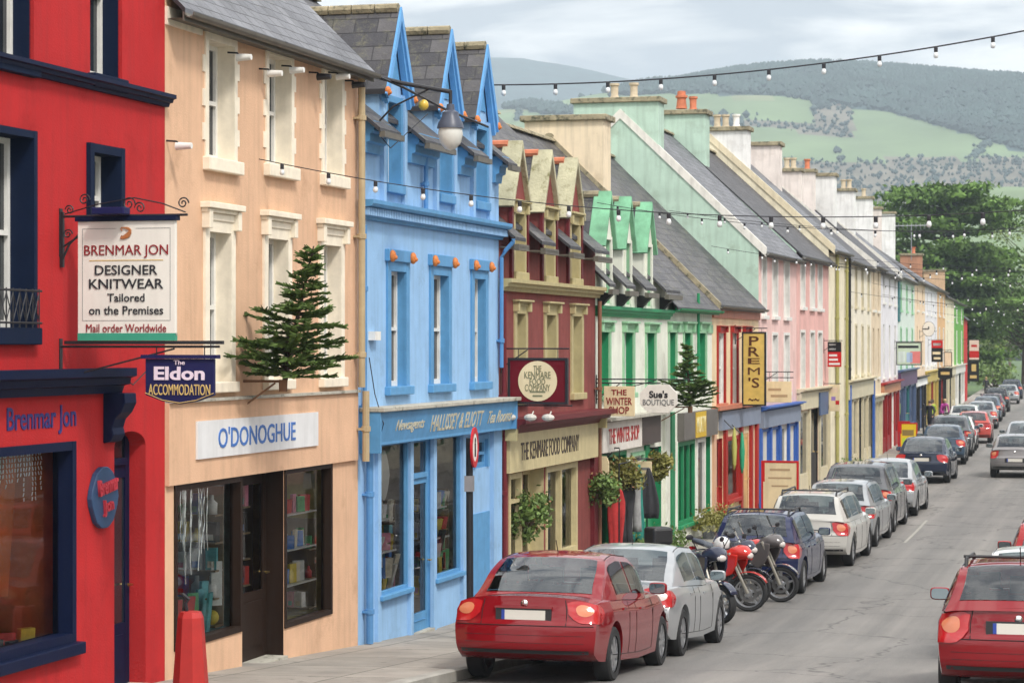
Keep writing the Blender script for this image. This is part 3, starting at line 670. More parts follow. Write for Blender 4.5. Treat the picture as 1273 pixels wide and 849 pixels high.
for px in (478, 490):
    o = MB().prism([(.11 * math.cos(t) * (1 - .3 * abs(math.sin(t))), .36 * math.sin(t)) for t in [6.283 * k / 20 for k in range(20)]], 'y', -.012, .012).build('oval_card', mat('white_card', (.72, .72, .68), rough=.6)); o.location = at_house(h, h.u(px), -.16, 2.72); o.rotation_euler = (0, 0, h.rz - .5); tag(o, 'white pointed oval card hanging in the left blue window, ' + ('nearer the peach shop' if px == 478 else 'nearer the blue door'), 'card')
side_shelves(h, h.u(535) - .12, h.base(h.u(524)) + .5, 2.5, .16, .7, 4, 'books on shelves seen through the blue shop door', 'shelved books behind the blue door', 53, name='book', tall=.3)
shop_door(h, h.u(513), h.u(536), h.base(h.u(524)) + .02, 3.2, .09, BLUED, BLUED, glass=(.12, .96), fan=2.62)
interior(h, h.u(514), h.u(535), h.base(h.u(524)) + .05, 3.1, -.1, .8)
sa, sb = h.u(590), h.u(605); h.window(sa, sb, h.z(597, 581), h.z(597, 546), BLUED, rev=.08, sur=(BLUED, .08, .03), cols=1, frame=BLUED, name='side_window')
h.body(ze, ze + rdm * .8, rdm, BLUE)
us = [0] + [x for uc, hw in cu for x in (uc - hw, uc + hw)] + [h.L]
h.roof(SLATEB, over=.32, ridge=CAPST, cut=[(us[k], us[k + 1]) for k in (0, 2, 4, 6)])
for k in (0, 2, 4, 6):
    a, b = us[k] + .02, us[k + 1] - .02
    string_course(h, BLUED, ze - .52, .42, .2, a + .06, b - .06, name='eaves_cornice')
    MB().fbox(a, b, .3, .38, ze - .33, ze - .25).build('gutter', GUTTER, h.root)
zc = h.z(460, 274)
string_course(h, BLUED, zc, .26, .22, 0, h.L + .06, name='dentil_cornice', prof=[(0, 0), (.25, 0), (.3, .15), (.45, .2), (.45, .62), (.9, .66), (1, .8), (1, 1), (0, 1)])
dm = MB(); u = .03
while u < h.L: dm.fbox(u, u + .04, .08, .15, zc + .05, zc + .155); u += .075
dm.build('dentils', BLUE, h.root)
h.box('weathered_ledge', STONE, .04, h.L + .1, .0, .36, 3.66, 3.72, bevel=.01)
fb = MB().prism([(-.02, 3.2), (.001, 3.2), (.001, 3.66), (-.30, 3.66), (-.30, 3.62), (-.22, 3.24), (-.22, 3.2)], 'x', .12, h.L - .02); fb.build('fascia', BLUED, h.root)
h.box('fascia_bracket', BLUED, .06, .119, -.01, .3, 3.1, 3.66); h.box('fascia_bracket', BLUED, h.L - .019, h.L + .08, -.01, .3, 3.2, 3.66)
GILT = mat('faded_gilt_letters', (.55, .5, .36), rough=.5, var=.2, scale=8)
for tx, xa, xb, hh in (('Newsagents', 470, 506, .2), ('HALLISSEY & ELIOTT', 515, 580, .25), ('Tea Rooms', 587, 617, .2)):
    t = text_mesh('lettering', tx, hh, GILT, h.root, width=h.u(xb) - h.u(xa), bold=.008, shear=.3 if hh < .22 else 0); t.location = ((h.u(xa) + h.u(xb)) / 2, -.262, 3.43); t.rotation_euler = (R(11.5), 0, 0)
for px in (468, 508.5, 537.5, 574): h.box('pilaster', BLUE, h.u(px) - .07, h.u(px) + .07, -.01, .05, h.base(h.u(px)) - .1, 3.2)
h.box('pilaster', BLUE, h.u(609), h.u(619), -.01, .07, -.1, 3.2); h.box('side_panel', BLUED, h.u(582), h.u(607), -.01, .025, .2, 1.9)
h.pipe(h.u(452), h.base(0), 3.1, trim('blue_pipe', (.09, .25, .5)), r=.05, o=.09); h.pipe(h.u(448) + .02, 3.3, 6.2, trim('blue_pipe', ()), r=.03, o=.06)
h.pipe(h.u(524), 6.5, 7.6, trim('blue_pipe', ()), r=.035, o=.07); h.pipe(h.L - .08, 4.2, 6.3, trim('blue_pipe', ()), r=.035, o=.07, swan=.2)
MB().fbox(h.u(458), h.u(465), 0, .1, h.z(460, 423), h.z(460, 412)).build('junction_box', WHITE, h.root)
h.chimney(360, 330, -30, paint('chimney_red', (.3, .08, .05)), u=-.3, zb=10) if 0 else None
BLUE_H = h

# ================================================================ MAROON SHOP
MAR = paint('maroon_render', (.23, .066, .06), streak=.25, var=.12)
MARD = trim('maroon_gloss', (.13, .014, .02))
OLIVE = trim('olive_cream_trim', (.44, .38, .2), streak=.3, rough=.7)
LICH = mat('lichened_concrete', (.42, .40, .27), rough=.9, var=.25, scale=2.5, bump=.5, bscale=20, dirt=((.17, .16, .07), 4, .53))
h = House('maroon_shop', 'maroon three storey shop house with three lichened gablets and a cream fascia', 620, 740, 'shop')
ze, rdm = 6.52, 3.72; h.pre_ze = ze; h.rtile = TERRA
cu = []
for (xa, xb, ys) in ((637, 651, 338), (674, 688, 343), (707, 719, 346)):
    uc = (h.u(xa) + h.u(xb)) / 2; cu.append((uc, .52)); zb = h.z(xa, ys)
    h.window(uc - .3, uc + .3, zb, 6.78, OLIVE, rev=.24, sur=(OLIVE, .1, .04), sill=(OLIVE, .12, .14), head=(OLIVE, .12, .05))
    h.dormer(uc, .52, 7.02, 7.9, MAR, LICH if False else SLATEB, LICH, 'slab', back=1.6)
    for sg in (-1, 1): MB().fbox(uc + sg * .5 - .05, uc + sg * .5 + .05, -.01, .05, zb - .2, 7.0).build('pilaster_strip', MARD, h.root)
for (xa, xb) in ((641, 652), (678, 690), (711, 722)):
    ua, ub = h.u(xa), h.u(xb); h.window(ua, ub, 3.68, 5.1, OLIVE, rev=.22, sur=(OLIVE, .13, .03), sill=(OLIVE, .15, .12), head=(OLIVE, .1, .06))
SFC = trim('cream_timber', (.56, .48, .27), streak=.2)
mz0 = .78
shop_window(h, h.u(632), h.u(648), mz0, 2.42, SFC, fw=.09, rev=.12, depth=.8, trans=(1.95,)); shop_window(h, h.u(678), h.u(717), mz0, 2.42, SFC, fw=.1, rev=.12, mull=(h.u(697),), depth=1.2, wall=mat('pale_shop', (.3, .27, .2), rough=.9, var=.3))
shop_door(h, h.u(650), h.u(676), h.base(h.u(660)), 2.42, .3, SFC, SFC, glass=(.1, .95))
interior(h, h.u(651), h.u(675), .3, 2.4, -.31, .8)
mb = MB().lathe([(.16, 0), (.15, .25), (.12, .3), (.14, .45), (.08, .7), (0, .95)], 14).build('dress_form', mat('red_navy_dress', (.3, .02, .03), rough=.8, var=.4, scale=3), smooth=True); mb.location = at_house(h, h.u(690), -.45, mz0 + .012); tag(mb, 'red and navy dressed form standing in the cream framed window', 'mannequin')
h.body(ze, ze + rdm * .83, rdm, MAR)
us = [0] + [x for uc, hw in cu for x in (uc - hw, uc + hw)] + [h.L]
h.roof(SLATEB, over=.28, ridge=CAPST, cut=[(us[k], us[k + 1]) for k in (0, 2, 4, 6)])
for k in (0, 2, 4, 6): MB().fbox(us[k] + .01, us[k + 1] - .01, .25, .34, ze - .4, ze - .3).fbox(us[k] + .03, us[k + 1] - .03, -.01, .34, ze - .36, ze - .335).build('gutter', GUTTER, h.root)
string_course(h, OLIVE, 5.46, .2, .22, .0, h.L + .05)
h.box('fascia', SFC, .12, h.L - .42, -.01, .16, 2.46, 3.1); 
FL = mat('dark_fascia_letters', (.05, .035, .03), rough=.6)
t = text_mesh('lettering', 'THE KENMARE FOOD COMPANY', .3, FL, h.root, width=h.u(709) - h.u(636), bold=.012); t.location = ((h.u(636) + h.u(709)) / 2, -.165, 2.79)
string_course(h, MARD, 3.1, .26, .45, .05, h.L - .1, name='canopy')
for u in (.02, h.L - .36): h.box('console', OLIVE, u, u + .1, .0, .3, 3.0, 3.36)
h.box('pilaster', MARD, h.L - .4, h.L - .05, -.01, .08, -.1, 3.1); h.pipe(.05, .1, 5.4, MARD, r=.04, o=.08); h.pipe(h.L - .05, .1, 5.4, trim('rusty_pipe', (.22, .1, .06)), r=.04, o=.1)
for u in (h.u(652), h.u(699)): pass
MAROON_H = h

# ================================================================ GREEN AND WHITE SHOP
MINTW = paint('mint_white_render', (.74, .76, .66), streak=.14)
GREEN = trim('emerald_gloss', (.02, .24, .10), streak=.1)
GREENL = mat('pale_green_slab', (.17, .40, .24), rough=.8, var=.3, scale=3, bump=.3)
GREENJ = trim('light_green_trim', (.3, .55, .34))
h = House('green_white_shop', 'white shop house with emerald green windows and three green gablets', 740, 830, 'shop')
ze, rdm = 5.95, 3.9; h.pre_ze = ze; h.rtile = CAPST
cu = []
for xa in (755, 780, 806):
    uc = h.u(xa); cu.append((uc, .46))
    h.window(uc - .24, uc + .24, 5.38, 6.62, GREENJ, rev=.22, sur=(MINTW, .06, .03))
    h.dormer(uc, .46, 6.62, 7.45, MINTW, SLATEB, GREENL, 'slab', back=1.3)
for (xa, xb) in ((746, 757), (775, 787), (803, 814)):
    h.window(h.u(xa), h.u(xb), 3.6, 4.82, GREEN, rev=.2, sur=(GREENJ, .1, .03), head=(GREENJ, .12, .05), sill=(GREENJ, .1, .1))
shop_window(h, h.u(745), h.u(778), .45, 2.45, GREEN, fw=.08, rev=.2, depth=1.2, mull=(h.u(762),)); shop_door(h, h.u(806), h.u(822), h.base(h.u(815)), 2.4, .25, GREEN, GREEN, pm=PANE); h.window(h.u(785), h.u(800), .9, 2.3, GREENJ, rev=.1, cols=1, sur=(GREENJ, .08, .03))
h.body(ze, ze + rdm * .95, rdm, MINTW)
us = [0] + [x for uc, hw in cu for x in (uc - hw, uc + hw)] + [h.L]
h.roof(SLATEB, over=.28, ridge=CAPST, cut=[(us[k], us[k + 1]) for k in (0, 2, 4, 6)])
for k in (0, 2, 4, 6): MB().fbox(us[k] + .01, us[k + 1] - .01, .25, .34, ze - .42, ze - .32).build('gutter', GUTTER, h.root); MB().prism([(0, ze - .7), (-.3, ze - .4), (0, ze - .36)], 'x', (us[k] + us[k + 1]) / 2 - .1, (us[k] + us[k + 1]) / 2 + .1).build('eaves_bracket', IRON, h.root)
string_course(h, GREEN, 5.12, .2, .16, .0, h.L)
h.box('fascia', mat('white_fascia', (.66, .62, .56), var=.15, rough=.7), .06, h.u(790), -.01, .14, 2.5, 3.08); h.box('fascia_panel', mat('brown_fascia', (.06, .045, .04), rough=.6), h.u(790) + .01, h.u(813), -.01, .15, 2.52, 3.1)
t = text_mesh('lettering', 'THE WINTER SHOP', .3, mat('red_letters', (.4, .03, .03)), h.root, width=h.u(786) - h.u(748), bold=.012); t.location = ((h.u(748) + h.u(786)) / 2, -.146, 2.8)
h.box('ledge', STONE, .03, h.u(815), .0, .3, 3.11, 3.17); h.box('pilaster', MINTW, h.u(824), h.L - .01, -.01, .06, -.1, 3.1); h.box('pilaster', GREEN, h.u(800.5), h.u(805.5), -.01, .05, -.1, 2.48)
GREEN_H = h

# ================================================================ GREEN SHOPFRONT HOUSE
h = House('emerald_shop', 'white house with an emerald green shopfront under a grey and yellow fascia', 830, 885, 'shop')
ze = h.z(830, 372)
for (xa, xb) in ((831.5, 840), (850, 859), (868, 877)): h.window(h.u(xa), h.u(xb), h.z(xa, 474), h.z(xa, 412), GREEN, rev=.2, sur=(GREENJ, .1, .03), head=(GREENJ, .12, .05), sill=(GREENJ, .1, .1))
shop_window(h, h.u(842), h.u(863), .55, 2.4, GREEN, fw=.09, rev=.06, mull=(h.u(849), h.u(856)), depth=1, wall=mat('pale_shop', ()), sillh=.08); shop_window(h, h.u(866), h.u(876), .55, 2.4, WHITE, fw=.09, rev=.06, depth=1, wall=mat('pale_shop', ()))
shop_door(h, h.u(877.5), h.u(883), .15, 2.4, .3, GREEN, GREEN, pm=PANE)
h.body(ze, ze + 3.9, 3.95, MINTW); h.roof(SLATEB, over=.22, ridge=CAPST); h.gutter(GREEN, over=.2)
h.box('frieze', GREENJ, 0, h.L, -.01, .03, ze - .72, ze - .52)
h.box('fascia', mat('grey_fascia', (.12, .11, .1), var=.15), h.u(842), h.L - .06, -.01, .16, 2.45, 3.05); h.box('fascia_panel', mat('yellow_fascia', (.55, .36, .02), var=.1), h.u(856), h.u(869), .161, .175, 2.46, 3.04)
t = text_mesh('lettering', 'MURTY', .36, mat('pale_letters', (.75, .7, .4)), h.root, width=h.u(868) - h.u(857), bold=.02); t.location = ((h.u(857) + h.u(868)) / 2, -.178, 2.75)
h.box('pilaster', GREEN, .04, h.u(835), -.01, .08, -.1, 3.1); h.box('pilaster', MINTW, h.u(837), h.u(840), -.01, .05, -.1, 2.44); h.pipe(h.u(864), 3.9, 5.75, GREEN, r=.035, o=.08)
EMER_H = h
# ================================================================ YELLOW HOUSE
YEL = paint('straw_yellow_render', (.78, .62, .40)); REDT = trim('red_gloss', (.36, .02, .015)); SALM = trim('salmon_trim', (.5, .18, .11))
h = House('yellow_shop', 'straw yellow house with red window frames and a red shopfront', 885, 943, 'shop')
ze = h.z(943, 377)
for (xa, xb) in ((892, 900), (909, 916), (924, 930)): h.window(h.u(xa), h.u(xb), h.z(xa, 502), h.z(xa, 414), WHITE, rev=.12, sur=(REDT, .12, .04), sill=(SALM, .14, .12), head=(REDT, .06, .02))
shop_window(h, h.u(902), h.u(918), .75, 2.3, REDT, fw=.1, rev=.06, depth=.9, wall=mat('ochre_interior', (.6, .42, .16), rough=.9)); shop_door(h, h.u(921), h.u(930), .15, 2.3, .06, trim('ochre_gloss', (.66, .42, .18)), REDT, pm=trim('ochre_gloss', ())); shop_door(h, h.u(889), h.u(898), .15, 2.3, .12, REDT, REDT, pm=PANE)
h.body(ze, ze + 3.92, 4.0, YEL); h.roof(SLATEB, over=.2, ridge=CAPST); h.gutter(GUTTER, over=.18)
h.box('frieze', SALM, 0, h.L, -.01, .05, ze - .45, ze - .2); h.box('fascia', mat('grey_blue_fascia', (.2, .24, .32)), h.u(893), h.L - .2, -.01, .1, 2.5, 2.95); h.box('ledge', SALM, 0, h.L, 0, .2, 3.0, 3.1)
for px in (900, 919.5, 932, 939): h.box('pilaster', REDT, h.u(px) - .12, h.u(px) + .12, -.01, .08, -.1, 2.5)
h.box('pilaster', paint('salmon_pier', (.6, .36, .24)), .02, h.u(888), -.01, .06, -.1, 3.0)
YEL_H = h
# ================================================================ HOUSES FARTHER DOWN THE ROW
MINT = paint('mint_gable_render', (.45, .60, .50), streak=.18)
COPE = trim('white_verge', (.72, .70, .64), streak=.3)
def verge(h, m, u=0.0, w=.16, lift=.16, over=.2, back=True):
    sl = (h.zr - h.ze) / h.rdist; mb = MB()
    for (ya, yb, za, zb) in ((-over, h.rdist, h.ze - sl * over, h.zr),) + (((2 * h.rdist + over, h.rdist, h.ze - sl * over, h.zr),) if back else ()):
        mb.prism([(ya, za - .1), (ya, za + lift), (yb, zb + lift), (yb, zb - .1)], 'x', u - .03, u + w)
    mb.build('verge', m, h.root)
def rowhouse(name, label, x0, x1, ye, colr, zr, rd, rows, n, roofm, wsur=WHITE, gable=None, vm=None, x_win=None, front=None, ww=.42, jamb=None):
    """rows: (ytop,ybot) of each storey's windows at x0"""
    h = House(name, label, x0, x1, 'shop'); ze = h.z(x0 + .5, ye)
    for (yt, yb) in rows:
        zt, zb = h.z(x0 + .5, yt), h.z(x0 + .5, yb)
        for k in range(n):
            if x_win: ua, ub = h.u(x_win[k][0]), h.u(x_win[k][1])
            else: uc = h.L * (k + .5) / n; ua, ub = uc - ww, uc + ww
            h.window(ua, ub, zb, zt, jamb or wsur, rev=.16, sur=(wsur, .08, .025) if wsur else None, sill=(wsur or WHITE, .1, .1), cols=1)
    if front: front(h)
    h.body(ze, zr, rd, colr, gable); h.roof(roofm, over=.2, ridge=CAPST); h.gutter(GUTTER, over=.2)
    if vm: verge(h, vm)
    return h
def front_generic(fm, dm, n=3, fc=None, zt=2.45, ztop=3.0, pane=None):
    fmt, dmt = fm, dm
    def f(h):
        m = .15; W = (h.L - 2 * m) / n
        for k in range(n):
            a, b = m + W * k + .12, m + W * (k + 1) - .12
            if k == n // 2: shop_door(h, a, b, h.base(a) + .02, zt, .09, dmt, dmt, pm=PANE)
            else:
                h.holes.append((a, b, .65, zt)); mb = MB(); mb.box(a, a + .07, -.02, .12, .65, zt); mb.box(b - .07, b, -.02, .12, .65, zt); mb.box(a + .07, b - .07, -.018, .12, zt - .07, zt); mb.box(a + .07, b - .07, -.018, .12, .65, .73)
                o = mb.build('shop_window', fmt, h.root); g = MB(); g.quad([(a, .035, .65), (b, .035, .65), (b, .035, zt), (a, .035, zt)]); g.build('pane', pane or PANE, o, fix=False)
                h.box('stall_riser', fmt, a - .02, b + .02, -.01, .03, -.1, .645)
        for k in range(n + 1): h.box('pilaster', fmt, m + W * k - .1, m + W * k + .1, -.01, .08, -.1, zt + .05)
        h.box('fascia', fc or fmt, .06, h.L - .06, -.01, .14, zt + .051, ztop)
        string_course(h, fmt, ztop, .12, .3, .02, h.L - .02, name='shop_cornice')
    return f
PINK = paint('pale_pink_render', (.76, .53, .49)); ROSE = paint('rose_pink_render', (.72, .43, .39)); CRM = paint('pale_cream_render', (.76, .70, .53)); IVORY = paint('ivory_render', (.78, .73, .60))
TAN = paint('tan_render', (.70, .58, .42)); WHT = paint('white_render', (.77, .77, .75)); TEALW = paint('pale_teal_render', (.6, .69, .63)); ORAN = paint('apricot_render', (.74, .58, .42)); LAV = paint('pale_lilac_render', (.72, .71, .74)); LEAF = paint('grass_green_render', (.14, .36, .08)); BRED = paint('bright_red_render', (.5, .03, .03))
RB = trim('royal_blue_gloss', (.04, .12, .42)); SLB = trim('slate_blue_gloss', (.08, .12, .22)); CRT = trim('cream_gloss', (.6, .54, .38)); BLK = trim('black_gloss', (.02, .02, .022)); DRED = trim('dark_red_gloss', (.3, .02, .02)); TEALD = trim('dark_teal_gloss', (.02, .14, .15))
hp = rowhouse('pink_shop', 'pale pink house with slim white windows and a mint green gable end', 943, 990, 306, PINK, 10.75, 3.75, ((321, 392), (416, 492)), 3, SLATEL, gable=MINT, vm=COPE, x_win=((947, 952), (960, 966), (974.5, 980.5)), front=front_generic(RB, trim('white_gloss', ()), 4, fc=mat('grey_blue_fascia', ()), zt=2.3, ztop=2.8, pane=BLIND))
hr = rowhouse('rose_shop', 'rose pink house with white framed windows and a dark blue shop ledge', 990, 1030, 312, ROSE, 10.75, 3.75, ((319, 381), (413, 488)), 3, SLATE, x_win=((995, 1000), (1007, 1012), (1016.5, 1021.5)), front=front_generic(CRT, BLK, 3, fc=trim('cream_gloss', ()), zt=2.6, ztop=3.15), gable=MINT)
h = hr; h.box('sign_board', SLB, h.u(1012), h.u(1022), .15, .2, 2.4, 3.1)
hc = rowhouse('narrow_cream_house', 'narrow pale cream house front with an olive downpipe beside the rose house', 1030, 1051, 305, CRM, 11.3, 3.9, (), 0, SLATEL, gable=CRM, vm=trim('cream_verge', (.7, .62, .44)))
hc.pipe(hc.u(1038), .2, hc.ze - .1, trim('olive_pipe', (.35, .33, .12)), r=.06); hc.pipe(hc.u(1050), .2, hc.ze - .2, trim('olive_pipe', ()), r=.05)
hi = rowhouse('ivory_shop', 'ivory house with two rows of four slim windows and blue pilastered shopfront', 1051, 1083, 318, IVORY, 10.9, 3.8, ((322, 379), (404, 468)), 4, SLATE, wsur=CRT, jamb=trim('cream_gloss', ()), front=front_generic(CRT, BLK, 5, fc=trim('cream_gloss', ()), zt=2.65, ztop=3.25), ww=.34)
for _u in (.25, hi.L - .45): hi.box('blue_pilaster', RB, _u, _u + .4, .081, .16, -.1, 3.2)
hi.pipe(hi.u(1053), .1, hi.ze - .2, BLK, r=.06)
ht = rowhouse('tan_house', 'narrow tan house with two windows on each floor beyond the ivory shop', 1083, 1095, 326, TAN, 10.9, 3.9, ((332, 385), (408, 470)), 2, SLATEL, wsur=None, jamb=TAN, gable=IVORY, vm=COPE, ww=.45, front=front_generic(trim('cream_gloss', ()), CRT, 2, zt=2.3, ztop=2.5))
hw = rowhouse('white_shop', 'white house with three slim windows on each floor and a red shopfront', 1095, 1116, 334, LAV, 11.1, 3.9, ((338, 375), (403, 470)), 3, SLATE, wsur=None, jamb=WHT, front=front_generic(DRED, WHITE, 4, fc=mat('brick_orange', (.45, .2, .1)), zt=2.5, ztop=2.9), ww=.45)
hte = rowhouse('pale_teal_shop', 'pale teal house with a dark teal side strip far down the row', 1116, 1137, 340, TEALW, 11.0, 3.9, ((352, 385), (408, 462)), 3, SLATEL, wsur=GREENJ, gable=WHT, vm=COPE, front=front_generic(SLB, TEALD, 3, fc=mat('plum_fascia', (.08, .04, .1)), zt=2.6, ztop=3.3), ww=.42)
hte.box('dark_strip', TEALD, .02, 1.2, -.01, .05, 5.6, hte.ze - .1)
ho = rowhouse('apricot_house', 'apricot house beyond the pale teal shop', 1137, 1150, 346, ORAN, 10.8, 4.0, ((356, 385), (405, 455)), 2, SLATE, wsur=None, jamb=ORAN, front=front_generic(BLK, SLB, 3, fc=WHT, zt=2.4, ztop=2.8))
hl = rowhouse('lilac_white_house', 'whitish lilac house hung with a round clock sign', 1150, 1165, 352, LAV, 10.6, 4.0, ((362, 390), (405, 455)), 3, SLATEL, wsur=None, jamb=WHT, front=front_generic(trim('mustard_gloss', (.5, .38, .1)), DRED, 3))
hor = rowhouse('orange_house', 'orange house between whitish lilac house and buff house far down the row', 1165, 1175, 358, paint('orange_render', (.66, .42, .22)), 10.2, 4.0, ((368, 392), (408, 455)), 2, SLATE, wsur=WHITE, front=front_generic(BLK, DRED, 3))
hb = rowhouse('buff_house', 'buff house next to the green fronted house', 1175, 1186, 368, CRM, 9.6, 4.0, ((376, 398), (410, 455)), 2, SLATEL, wsur=None, jamb=CRM, front=front_generic(trim('cream_gloss', ()), BLK, 3))
hg = rowhouse('green_fronted_house', 'grass green house front near the far end of the row', 1186, 1198, 374, LEAF, 9.4, 4.0, ((382, 400), (412, 452)), 2, SLATE, wsur=WHITE, gable=LEAF, front=front_generic(WHITE, BLK, 3))
he = House('red_end_house', 'bright red house at the far end of the row', 1198, 1203, 'shop', P1=fac(1202.5)); he.body(he.z(1199, 395), he.z(1199, 395) + 3, 4, BRED); he.roof(SLATE)

# chimneys on the party walls
YCH = paint('cream_chimney', (.76, .64, .46)); PW = paint('pinkish_white_render', (.76, .69, .64))
YEL_H.chimney(652, 750, 142, YCH, th=.8, pots=(), capo=.1)
verge(YEL_H, CAPST, w=.14, lift=.1)
verge(EMER_H, CAPST, w=.1, lift=.07) if 0 else None
hp.chimney(713, 818, 120, MINT, th=.8, pots=((.32, POTBUFF), (.55, POTBUFF)), capo=.08)
hr.chimney(818, 876, 136, MINT, th=.8, pots=((.3, TERRA),), capo=.09)
MB().lathe([(.17, 0), (.15, .1), (.13, .3), (.18, .33), (.18, .39), (.13, .4), (.12, .52), (.0, .54)], 14, (.4, hr.rd(0, 844), hr.zrd(0, hr.rd(0, 844), 134))).build('chimney_pot', TERRA, hr.root, auto=40)
hc.chimney(876, 929, 157, WHT, th=.7, pots=((.3, WHITE), (.55, POTBUFF), (.75, POTBUFF)))
hi.chimney(929, 969, 176, PW, th=.8, pots=())
ht.chimney(969, 996, 209, PW, th=.7, pots=((.4, POTBUFF), (.7, POTBUFF)))
hw.chimney(1010, 1038, 215, WHT, th=.9, pots=(), u=1.2); hw.chimney(993, 1012, 210, PW, th=.7, pots=((.5, TERRA),), u=-.3)
hte.chimney(1038, 1062, 234, WHT, th=.8, pots=((.3, POTBUFF), (.6, POTBUFF)))
ho.chimney(1062, 1084, 244, WHT, th=.8, pots=((.5, POTBUFF),)); hl.chimney(1083, 1095, 257, PW, th=.8, pots=())
hor.chimney(1094, 1112, 263, WHT, th=.8, pots=())
hb.chimney(1119, 1146, 315, paint('brown_chimney', (.42, .22, .14)), th=.9, pots=((.4, TERRA),)); hg.chimney(1148, 1174, 335, paint('buff_chimney', (.55, .38, .24)), th=1, pots=())

# pale end house closing the row on the far bend
# television aerial on the brown chimney
p = hb.P0 - hb.n * hb.rd(0, 1133); za = hb.zrd(0, hb.rd(0, 1133), 318)
ae = empty('television_aerial', (p.x, p.y, za), 0, label='grey television aerial on the brown chimney in front of the dark cedar', cat='aerial')
AL = mat('aluminium', (.35, .36, .38), rough=.4, metal=.8)
MB().tube([(0, 0, -.3), (0, 0, 2.0)], .03, 6).build('mast', AL, ae); mb = MB().tube([(-1.2, 0, 1.9), (1.3, 0, 1.95)], .025, 5)
for k in range(9): mb.tube([(-1.1 + k * .28, -.3, 1.9), (-1.1 + k * .28, .3, 1.9)], .015, 4); mb.tube([(-1.1 + k * .28, 0, 1.7), (-1.1 + k * .28, 0, 2.1)], .015, 4)
mb.build('antenna_rods', AL, ae)

# houses across the street (beyond the right edge of the picture; seen only as reflections)
for i, (s0, ln, hh, c) in enumerate(((22, 16, 7.2, CRM), (38.2, 18, 6.6, WHT), (56.4, 22, 7.6, PINK), (78.6, 26, 7, IVORY))):
    a = Vector((facX(s0), s0)) + Vector((15.6, -4.0)); b = Vector((facX(s0 + ln), s0 + ln)) + Vector((15.6, -4.0))
    h = House('terrace_house', ['cream', 'white', 'pink', 'ivory'][i] + ' terrace house on the opposite side of the street', 0, 1, 'house', P0=b, P1=a)
    n = int(h.L / 2.6)
    for k in range(n):
        uc = h.L * (k + .5) / n; h.window(uc - .45, uc + .45, 4.2, 5.8, WHITE, rev=.15, cols=1); h.window(uc - .85, uc + .85, .9, 2.5, (RB, DRED, BLK, GREEN)[i], rev=.15, cols=2, frame=(RB, DRED, BLK, GREEN)[i])
    h.body(hh, hh + 3.4, 3.8, c); h.roof(SLATE, over=.2)
# ================================================================ GROUND
def ribbon(name, o0, o1, dz, m, step=1.0, s0=-14, s1=290, uvs=False, nx=4, kind='structure'):
    mb = MB(); rows = []; s = s0
    while s <= s1:
        X = facX(s); d = sdir(s); n = Vector((d.y, -d.x)); r = []
        for k in range(nx + 1):
            a0, a1 = (o0(s) if callable(o0) else o0), (o1(s) if callable(o1) else o1); o = a0 + (a1 - a0) * k / nx
            p = Vector((X, s)) + n * o; r.append((p.x, p.y, roadz(p.y) + dz))
        rows.append(r); s += step
    o = mb.grid(rows).build(name, m, None, smooth=True); tag(o, kind=kind); return o
def road_mat():
    m = bpy.data.materials.new('worn_asphalt'); m.use_nodes = True; nt = m.node_tree; p = nt.nodes['Principled BSDF']; L = nt.links.new
    tc = node(nt, 'ShaderNodeTexCoord'); mp = node(nt, 'ShaderNodeMapping'); mp.inputs['Rotation'].default_value = (0, 0, R(14.5)); L(tc.outputs['Object'], mp.inputs[0])
    st = node(nt, 'ShaderNodeMapping'); st.inputs['Scale'].default_value = (.7, .02, 1); L(mp.outputs[0], st.inputs[0])
    def nz(src, sc, det=6, ro=.6):
        n = node(nt, 'ShaderNodeTexNoise'); n.inputs['Scale'].default_value = sc; n.inputs['Detail'].default_value = det; n.inputs['Roughness'].default_value = ro; L(src, n.inputs['Vector']); return n.outputs['Fac']
    def mr(src, a, b, c, d):
        n = node(nt, 'ShaderNodeMapRange'); n.inputs[1].default_value, n.inputs[2].default_value, n.inputs[3].default_value, n.inputs[4].default_value = a, b, c, d; L(src, n.inputs[0]); return n.outputs[0]
    def mix(f, a, b):
        n = node(nt, 'ShaderNodeMix', data_type='RGBA'); L(f, n.inputs[0])
        for i, c in ((6, a), (7, b)):
            if isinstance(c, tuple): n.inputs[i].default_value = (*c, 1)
            else: L(c, n.inputs[i])
        return n.outputs[2]
    base = mix(mr(nz(st.outputs[0], 1.4, 8, .65), .35, .65, 0, 1), (.105, .101, .096), (.215, .2, .183))
    base = mix(mr(nz(st.outputs[0], .5, 5), .5, .62, 0, .6), base, (.09, .088, .086))
    base = mix(mr(nz(mp.outputs[0], .35, 5), .5, .7, 0, .2), base, (.27, .258, .24))
    base = mix(mr(nz(mp.outputs[0], 6, 9, .8), .6, .72, 0, .4), base, (.10, .098, .095))
    base = mix(mr(nz(mp.outputs[0], 70, 3), .45, .75, 0, .45), base, (.33, .32, .3))
    ds = node(nt, 'ShaderNodeTexNoise'); ds.inputs['Scale'].default_value = 1.5; ds.inputs['Detail'].default_value = 5; L(mp.outputs[0], ds.inputs['Vector'])
    va = node(nt, 'ShaderNodeVectorMath', operation='ADD'); L(mp.outputs[0], va.inputs[0]); L(ds.outputs['Color'], va.inputs[1])
    vo = node(nt, 'ShaderNodeTexVoronoi', feature='DISTANCE_TO_EDGE'); vo.inputs['Scale'].default_value = .32; L(va.outputs[0], vo.inputs['Vector'])
    base = mix(mr(vo.outputs['Distance'], .004, .012, .65, 0), base, (.05, .049, .047))      # hairline cracks
    L(base, p.inputs['Base Color']); p.inputs['Roughness'].default_value = .82
    bp = node(nt, 'ShaderNodeBump'); bp.inputs['Strength'].default_value = .5; bp.inputs['Distance'].default_value = .01; L(nz(mp.outputs[0], 90, 3), bp.inputs['Height']); L(bp.outputs[0], p.inputs['Normal'])
    return m
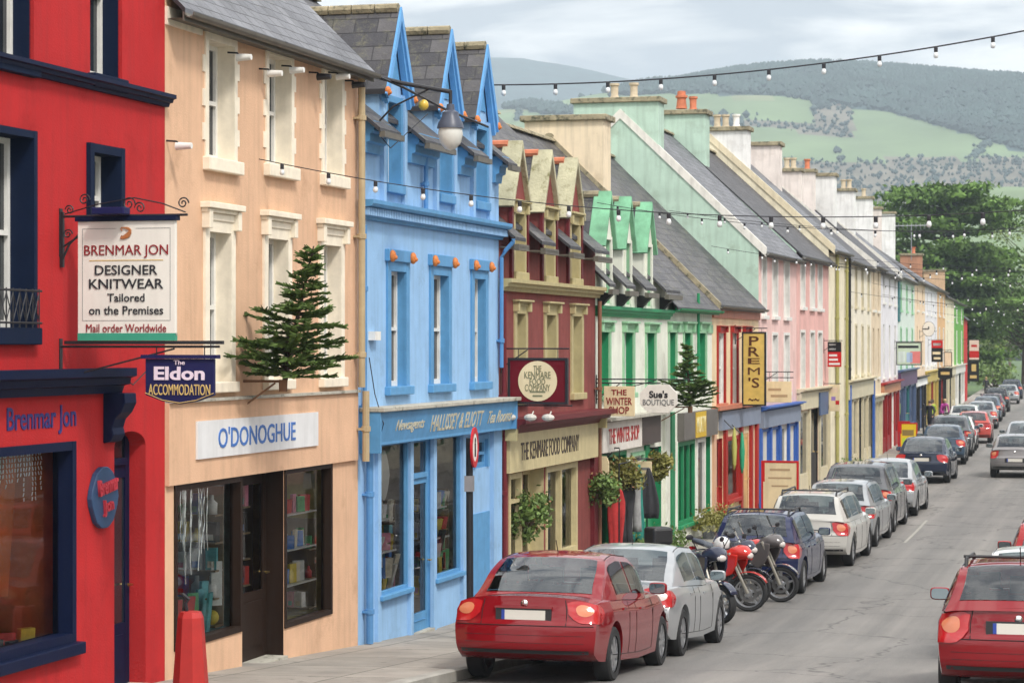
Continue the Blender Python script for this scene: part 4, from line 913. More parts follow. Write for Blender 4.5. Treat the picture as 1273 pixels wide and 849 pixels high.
pw = lambda s: lerp_t(PAVW, s)
def pave_mat():
    m = mat('concrete_paving', (.30, .275, .24), rough=.85, var=.22, scale=1.2, bump=.3, bscale=50, dirt=((.1, .095, .08), 2.5, .58))
    nt = m.node_tree; p = nt.nodes['Principled BSDF']; src = p.inputs['Base Color'].links[0].from_socket
    tc = node(nt, 'ShaderNodeTexCoord'); mp = node(nt, 'ShaderNodeMapping'); mp.inputs['Rotation'].default_value = (0, 0, R(15.5)); nt.links.new(tc.outputs['Object'], mp.inputs[0])
    br = node(nt, 'ShaderNodeTexBrick'); br.inputs['Scale'].default_value = 1; br.inputs['Brick Width'].default_value = 1.3; br.inputs['Row Height'].default_value = 1.6; br.inputs['Mortar Size'].default_value = .012; br.offset = 0
    br.inputs['Color1'].default_value = (1, 1, 1, 1); br.inputs['Color2'].default_value = (.86, .86, .86, 1); br.inputs['Mortar'].default_value = (.35, .35, .33, 1); nt.links.new(mp.outputs[0], br.inputs['Vector'])
    mx = node(nt, 'ShaderNodeMix', data_type='RGBA', blend_type='MULTIPLY'); mx.inputs[0].default_value = 1; nt.links.new(src, mx.inputs[6]); nt.links.new(br.outputs[0], mx.inputs[7]); nt.links.new(mx.outputs[2], p.inputs['Base Color']); return m
PAVE = pave_mat()
ribbon('road', lambda s: pw(s) - .02, 13.8, 0, road_mat(), nx=8)
ribbon('pavement', -.25, lambda s: pw(s) - .16, .14, PAVE, nx=3)
KERB = mat('kerb_stone', (.3, .29, .26), rough=.8, var=.2, scale=3, bump=.3, bscale=40)
def kerb(oa, ob, face):
    mb = MB(); rows = []; s = -14
    while s <= 290:
        X = facX(s); d = sdir(s); n = Vector((d.y, -d.x)); a, b = oa(s), ob(s); r = []
        for o, dz in (((b, -.05), (b, .125), (b - .03 * face, .143), (a, .143)) ): p = Vector((X, s)) + n * o; r.append((p.x, p.y, roadz(p.y) + dz))
        rows.append(r); s += 1
    tag(mb.grid(rows).build('kerb', KERB, None), kind='structure')
kerb(lambda s: pw(s) - .165, lambda s: pw(s), 1)
ribbon('pavement', 13.95, 16.2, .14, PAVE, nx=2); kerb(lambda s: 13.955, lambda s: 13.8, -1)
YLW = mat('worn_white_paint', (.32, .31, .27), rough=.8, var=.35, scale=3, dirt=((.18, .175, .16), 3, .5))
mb = MB()
for s0, s1 in ((57, 64),):   # worn parking bay line
    rows = []; s = s0
    while s <= s1:
        X = facX(s); d = sdir(s); n = Vector((d.y, -d.x)); r = []
        for o in (pw(s) + 2.17, pw(s) + 2.24): p = Vector((X, s)) + n * o; r.append((p.x, p.y, roadz(p.y) + .005))
        rows.append(r); s += 1
    mb.grid(rows)
tag(mb.build('road_marking', YLW), kind='structure')
ribbon('gutter_grit', lambda s: pw(s) + .002, lambda s: pw(s) + .16, .003, mat('gutter_grit', (.07, .065, .055), rough=.95, var=.5, scale=5, bump=.6, bscale=60), nx=1, s1=120)
G_ = mat('meadow_ground', (.07, .12, .035), rough=.95, var=.35, scale=.05)
mb = MB(); mb.quad([(-1950, -45, -.5), (3550, -45, -.5), (3550, 4750, -.5), (-1950, 4750, -.5)]); tag(mb.build('ground', G_, fix=False), kind='structure')

# ================================================================ HILLS
def hill(name, profile, dist, depth, zbase, cover_fn, seed, nx=170, ny=46):
    """profile: skyline (px,y) list at distance dist; slopes down towards the camera over `depth` metres"""
    from mathutils import noise
    xs0, xs1 = profile[0][0], profile[-1][0]; cols = [COVER[k] for k in COVER]; verts = []; mb = MB()
    rows = []
    for j in range(ny + 1):
        t = j / ny; r = []
        for i in range(nx + 1):
            px = xs0 + (xs1 - xs0) * i / nx; y = lerp_t(profile, px)
            D = dist - depth * (1 - t); ztop = zat(y, dist); X = (px - CX) / FPX * dist
            sh = math.sin(min(t, 1) * math.pi / 2) ** 1.15
            z = zbase + (ztop - zbase) * sh + (noise.noise(Vector((X * .004, D * .004, seed))) * 22 + noise.noise(Vector((X * .013, D * .013, seed))) * 7) * (sh * (1 - t) * 2 + .0)
            r.append((X, D, z))
        rows.append(r)
    for k in range(1, 4): rows.append([(p[0], dist + k * 150, p[2] - 30 * k * k) for p in rows[ny]])
    mb.grid(rows); me = mb.mesh(name, smooth=True)
    for c in COVER.values(): me.materials.append(c)
    ks = list(COVER)
    def pix(p): return (CX + p[0] / p[1] * FPX, HY - (p[2] - CAMZ) / p[1] * FPX)
    for p in me.polygons: p.material_index = ks.index(cover_fn(p.center, noise))
    o = link(name, me); tag(o, kind='structure'); return o, rows
COVER = {'field': mat('hill_grass', (.15, .215, .10), rough=1, var=.25, scale=.012), 'pale': mat('hill_pasture', (.20, .225, .115), rough=1, var=.3, scale=.01), 'wood': mat('hazy_hill_conifer', (.032, .065, .062), rough=1, var=.5, scale=.05), 'scrub': mat('hill_scrub', (.15, .135, .1), rough=1, var=.5, scale=.03, bump=.8, bscale=.1)}  # conifer blue-green, with some of the distance haze painted into the blue
from mathutils import noise as _nz
def cover(c, nz):
    X, D, z = c; k = X / D * FPX + CX; y = HY - (z - CAMZ) / D * FPX      # land cover: fields in the middle slope, woods above and below
    w = nz.noise(Vector((X * .006, D * .004, 1))) * 16 + nz.noise(Vector((X * .02, D * .015, 4))) * 7
    top = lerp_t([(600, 95), (780, 118), (860, 118), (960, 120), (1100, 135), (1273, 190), (1400, 215)], k)
    if y + w * .4 < top: return 'wood'
    if y + w * .3 < top + 28 and k < 1010: return 'pale' if w > 3 else 'field'
    if y + w * .4 < top + 38 and k < 1060: return 'wood' if w > -3 else 'scrub'
    if y + w < lerp_t([(600, 180), (900, 190), (1040, 196), (1130, 190), (1230, 195), (1273, 200)], k): return 'field' if w < 8 else 'pale'
    return 'wood' if w > 9 else 'scrub'
PROF = [(560, 160), (700, 135), (800, 118), (860, 106), (900, 101), (950, 97), (990, 95), (1030, 97), (1080, 100), (1150, 106), (1210, 110), (1273, 116), (1330, 126), (1420, 150), (1560, 190)]
h1, rows1 = hill('hill', PROF, 2400, 1050, 20, cover, 3)
h2, _ = hill('mountain', [(200, 160), (400, 120), (560, 88), (610, 79), (650, 80), (700, 90), (760, 103), (840, 120), (940, 150), (1100, 190)], 4000, 1200, 20, lambda c, nz: 'wood' if nz.noise(Vector((c[0] * .002, c[1] * .002, 2))) > -.25 else 'scrub', 8)  # mostly wood cover, picked so its blue paints haze onto the mountain
h3, _ = hill('knoll', [(1000, 300), (1130, 258), (1200, 240), (1240, 236), (1300, 238), (1400, 250), (1500, 280)], 1100, 350, 5, lambda c, nz: 'field', 5, nx=40, ny=14)
# far-off woods on the hill: one mass of small conifers
rnd = random.Random(12); mb = MB(); cnt = 0
while cnt < 42000:
    j = rnd.randrange(4, 46); i = rnd.randrange(0, 170); a_, b_ = rnd.random(), rnd.random(); j2 = min(j + 1, 46); p = Vector(rows1[j][i]).lerp(Vector(rows1[j][i + 1]), a_).lerp(Vector(rows1[j2][i]).lerp(Vector(rows1[j2][i + 1]), a_), b_)
    cv = cover(p, _nz)
    if cv == 'field' and rnd.random() > .0015 or cv == 'pale' and rnd.random() > .004 or cv == 'scrub' and rnd.random() > .45: continue
    cnt += 1; hh = rnd.uniform(3, 7.5) * (.5 if cv == 'scrub' else 1); r = hh * rnd.uniform(.3, .75); i0 = len(mb.v); q_ = rnd.random() * 1.2
    mb.v += [(p.x + r * rnd.uniform(.7, 1.2) * math.cos(a + q_), p.y + r * math.sin(a + q_), p.z + hh * rnd.uniform(.2, .6)) for a in (0, 1.26, 2.5, 3.77, 5)] + [(p.x + rnd.uniform(-1, 1), p.y, p.z + hh), (p.x, p.y, p.z - 1)]
    for k in range(5): mb.f.append((i0 + k, i0 + (k + 1) % 5, i0 + 5)); mb.f.append((i0 + (k + 1) % 5, i0 + k, i0 + 6))
for k in range(22):     # hedgerows across the pasture
    i, j = rnd.randrange(10, 150), rnd.randrange(8, 34); di, dj = rnd.choice(((1, 0), (0, 1), (1, 1), (1, -1), (2, 1)))
    for q in range(rnd.randrange(60, 160)):
        t = q / 9; ii, jj = i + di * t, j + dj * t * .6
        if not (0 <= ii < 169 and 0 <= jj < 45): break
        p = Vector(rows1[int(jj)][int(ii)]).lerp(Vector(rows1[int(jj) + 1][int(ii) + 1]), ((ii % 1) + (jj % 1)) / 2) + Vector((rnd.uniform(-2, 2), rnd.uniform(-2, 2), 0))
        if cover(p, _nz) in ('wood', 'scrub'): continue
        hh = rnd.uniform(1.5, 4); i0 = len(mb.v); mb.v += [(p.x + hh * .7 * math.cos(a), p.y + hh * .7 * math.sin(a), p.z + hh * .4) for a in (0, 1.26, 2.5, 3.77, 5)] + [(p.x, p.y, p.z + hh), (p.x, p.y, p.z - 1)]
        for k2 in range(5): mb.f.append((i0 + k2, i0 + (k2 + 1) % 5, i0 + 5)); mb.f.append((i0 + (k2 + 1) % 5, i0 + k2, i0 + 6))
tag(mb.build('hill_woods', mat('hazy_far_conifers', (.035, .062, .055), rough=1, var=.4, scale=.02), fix=False), 'dark conifer woods covering the upper slopes of the far hill', 'woods', kind='stuff')  # tree colour carries the same painted haze blue as the slope

# ================================================================ TREES
LEAFD = mat('cedar_leaf', (.095, .17, .035), rough=.7, var=.75, scale=.35, spec=.2); LEAFM = mat('fir_needle', (.11, .175, .045), rough=.6, var=.6, scale=4, spec=.3)
LEAFY = mat('spring_leaf', (.13, .19, .03), rough=.6, var=.4, scale=.8); BARK = mat('bark', (.07, .05, .035), rough=.95, var=.3, scale=3, bump=.6, bscale=20)
LEAFG = mat('mid_leaf', (.12, .19, .045), rough=.6, var=.5, scale=4); TWIG = mat('bare_twig', (.16, .12, .09), rough=.95)
def cedar():
    D = 236; x = (1172 - CX) / FPX * D; root = empty('cedar_tree', (x, D, -.4), label='huge dark green spreading cedar with layered boughs at the end of the street', cat='tree')
    MB().tube([(0, 0, 0), (.2, 0, 6), (-.2, .2, 12), (.1, 0, 18)], [.8, .65, .42, .12], 10).build('trunk', BARK, root)
    rnd = random.Random(5); pts = []; br = MB()
    top = 20.2; prof = [(1.5, 4.0), (4, 6.8), (7, 8.4), (10, 8.9), (13, 9.4), (15.5, 9.2), (17.5, 8.2), (19, 6.6), (20.2, 3.5)]
    for k in range(150):
        z = 1.6 + (top - 1.6) * rnd.random() ** .85; a = rnd.random() * 6.283; ln = lerp_t(prof, z) * rnd.uniform(.62, 1.05); zt = z + rnd.uniform(-.2, .7)
        e = Vector((math.cos(a) * ln, math.sin(a) * ln, zt)); br.tube([(0, 0, z - .8), tuple(e * .55 + Vector((0, 0, zt * .0 + (z - .2) * .45))), tuple(e)], [.14, .08, .03], 5)
        w = rnd.uniform(1.0, 1.9)
        for q in range(330):
            t = rnd.uniform(.2, 1.06); c = Vector((math.cos(a) * ln * t, math.sin(a) * ln * t, z - .3 + (zt - z + .4) * t))
            ww = w * (1.15 - .5 * abs(t - .65)); pts.append((c.x + rnd.gauss(0, ww * .55), c.y + rnd.gauss(0, ww * .55), c.z + rnd.gauss(0, .16) - .12 * rnd.random()))
    br.build('boughs', BARK, root); leaf_mesh('crown', pts, .3, LEAFD, root, flat=.25, seed=3)
cedar()
def broad(x, D, z0, hh, r, m, label, name='tree', n=2600, size=.16, seed=1, bare=False, group=None, trunk=.25):
    root = empty(name, (x, D, z0), label=label, cat='tree', group=group); rnd = random.Random(seed)
    tb = MB().tube([(0, 0, 0), (.1, 0, hh * .35), (0, .1, hh * .8)], [trunk, trunk * .7, .04], 8); pts = []; ends = []
    for k in range(26):
        a = rnd.random() * 6.283; z = hh * rnd.uniform(.3, .75); l = r * rnd.uniform(.5, .95); e = Vector((math.cos(a) * l, math.sin(a) * l, min(hh * .97, z + l * rnd.uniform(.3, .9))))
        tb.tube([(0, 0, z * .9), tuple(e * .5 + Vector((0, 0, z * .45))), tuple(e)], [trunk * .3, trunk * .18, .02], 5); ends.append(e)
        if bare:
            for q in range(16):
                s = e * rnd.uniform(.45, 1) ; s.z = z + (e.z - z) * rnd.uniform(.4, 1); t = s + Vector((rnd.gauss(0, .9), rnd.gauss(0, .9), rnd.uniform(.2, 1.6))); tb.tube([tuple(s), tuple(t)], [.03, .008], 3)
    tb.build('trunk', TWIG if bare else BARK, root)
    if not bare or n:
        for k in range(n):
            e = rnd.choice(ends); pts.append((e.x + rnd.gauss(0, r * .22), e.y + rnd.gauss(0, r * .22), e.z + rnd.gauss(0, r * .17)))
        leaf_mesh('crown', pts, size, m, root, seed=seed)
def T(px, y, D): return ((px - CX) / FPX * D, D, zat(y, D))
for (px, D, hh, r, m, lab, nm, n, sd, bare) in (
    (1275, 300, 24, 5, LEAFY, 'yellow green spring tree at the right of the cedar', 'spring_tree', 2400, 2, False),
    (1243, 300, 9, 3.2, LEAFY, 'low yellowish tree under the cedar near the street end', 'spring_tree', 1500, 3, False),
    (1272, 246, 13.5, 5.5, LEAFD, 'dark evergreen at the right edge beside the huge cedar', 'evergreen_tree', 9000, 4, False),
    (1215, 330, 13, 4, LEAFG, 'mid green tree behind the cedar trunk', 'leafy_tree', 2400, 5, False),
    (1272, 320, 11, 3, LEAFY, 'bare branched greyish tree at the far end of the street', 'bare_tree', 120, 6, True),
    (1255, 340, 14, 3.4, LEAFY, 'tall thin bare tree rising beyond the street end', 'bare_tree', 60, 7, True),
    (1118, 420, 27, 7, LEAFY, 'large bare tree showing over the roofs left of the cedar', 'bare_tree', 200, 9, True),
    (1235, 215, 3.0, 1.8, LEAFG, 'rounded green bush beside the far pavement', 'bush', 900, 8, False)):
    broad((px - CX) / FPX * D, D, -.4, hh, r, m, lab, nm, n, .13 + D / 2600, sd, bare)

def fir(px_root, pxb, yb, pxt, yt, r, label, seed, n=16, bracket=True):
    P = fac(px_root); d = sdir(P.y); nrm = Vector((d.y, -d.x)); k = (pxb - CX) / FPX; o = (k * P.y - P.x) / (nrm.x - k * nrm.y); D = P.y + nrm.y * o
    b = Vector(((pxb - CX) / FPX * D, D, zat(yb, D))); t = Vector(((pxt - CX) / FPX * D, D, zat(yt, D))); H = (t - b).length
    root = empty('fir_tree', tuple(b), label=label, cat='tree', group='small fir trees mounted on the shop fronts'); tl = t - b
    MB().tube([(0, 0, -.1), tuple(tl * .5), tuple(tl)], [.035, .025, .008], 7).build('trunk', BARK, root)
    rnd = random.Random(seed); pts = []; bm_ = MB(); mb = MB()
    for i in range(n * 8):
        f = .03 + .95 * (i / (n * 8)) ** 1.25; a = i * 2.4 + rnd.uniform(-.3, .3); ln = r * lerp_t([(0, .7), (.1, 1), (.3, .95), (.45, .66), (.6, .4), (.75, .22), (1, .05)], f) * rnd.uniform(.55, 1.15) + .03; c = tl * f; a += rnd.uniform(-.7, .7)
        e = Vector((math.cos(a) * ln, math.sin(a) * ln, ln * rnd.uniform(-.12, .42) * (1 if f < .7 else 1.8)))
        bm_.tube([tuple(c), tuple(c + e)], [.008, .003], 4)
        side = Vector((-math.sin(a), math.cos(a), 0))
        for q in range(int(14 + 130 * ln)):
            s = c + e * rnd.uniform(.15, 1.0); tw = (e.normalized() * rnd.uniform(.3, 1) + side * rnd.choice((-1, 1)) * rnd.uniform(.2, 1) + Vector((0, 0, rnd.uniform(-.25, .35)))).normalized() * rnd.uniform(.05, .11)
            w = tw.cross(Vector((rnd.random(), rnd.random(), 1))).normalized() * .014; mb.quad([s - w, s + w, s + tw + w * .4, s + tw - w * .4])
            w2 = tw.cross(w).normalized() * .014; mb.quad([s - w2, s + w2, s + tw + w2 * .4, s + tw - w2 * .4])
    bm_.build('branches', BARK, root); mb.build('crown', LEAFM, root, fix=False)
    br = empty('tree_bracket', (P.x, P.y, b.z), math.atan2(nrm.y, nrm.x), label='iron wall bracket holding the ' + ('large fir on the peach shop' if seed == 1 else 'small fir on the emerald green shop'), cat='bracket')
    MB().tube([(0, 0, 0), (o, 0, 0)], .018, 6).tube([(0, 0, -.3), (o * .8, 0, -.02)], .012, 6).lathe([(.05, -.12), (.055, .02), (.045, .02), (.04, -.1)], 10, (o, 0, 0)).build('arm', mat('rusty_iron', (.2, .1, .05), rough=.8), br)
fir(303, 352, 474, 390, 306, .68, 'large bushy fir tree leaning out from the peach shop wall', 1)
fir(822, 858, 506, 853, 428, .62, 'small fir tree mounted above the emerald green shop fascia', 2, n=12)

# hanging baskets and shrubs in front of the shops
def basket(px_root, px, y, r, label, seed, m=LEAFG, tall=1.0):
    P = fac(px_root); d = sdir(P.y); nrm = Vector((d.y, -d.x)); k = (px - CX) / FPX; o = (k * P.y - P.x) / (nrm.x - k * nrm.y); D = P.y + nrm.y * o; z = zat(y, D)
    root = empty('hanging_basket', (P.x + nrm.x * o, D, z), math.atan2(nrm.y, nrm.x), label=label, cat='plant', group='planted hanging baskets along the shop fronts')
    MB().lathe([(0, -r * .62), (r * .3, -r * .55), (r * .45, -.12), (r * .47, -.1), (r * .4, -.1), (0, -.14)], 14).build('basket', mat('basket_liner', (.06, .04, .025), rough=.9), root)
    MB().tube([(0, 0, -.1), (0, 0, r * 1.3)], .008, 5).tube([(0, 0, r * 1.3), (-o, 0, r * 1.3)], .015, 5).tube([(-o, 0, r * .8), (-o * .4, 0, r * 1.28)], .01, 5).build('bracket', IRON, root)
    rnd = random.Random(seed); pts = []
    cl = [(rnd.gauss(0, r * .42), rnd.gauss(0, r * .42), rnd.uniform(-.75, .7) * r * tall) for _ in range(16)]
    for _ in range(2600): c = rnd.choice(cl); pts.append((c[0] + rnd.gauss(0, r * .2), c[1] + rnd.gauss(0, r * .2), c[2] + rnd.gauss(0, r * .2)))
    leaf_mesh('foliage', pts, .048, m, root, seed=seed)
    leaf_mesh('dry_leaves', [(rnd.gauss(0, r * .45), rnd.gauss(0, r * .45), rnd.uniform(-.6, .9) * r) for _ in range(90)], .04, mat('russet_leaf', (.22, .11, .04), rough=.7), root, seed=seed + 1)
OL = mat('olive_leaf', (.22, .21, .05), rough=.6, var=.4, scale=5)
basket(650, 651, 640, .4, 'green hanging basket in front of the cream timber shopfront', 1)
basket(735, 739, 606, .36, 'reddish green hanging basket beside the maroon pilaster', 2, LEAFG, .8)
basket(755, 770, 590, .4, 'olive yellow hanging basket under the winter shop fascia', 3, OL, .7)
basket(805, 818, 580, .3, 'small olive hanging basket beside the green shop door', 4, OL)
def pot_plant(x, y, r, hh, label, seed, m=LEAFG):
    z = pavz(y); root = empty('potted_shrub', (x, y, z), label=label, cat='plant'); rnd = random.Random(seed)
    MB().lathe([(0, 0), (.12, 0), (.15, .2), (.165, .2), (.165, .23), (.13, .23), (.12, .19), (0, .19)], 14).build('pot', mat('dark_pot', (.03, .035, .03), rough=.7), root, auto=40)
    leaf_mesh('foliage', [(rnd.gauss(0, r * .5), rnd.gauss(0, r * .5), .2 + abs(rnd.gauss(.2, .2)) * hh) for _ in range(900)], .045, m, root, seed=seed)
def fo(px, o): P = fac(px); d = sdir(P.y); return (P.x + d.y * o, P.y - d.x * o)
for px, o, lab, sd in ((802, .4, 'green potted shrub at the foot of the green and white shop', 1), (862, .35, 'bright green potted shrub under the emerald shop window', 2), (874, .35, 'second potted shrub before the emerald shop door', 3), (1046, .4, 'green potted plant by the bare cream wall', 4), (760, .45, 'low potted plant beside the clothes rack', 5)):
    x, y = fo(px, o); pot_plant(x, y, .5, .7, lab, sd, OL if sd in (2, 3) else LEAFG)
# ================================================================ SIGNS
def hang_frame(pxroot):
    P = fac(pxroot); d = sdir(P.y); n = Vector((d.y, -d.x)); rz = math.atan2(d.y, d.x) - math.pi / 2
    def o(px): k = (px - CX) / FPX; return (k * P.y - P.x) / (n.x - k * n.y)
    def z(px, y): return zat(y, P.y + n.y * o(px))
    return P, rz, o, z
def scroll(mb, x, z, r, turns=1.6, sg=1, th=.008):
    mb.tube([(x + sg * r * (1 - t / (turns * 6.283) * .85) * math.cos(t), 0, z + r * (1 - t / (turns * 6.283) * .85) * math.sin(t)) for t in [turns * 6.283 * k / 22 for k in range(23)]], th, 5)
def hanging_sign(name, label, pxroot, pxl, pxr, yt, yb, board, lines, frame=None, shape=None, arms=((0, 0),), group=None, squig=()):
    P, rz, o, z = hang_frame(pxroot); a, b = o(pxl), o(pxr); zt, zb = z(pxl, yt), z(pxl, yb)
    root = empty(name, (P.x, P.y, 0), rz, label=label, cat='sign', group=group); cx, cz = (a + b) / 2, (zt + zb) / 2; w, hh = b - a, zt - zb
    if shape == 'oct': c = .22; poly = [(a + w * c, zb), (b - w * c, zb), (b, zb + hh * .3), (b, zt - hh * .3), (b - w * c, zt), (a + w * c, zt), (a, zt - hh * .3), (a, zb + hh * .3)]
    elif shape == 'bow': poly = [(a, zb + hh * .2), (a + w * .25, zb + hh * .06), (cx, zb), (b - w * .25, zb + hh * .06), (b, zb + hh * .2), (b, zt), (a, zt)]
    elif shape == 'round': poly = [(cx + w / 2 * math.cos(t), cz + hh / 2 * math.sin(t)) for t in [6.283 * k / 28 for k in range(28)]]
    else: poly = [(a, zb), (b, zb), (b, zt), (a, zt)]
    MB().prism(poly, 'y', -.025, .025).build('board', board, root, bevel=.005)
    if frame:
        fm = MB(); t = .03
        if shape in (None,): fm.box(a - t, a + .01, -.04, .04, zb - t, zt + t); fm.box(b - .01, b + t, -.04, .04, zb - t, zt + t); fm.box(a + .01, b - .01, -.038, .038, zt - .01, zt + t); fm.box(a + .01, b - .01, -.038, .038, zb - t, zb + .01)
        else: fm.tube([(p[0], 0, p[1]) for p in poly + [poly[0]]], .022, 6)
        fm.build('frame', frame, root)
    am = MB()
    for (dz, ext) in arms: am.tube([(0, 0, zt + dz), (b + ext, 0, zt + dz)], .014, 6)
    am.tube([(0, 0, zt + arms[0][0] - .32), (min(a + .3, b), 0, zt + arms[0][0] - .02)], .01, 6); am.box(-.012, .012, -.03, .03, zt + arms[0][0] - .4, zt + arms[0][0] + .08)
    if arms[0][0] > .01:
        for x in (a + w * .15, b - w * .15): am.tube([(x, 0, zt), (x, 0, zt + arms[0][0])], .006, 5)
    am.build('bracket', IRON, root)
    for tx, fz, fh, fw, m, bd in lines:
        t = text_mesh('lettering', tx, hh * fh, m, root, width=w * fw if fw else None, bold=bd); t.location = (cx, -.03, zb + hh * fz)
    for fx, fz, fw, fh, m in squig: MB().box(a + w * fx, a + w * (fx + fw), -.0285, -.024, zb + hh * fz, zb + hh * (fz + fh)).build('painted_panel', m, root)
    return root, (a, b, zb, zt), am
INK = mat('sign_black', (.03, .03, .035), rough=.5); INKR = mat('sign_dark_red', (.25, .02, .025), rough=.5); GOLD = mat('sign_gold', (.6, .42, .16), rough=.5); SIGNW = mat('sign_white', (.74, .71, .65), rough=.5, var=.05, streak=.12); SGNNAVY = mat('sign_navy', (.015, .015, .07), rough=.4); SIGNP = mat('sign_pale_lilac', (.72, .6, .7), rough=.5); SIGNC = mat('sign_cream', (.72, .60, .38), rough=.6, var=.1, streak=.2); SIGNG = mat('sign_grey_letters', (.2, .2, .2), rough=.5)
r_, (a, b, zb, zt), _ = hanging_sign('knitwear_sign', 'large cream hanging sign for designer knitwear on the red shop', 75, 98, 219, 276, 418, SIGNW, [
    ('BRENMAR JON', .735, .115, .86, INKR, .02), ('DESIGNER', .575, .085, .64, INK, .008), ('KNITWEAR', .455, .085, .76, INK, .008), ('Tailored', .335, .07, .38, INK, .004), ('on the Premises', .225, .075, .76, INK, .004), ('Mail order Worldwide', .07, .07, .82, INKR, .002)], arms=((.055, .12),))
w = b - a; hh = zt - zb
MB().box(a - .02, b + .02, -.05, .05, zt + .002, zt + .05).build('top_rail', NAVY, r_)
MB().box(a - .15, b + .5, -.02, .02, zb - .08, zb - .045).build('lower_arm', IRON, r_); MB().box(a, b, -.03, .03, zb - .044, zb + .03).build('green_base', mat('sign_green', (.05, .3, .2), rough=.5), r_)
MB().box(a + w * .22, a + w * .55, -.2, -.04, zt + .06, zt + .13).build('sign_light', SGNNAVY, r_, bevel=.01)
sm = MB()
for x, z, r, s in ((.18, .22, .06, 1), (.02, .12, .05, -1), (.66, .17, .07, 1), (.78, .13, .06, -1), (1.24, .17, .06, 1), (-.0, -.12, .05, 1)): scroll(sm, a + x - .12, zt + z, r, sg=s)
sm.tube([(a - .15, 0, zt + .08), (a + .2, 0, zt + .17), (a + .6, 0, zt + .23), (a + .9, 0, zt + .17), (b + .1, 0, zt + .08)], .007, 5); sm.tube([(a - .19, 0, zt - .4), (a - .1, 0, zt - .22), (a + .12, 0, zt - .02)], .012, 5); sm.box(a - .2, a - .165, -.02, .02, zt - .45, zt + .1)
sm.build('scrollwork', IRON, r_)
for z, m in ((.655, GOLD),): MB().box(a + w * .12, a + w * .88, -.029, -.0255, zb + hh * z, zb + hh * (z + .008)).build('rule', m, r_)
em = MB()
for k in range(3): em.tube([(a + w * .5 + .055 * math.sin(t * 1.3 + k * 2), -.034, zb + hh * (.895) + .055 * math.cos(t * .9 + k)) for t in [k2 * .5 for k2 in range(13)]], .007, 5)
em.build('emblem', mat('emblem_rust', (.45, .16, .05)), r_)
lb = MB(); e = .035
for (x0, x1, z0, z1) in ((a + .05, b - .05, zb + hh * .135, zb + hh * .138), (a + .05, a + w * .4, zt - .075, zt - .071), (a + w * .6, b - .05, zt - .075, zt - .071), (a + .05, a + .054, zb + hh * .135, zt - .075), (b - .054, b - .05, zb + hh * .135, zt - .075)): lb.box(x0, x1, -.028, -.0245, z0, z1)
lb.build('border_line', SIGNG, r_)
r_, (a, b, zb, zt), _ = hanging_sign('accommodation_sign', 'navy hanging sign with bowed bottom and Eldon lettering below the knitwear sign', 75, 182, 267, 446, 502, SGNNAVY, [('The', .92, .1, .16, SIGNP, .01), ('Eldon', .68, .3, .74, SIGNP, .03), ('ACCOMMODATION', .32, .24, .9, GOLD, .012)], shape='bow', arms=((.12, .05),))
MB().box(a - .04, b + .04, -.05, .05, zt + .002, zt + .04).build('top_rail', SGNNAVY, r_); MB().tube([(a + .0, -.028, zb + .11), (a + (b - a) * .25, -.028, zb + .04), ((a + b) / 2, -.028, zb + .012), (b - (b - a) * .25, -.028, zb + .04), (b, -.028, zb + .11)], .004, 4).build('gold_edge', GOLD, r_)
MAROONS = mat('sign_maroon', (.13, .008, .015), rough=.4)
r_, (a, b, zb, zt), _ = hanging_sign('food_company_sign', 'maroon hanging sign with a round cream centre on the maroon shop', 623, 634, 704, 447, 500, MAROONS, [], frame=IRON, arms=((.18, .05), (-.75, .1)))
cx, cz = (a + b) / 2, (zb + zt) / 2; rr = (zt - zb) * .47
MB().lathe([(0, -.034), (rr, -.034), (rr, -.02)], 36, (cx, 0, cz), 'y').build('disc', SIGNC, r_)
for tx, z, hh, ww in (('THE', .62, .1, .4), ('KENMARE', .3, .11, 1.35), ('FOOD', -.02, .1, .8), ('COMPANY', -.33, .11, 1.3)):
    t = text_mesh('lettering', tx, hh, mat('sign_olive_ink', (.2, .2, .12)), r_, width=rr * ww, bold=.004); t.location = (cx, -.037, cz + rr * z)
for k in (-.58, -.78): MB().box(cx - rr * (.4 if k > -.7 else .25), cx + rr * (.4 if k > -.7 else .25), -.038, -.033, cz + rr * k, cz + rr * k + .03).build('small_line', mat('sign_olive_ink', ()), r_)
lm = MB()
for x in (.2, .55, .85): lm.tube([(x, 0, zb - .15), (x, -.15, zb - .22)], .012, 5); lm.ball((x, -.2, zb - .24), .11, .08, .06, 10, 6)
lm.build('floodlights', mat('dirty_white', (.55, .53, .48)), r_)
hanging_sign('winter_shop_sign', 'square cream hanging sign lettered winter shop over the white fascia', 741, 751, 789, 480, 517, SIGNC, [('THE', .8, .18, .5, INKR, .01), ('WINTER', .5, .24, .84, INKR, .01), ('SHOP', .2, .24, .66, INKR, .01)], arms=((.06, .5),))
hanging_sign('boutique_sign', 'white eight sided boutique sign beside the square winter shop sign', 741, 796, 842, 478, 513, SIGNW, [("Sue's", .66, .26, .5, INK, .03), ('BOUTIQUE', .36, .24, .84, SIGNG, .005)], shape='oct', arms=((.1, .25),))
RCH = mat('sign_rich_yellow', (.62, .44, .12), rough=.6, var=.15, scale=4)
BRN = mat('sign_brown_ink', (.10, .04, .02))
hanging_sign('vertical_sign', 'tall yellow hanging sign with stacked brown letters by the red window frames', 914, 924, 951, 414, 503, RCH, [('P', .89, .13, .45, BRN, .01), ('R', .74, .13, .5, BRN, .01), ('E', .61, .08, .55, BRN, .01), ('M', .47, .1, .55, BRN, .01), ("'S", .31, .14, .5, BRN, .01), ('~~', .07, .04, .5, BRN, 0)], frame=IRON, arms=((.12, .06),))
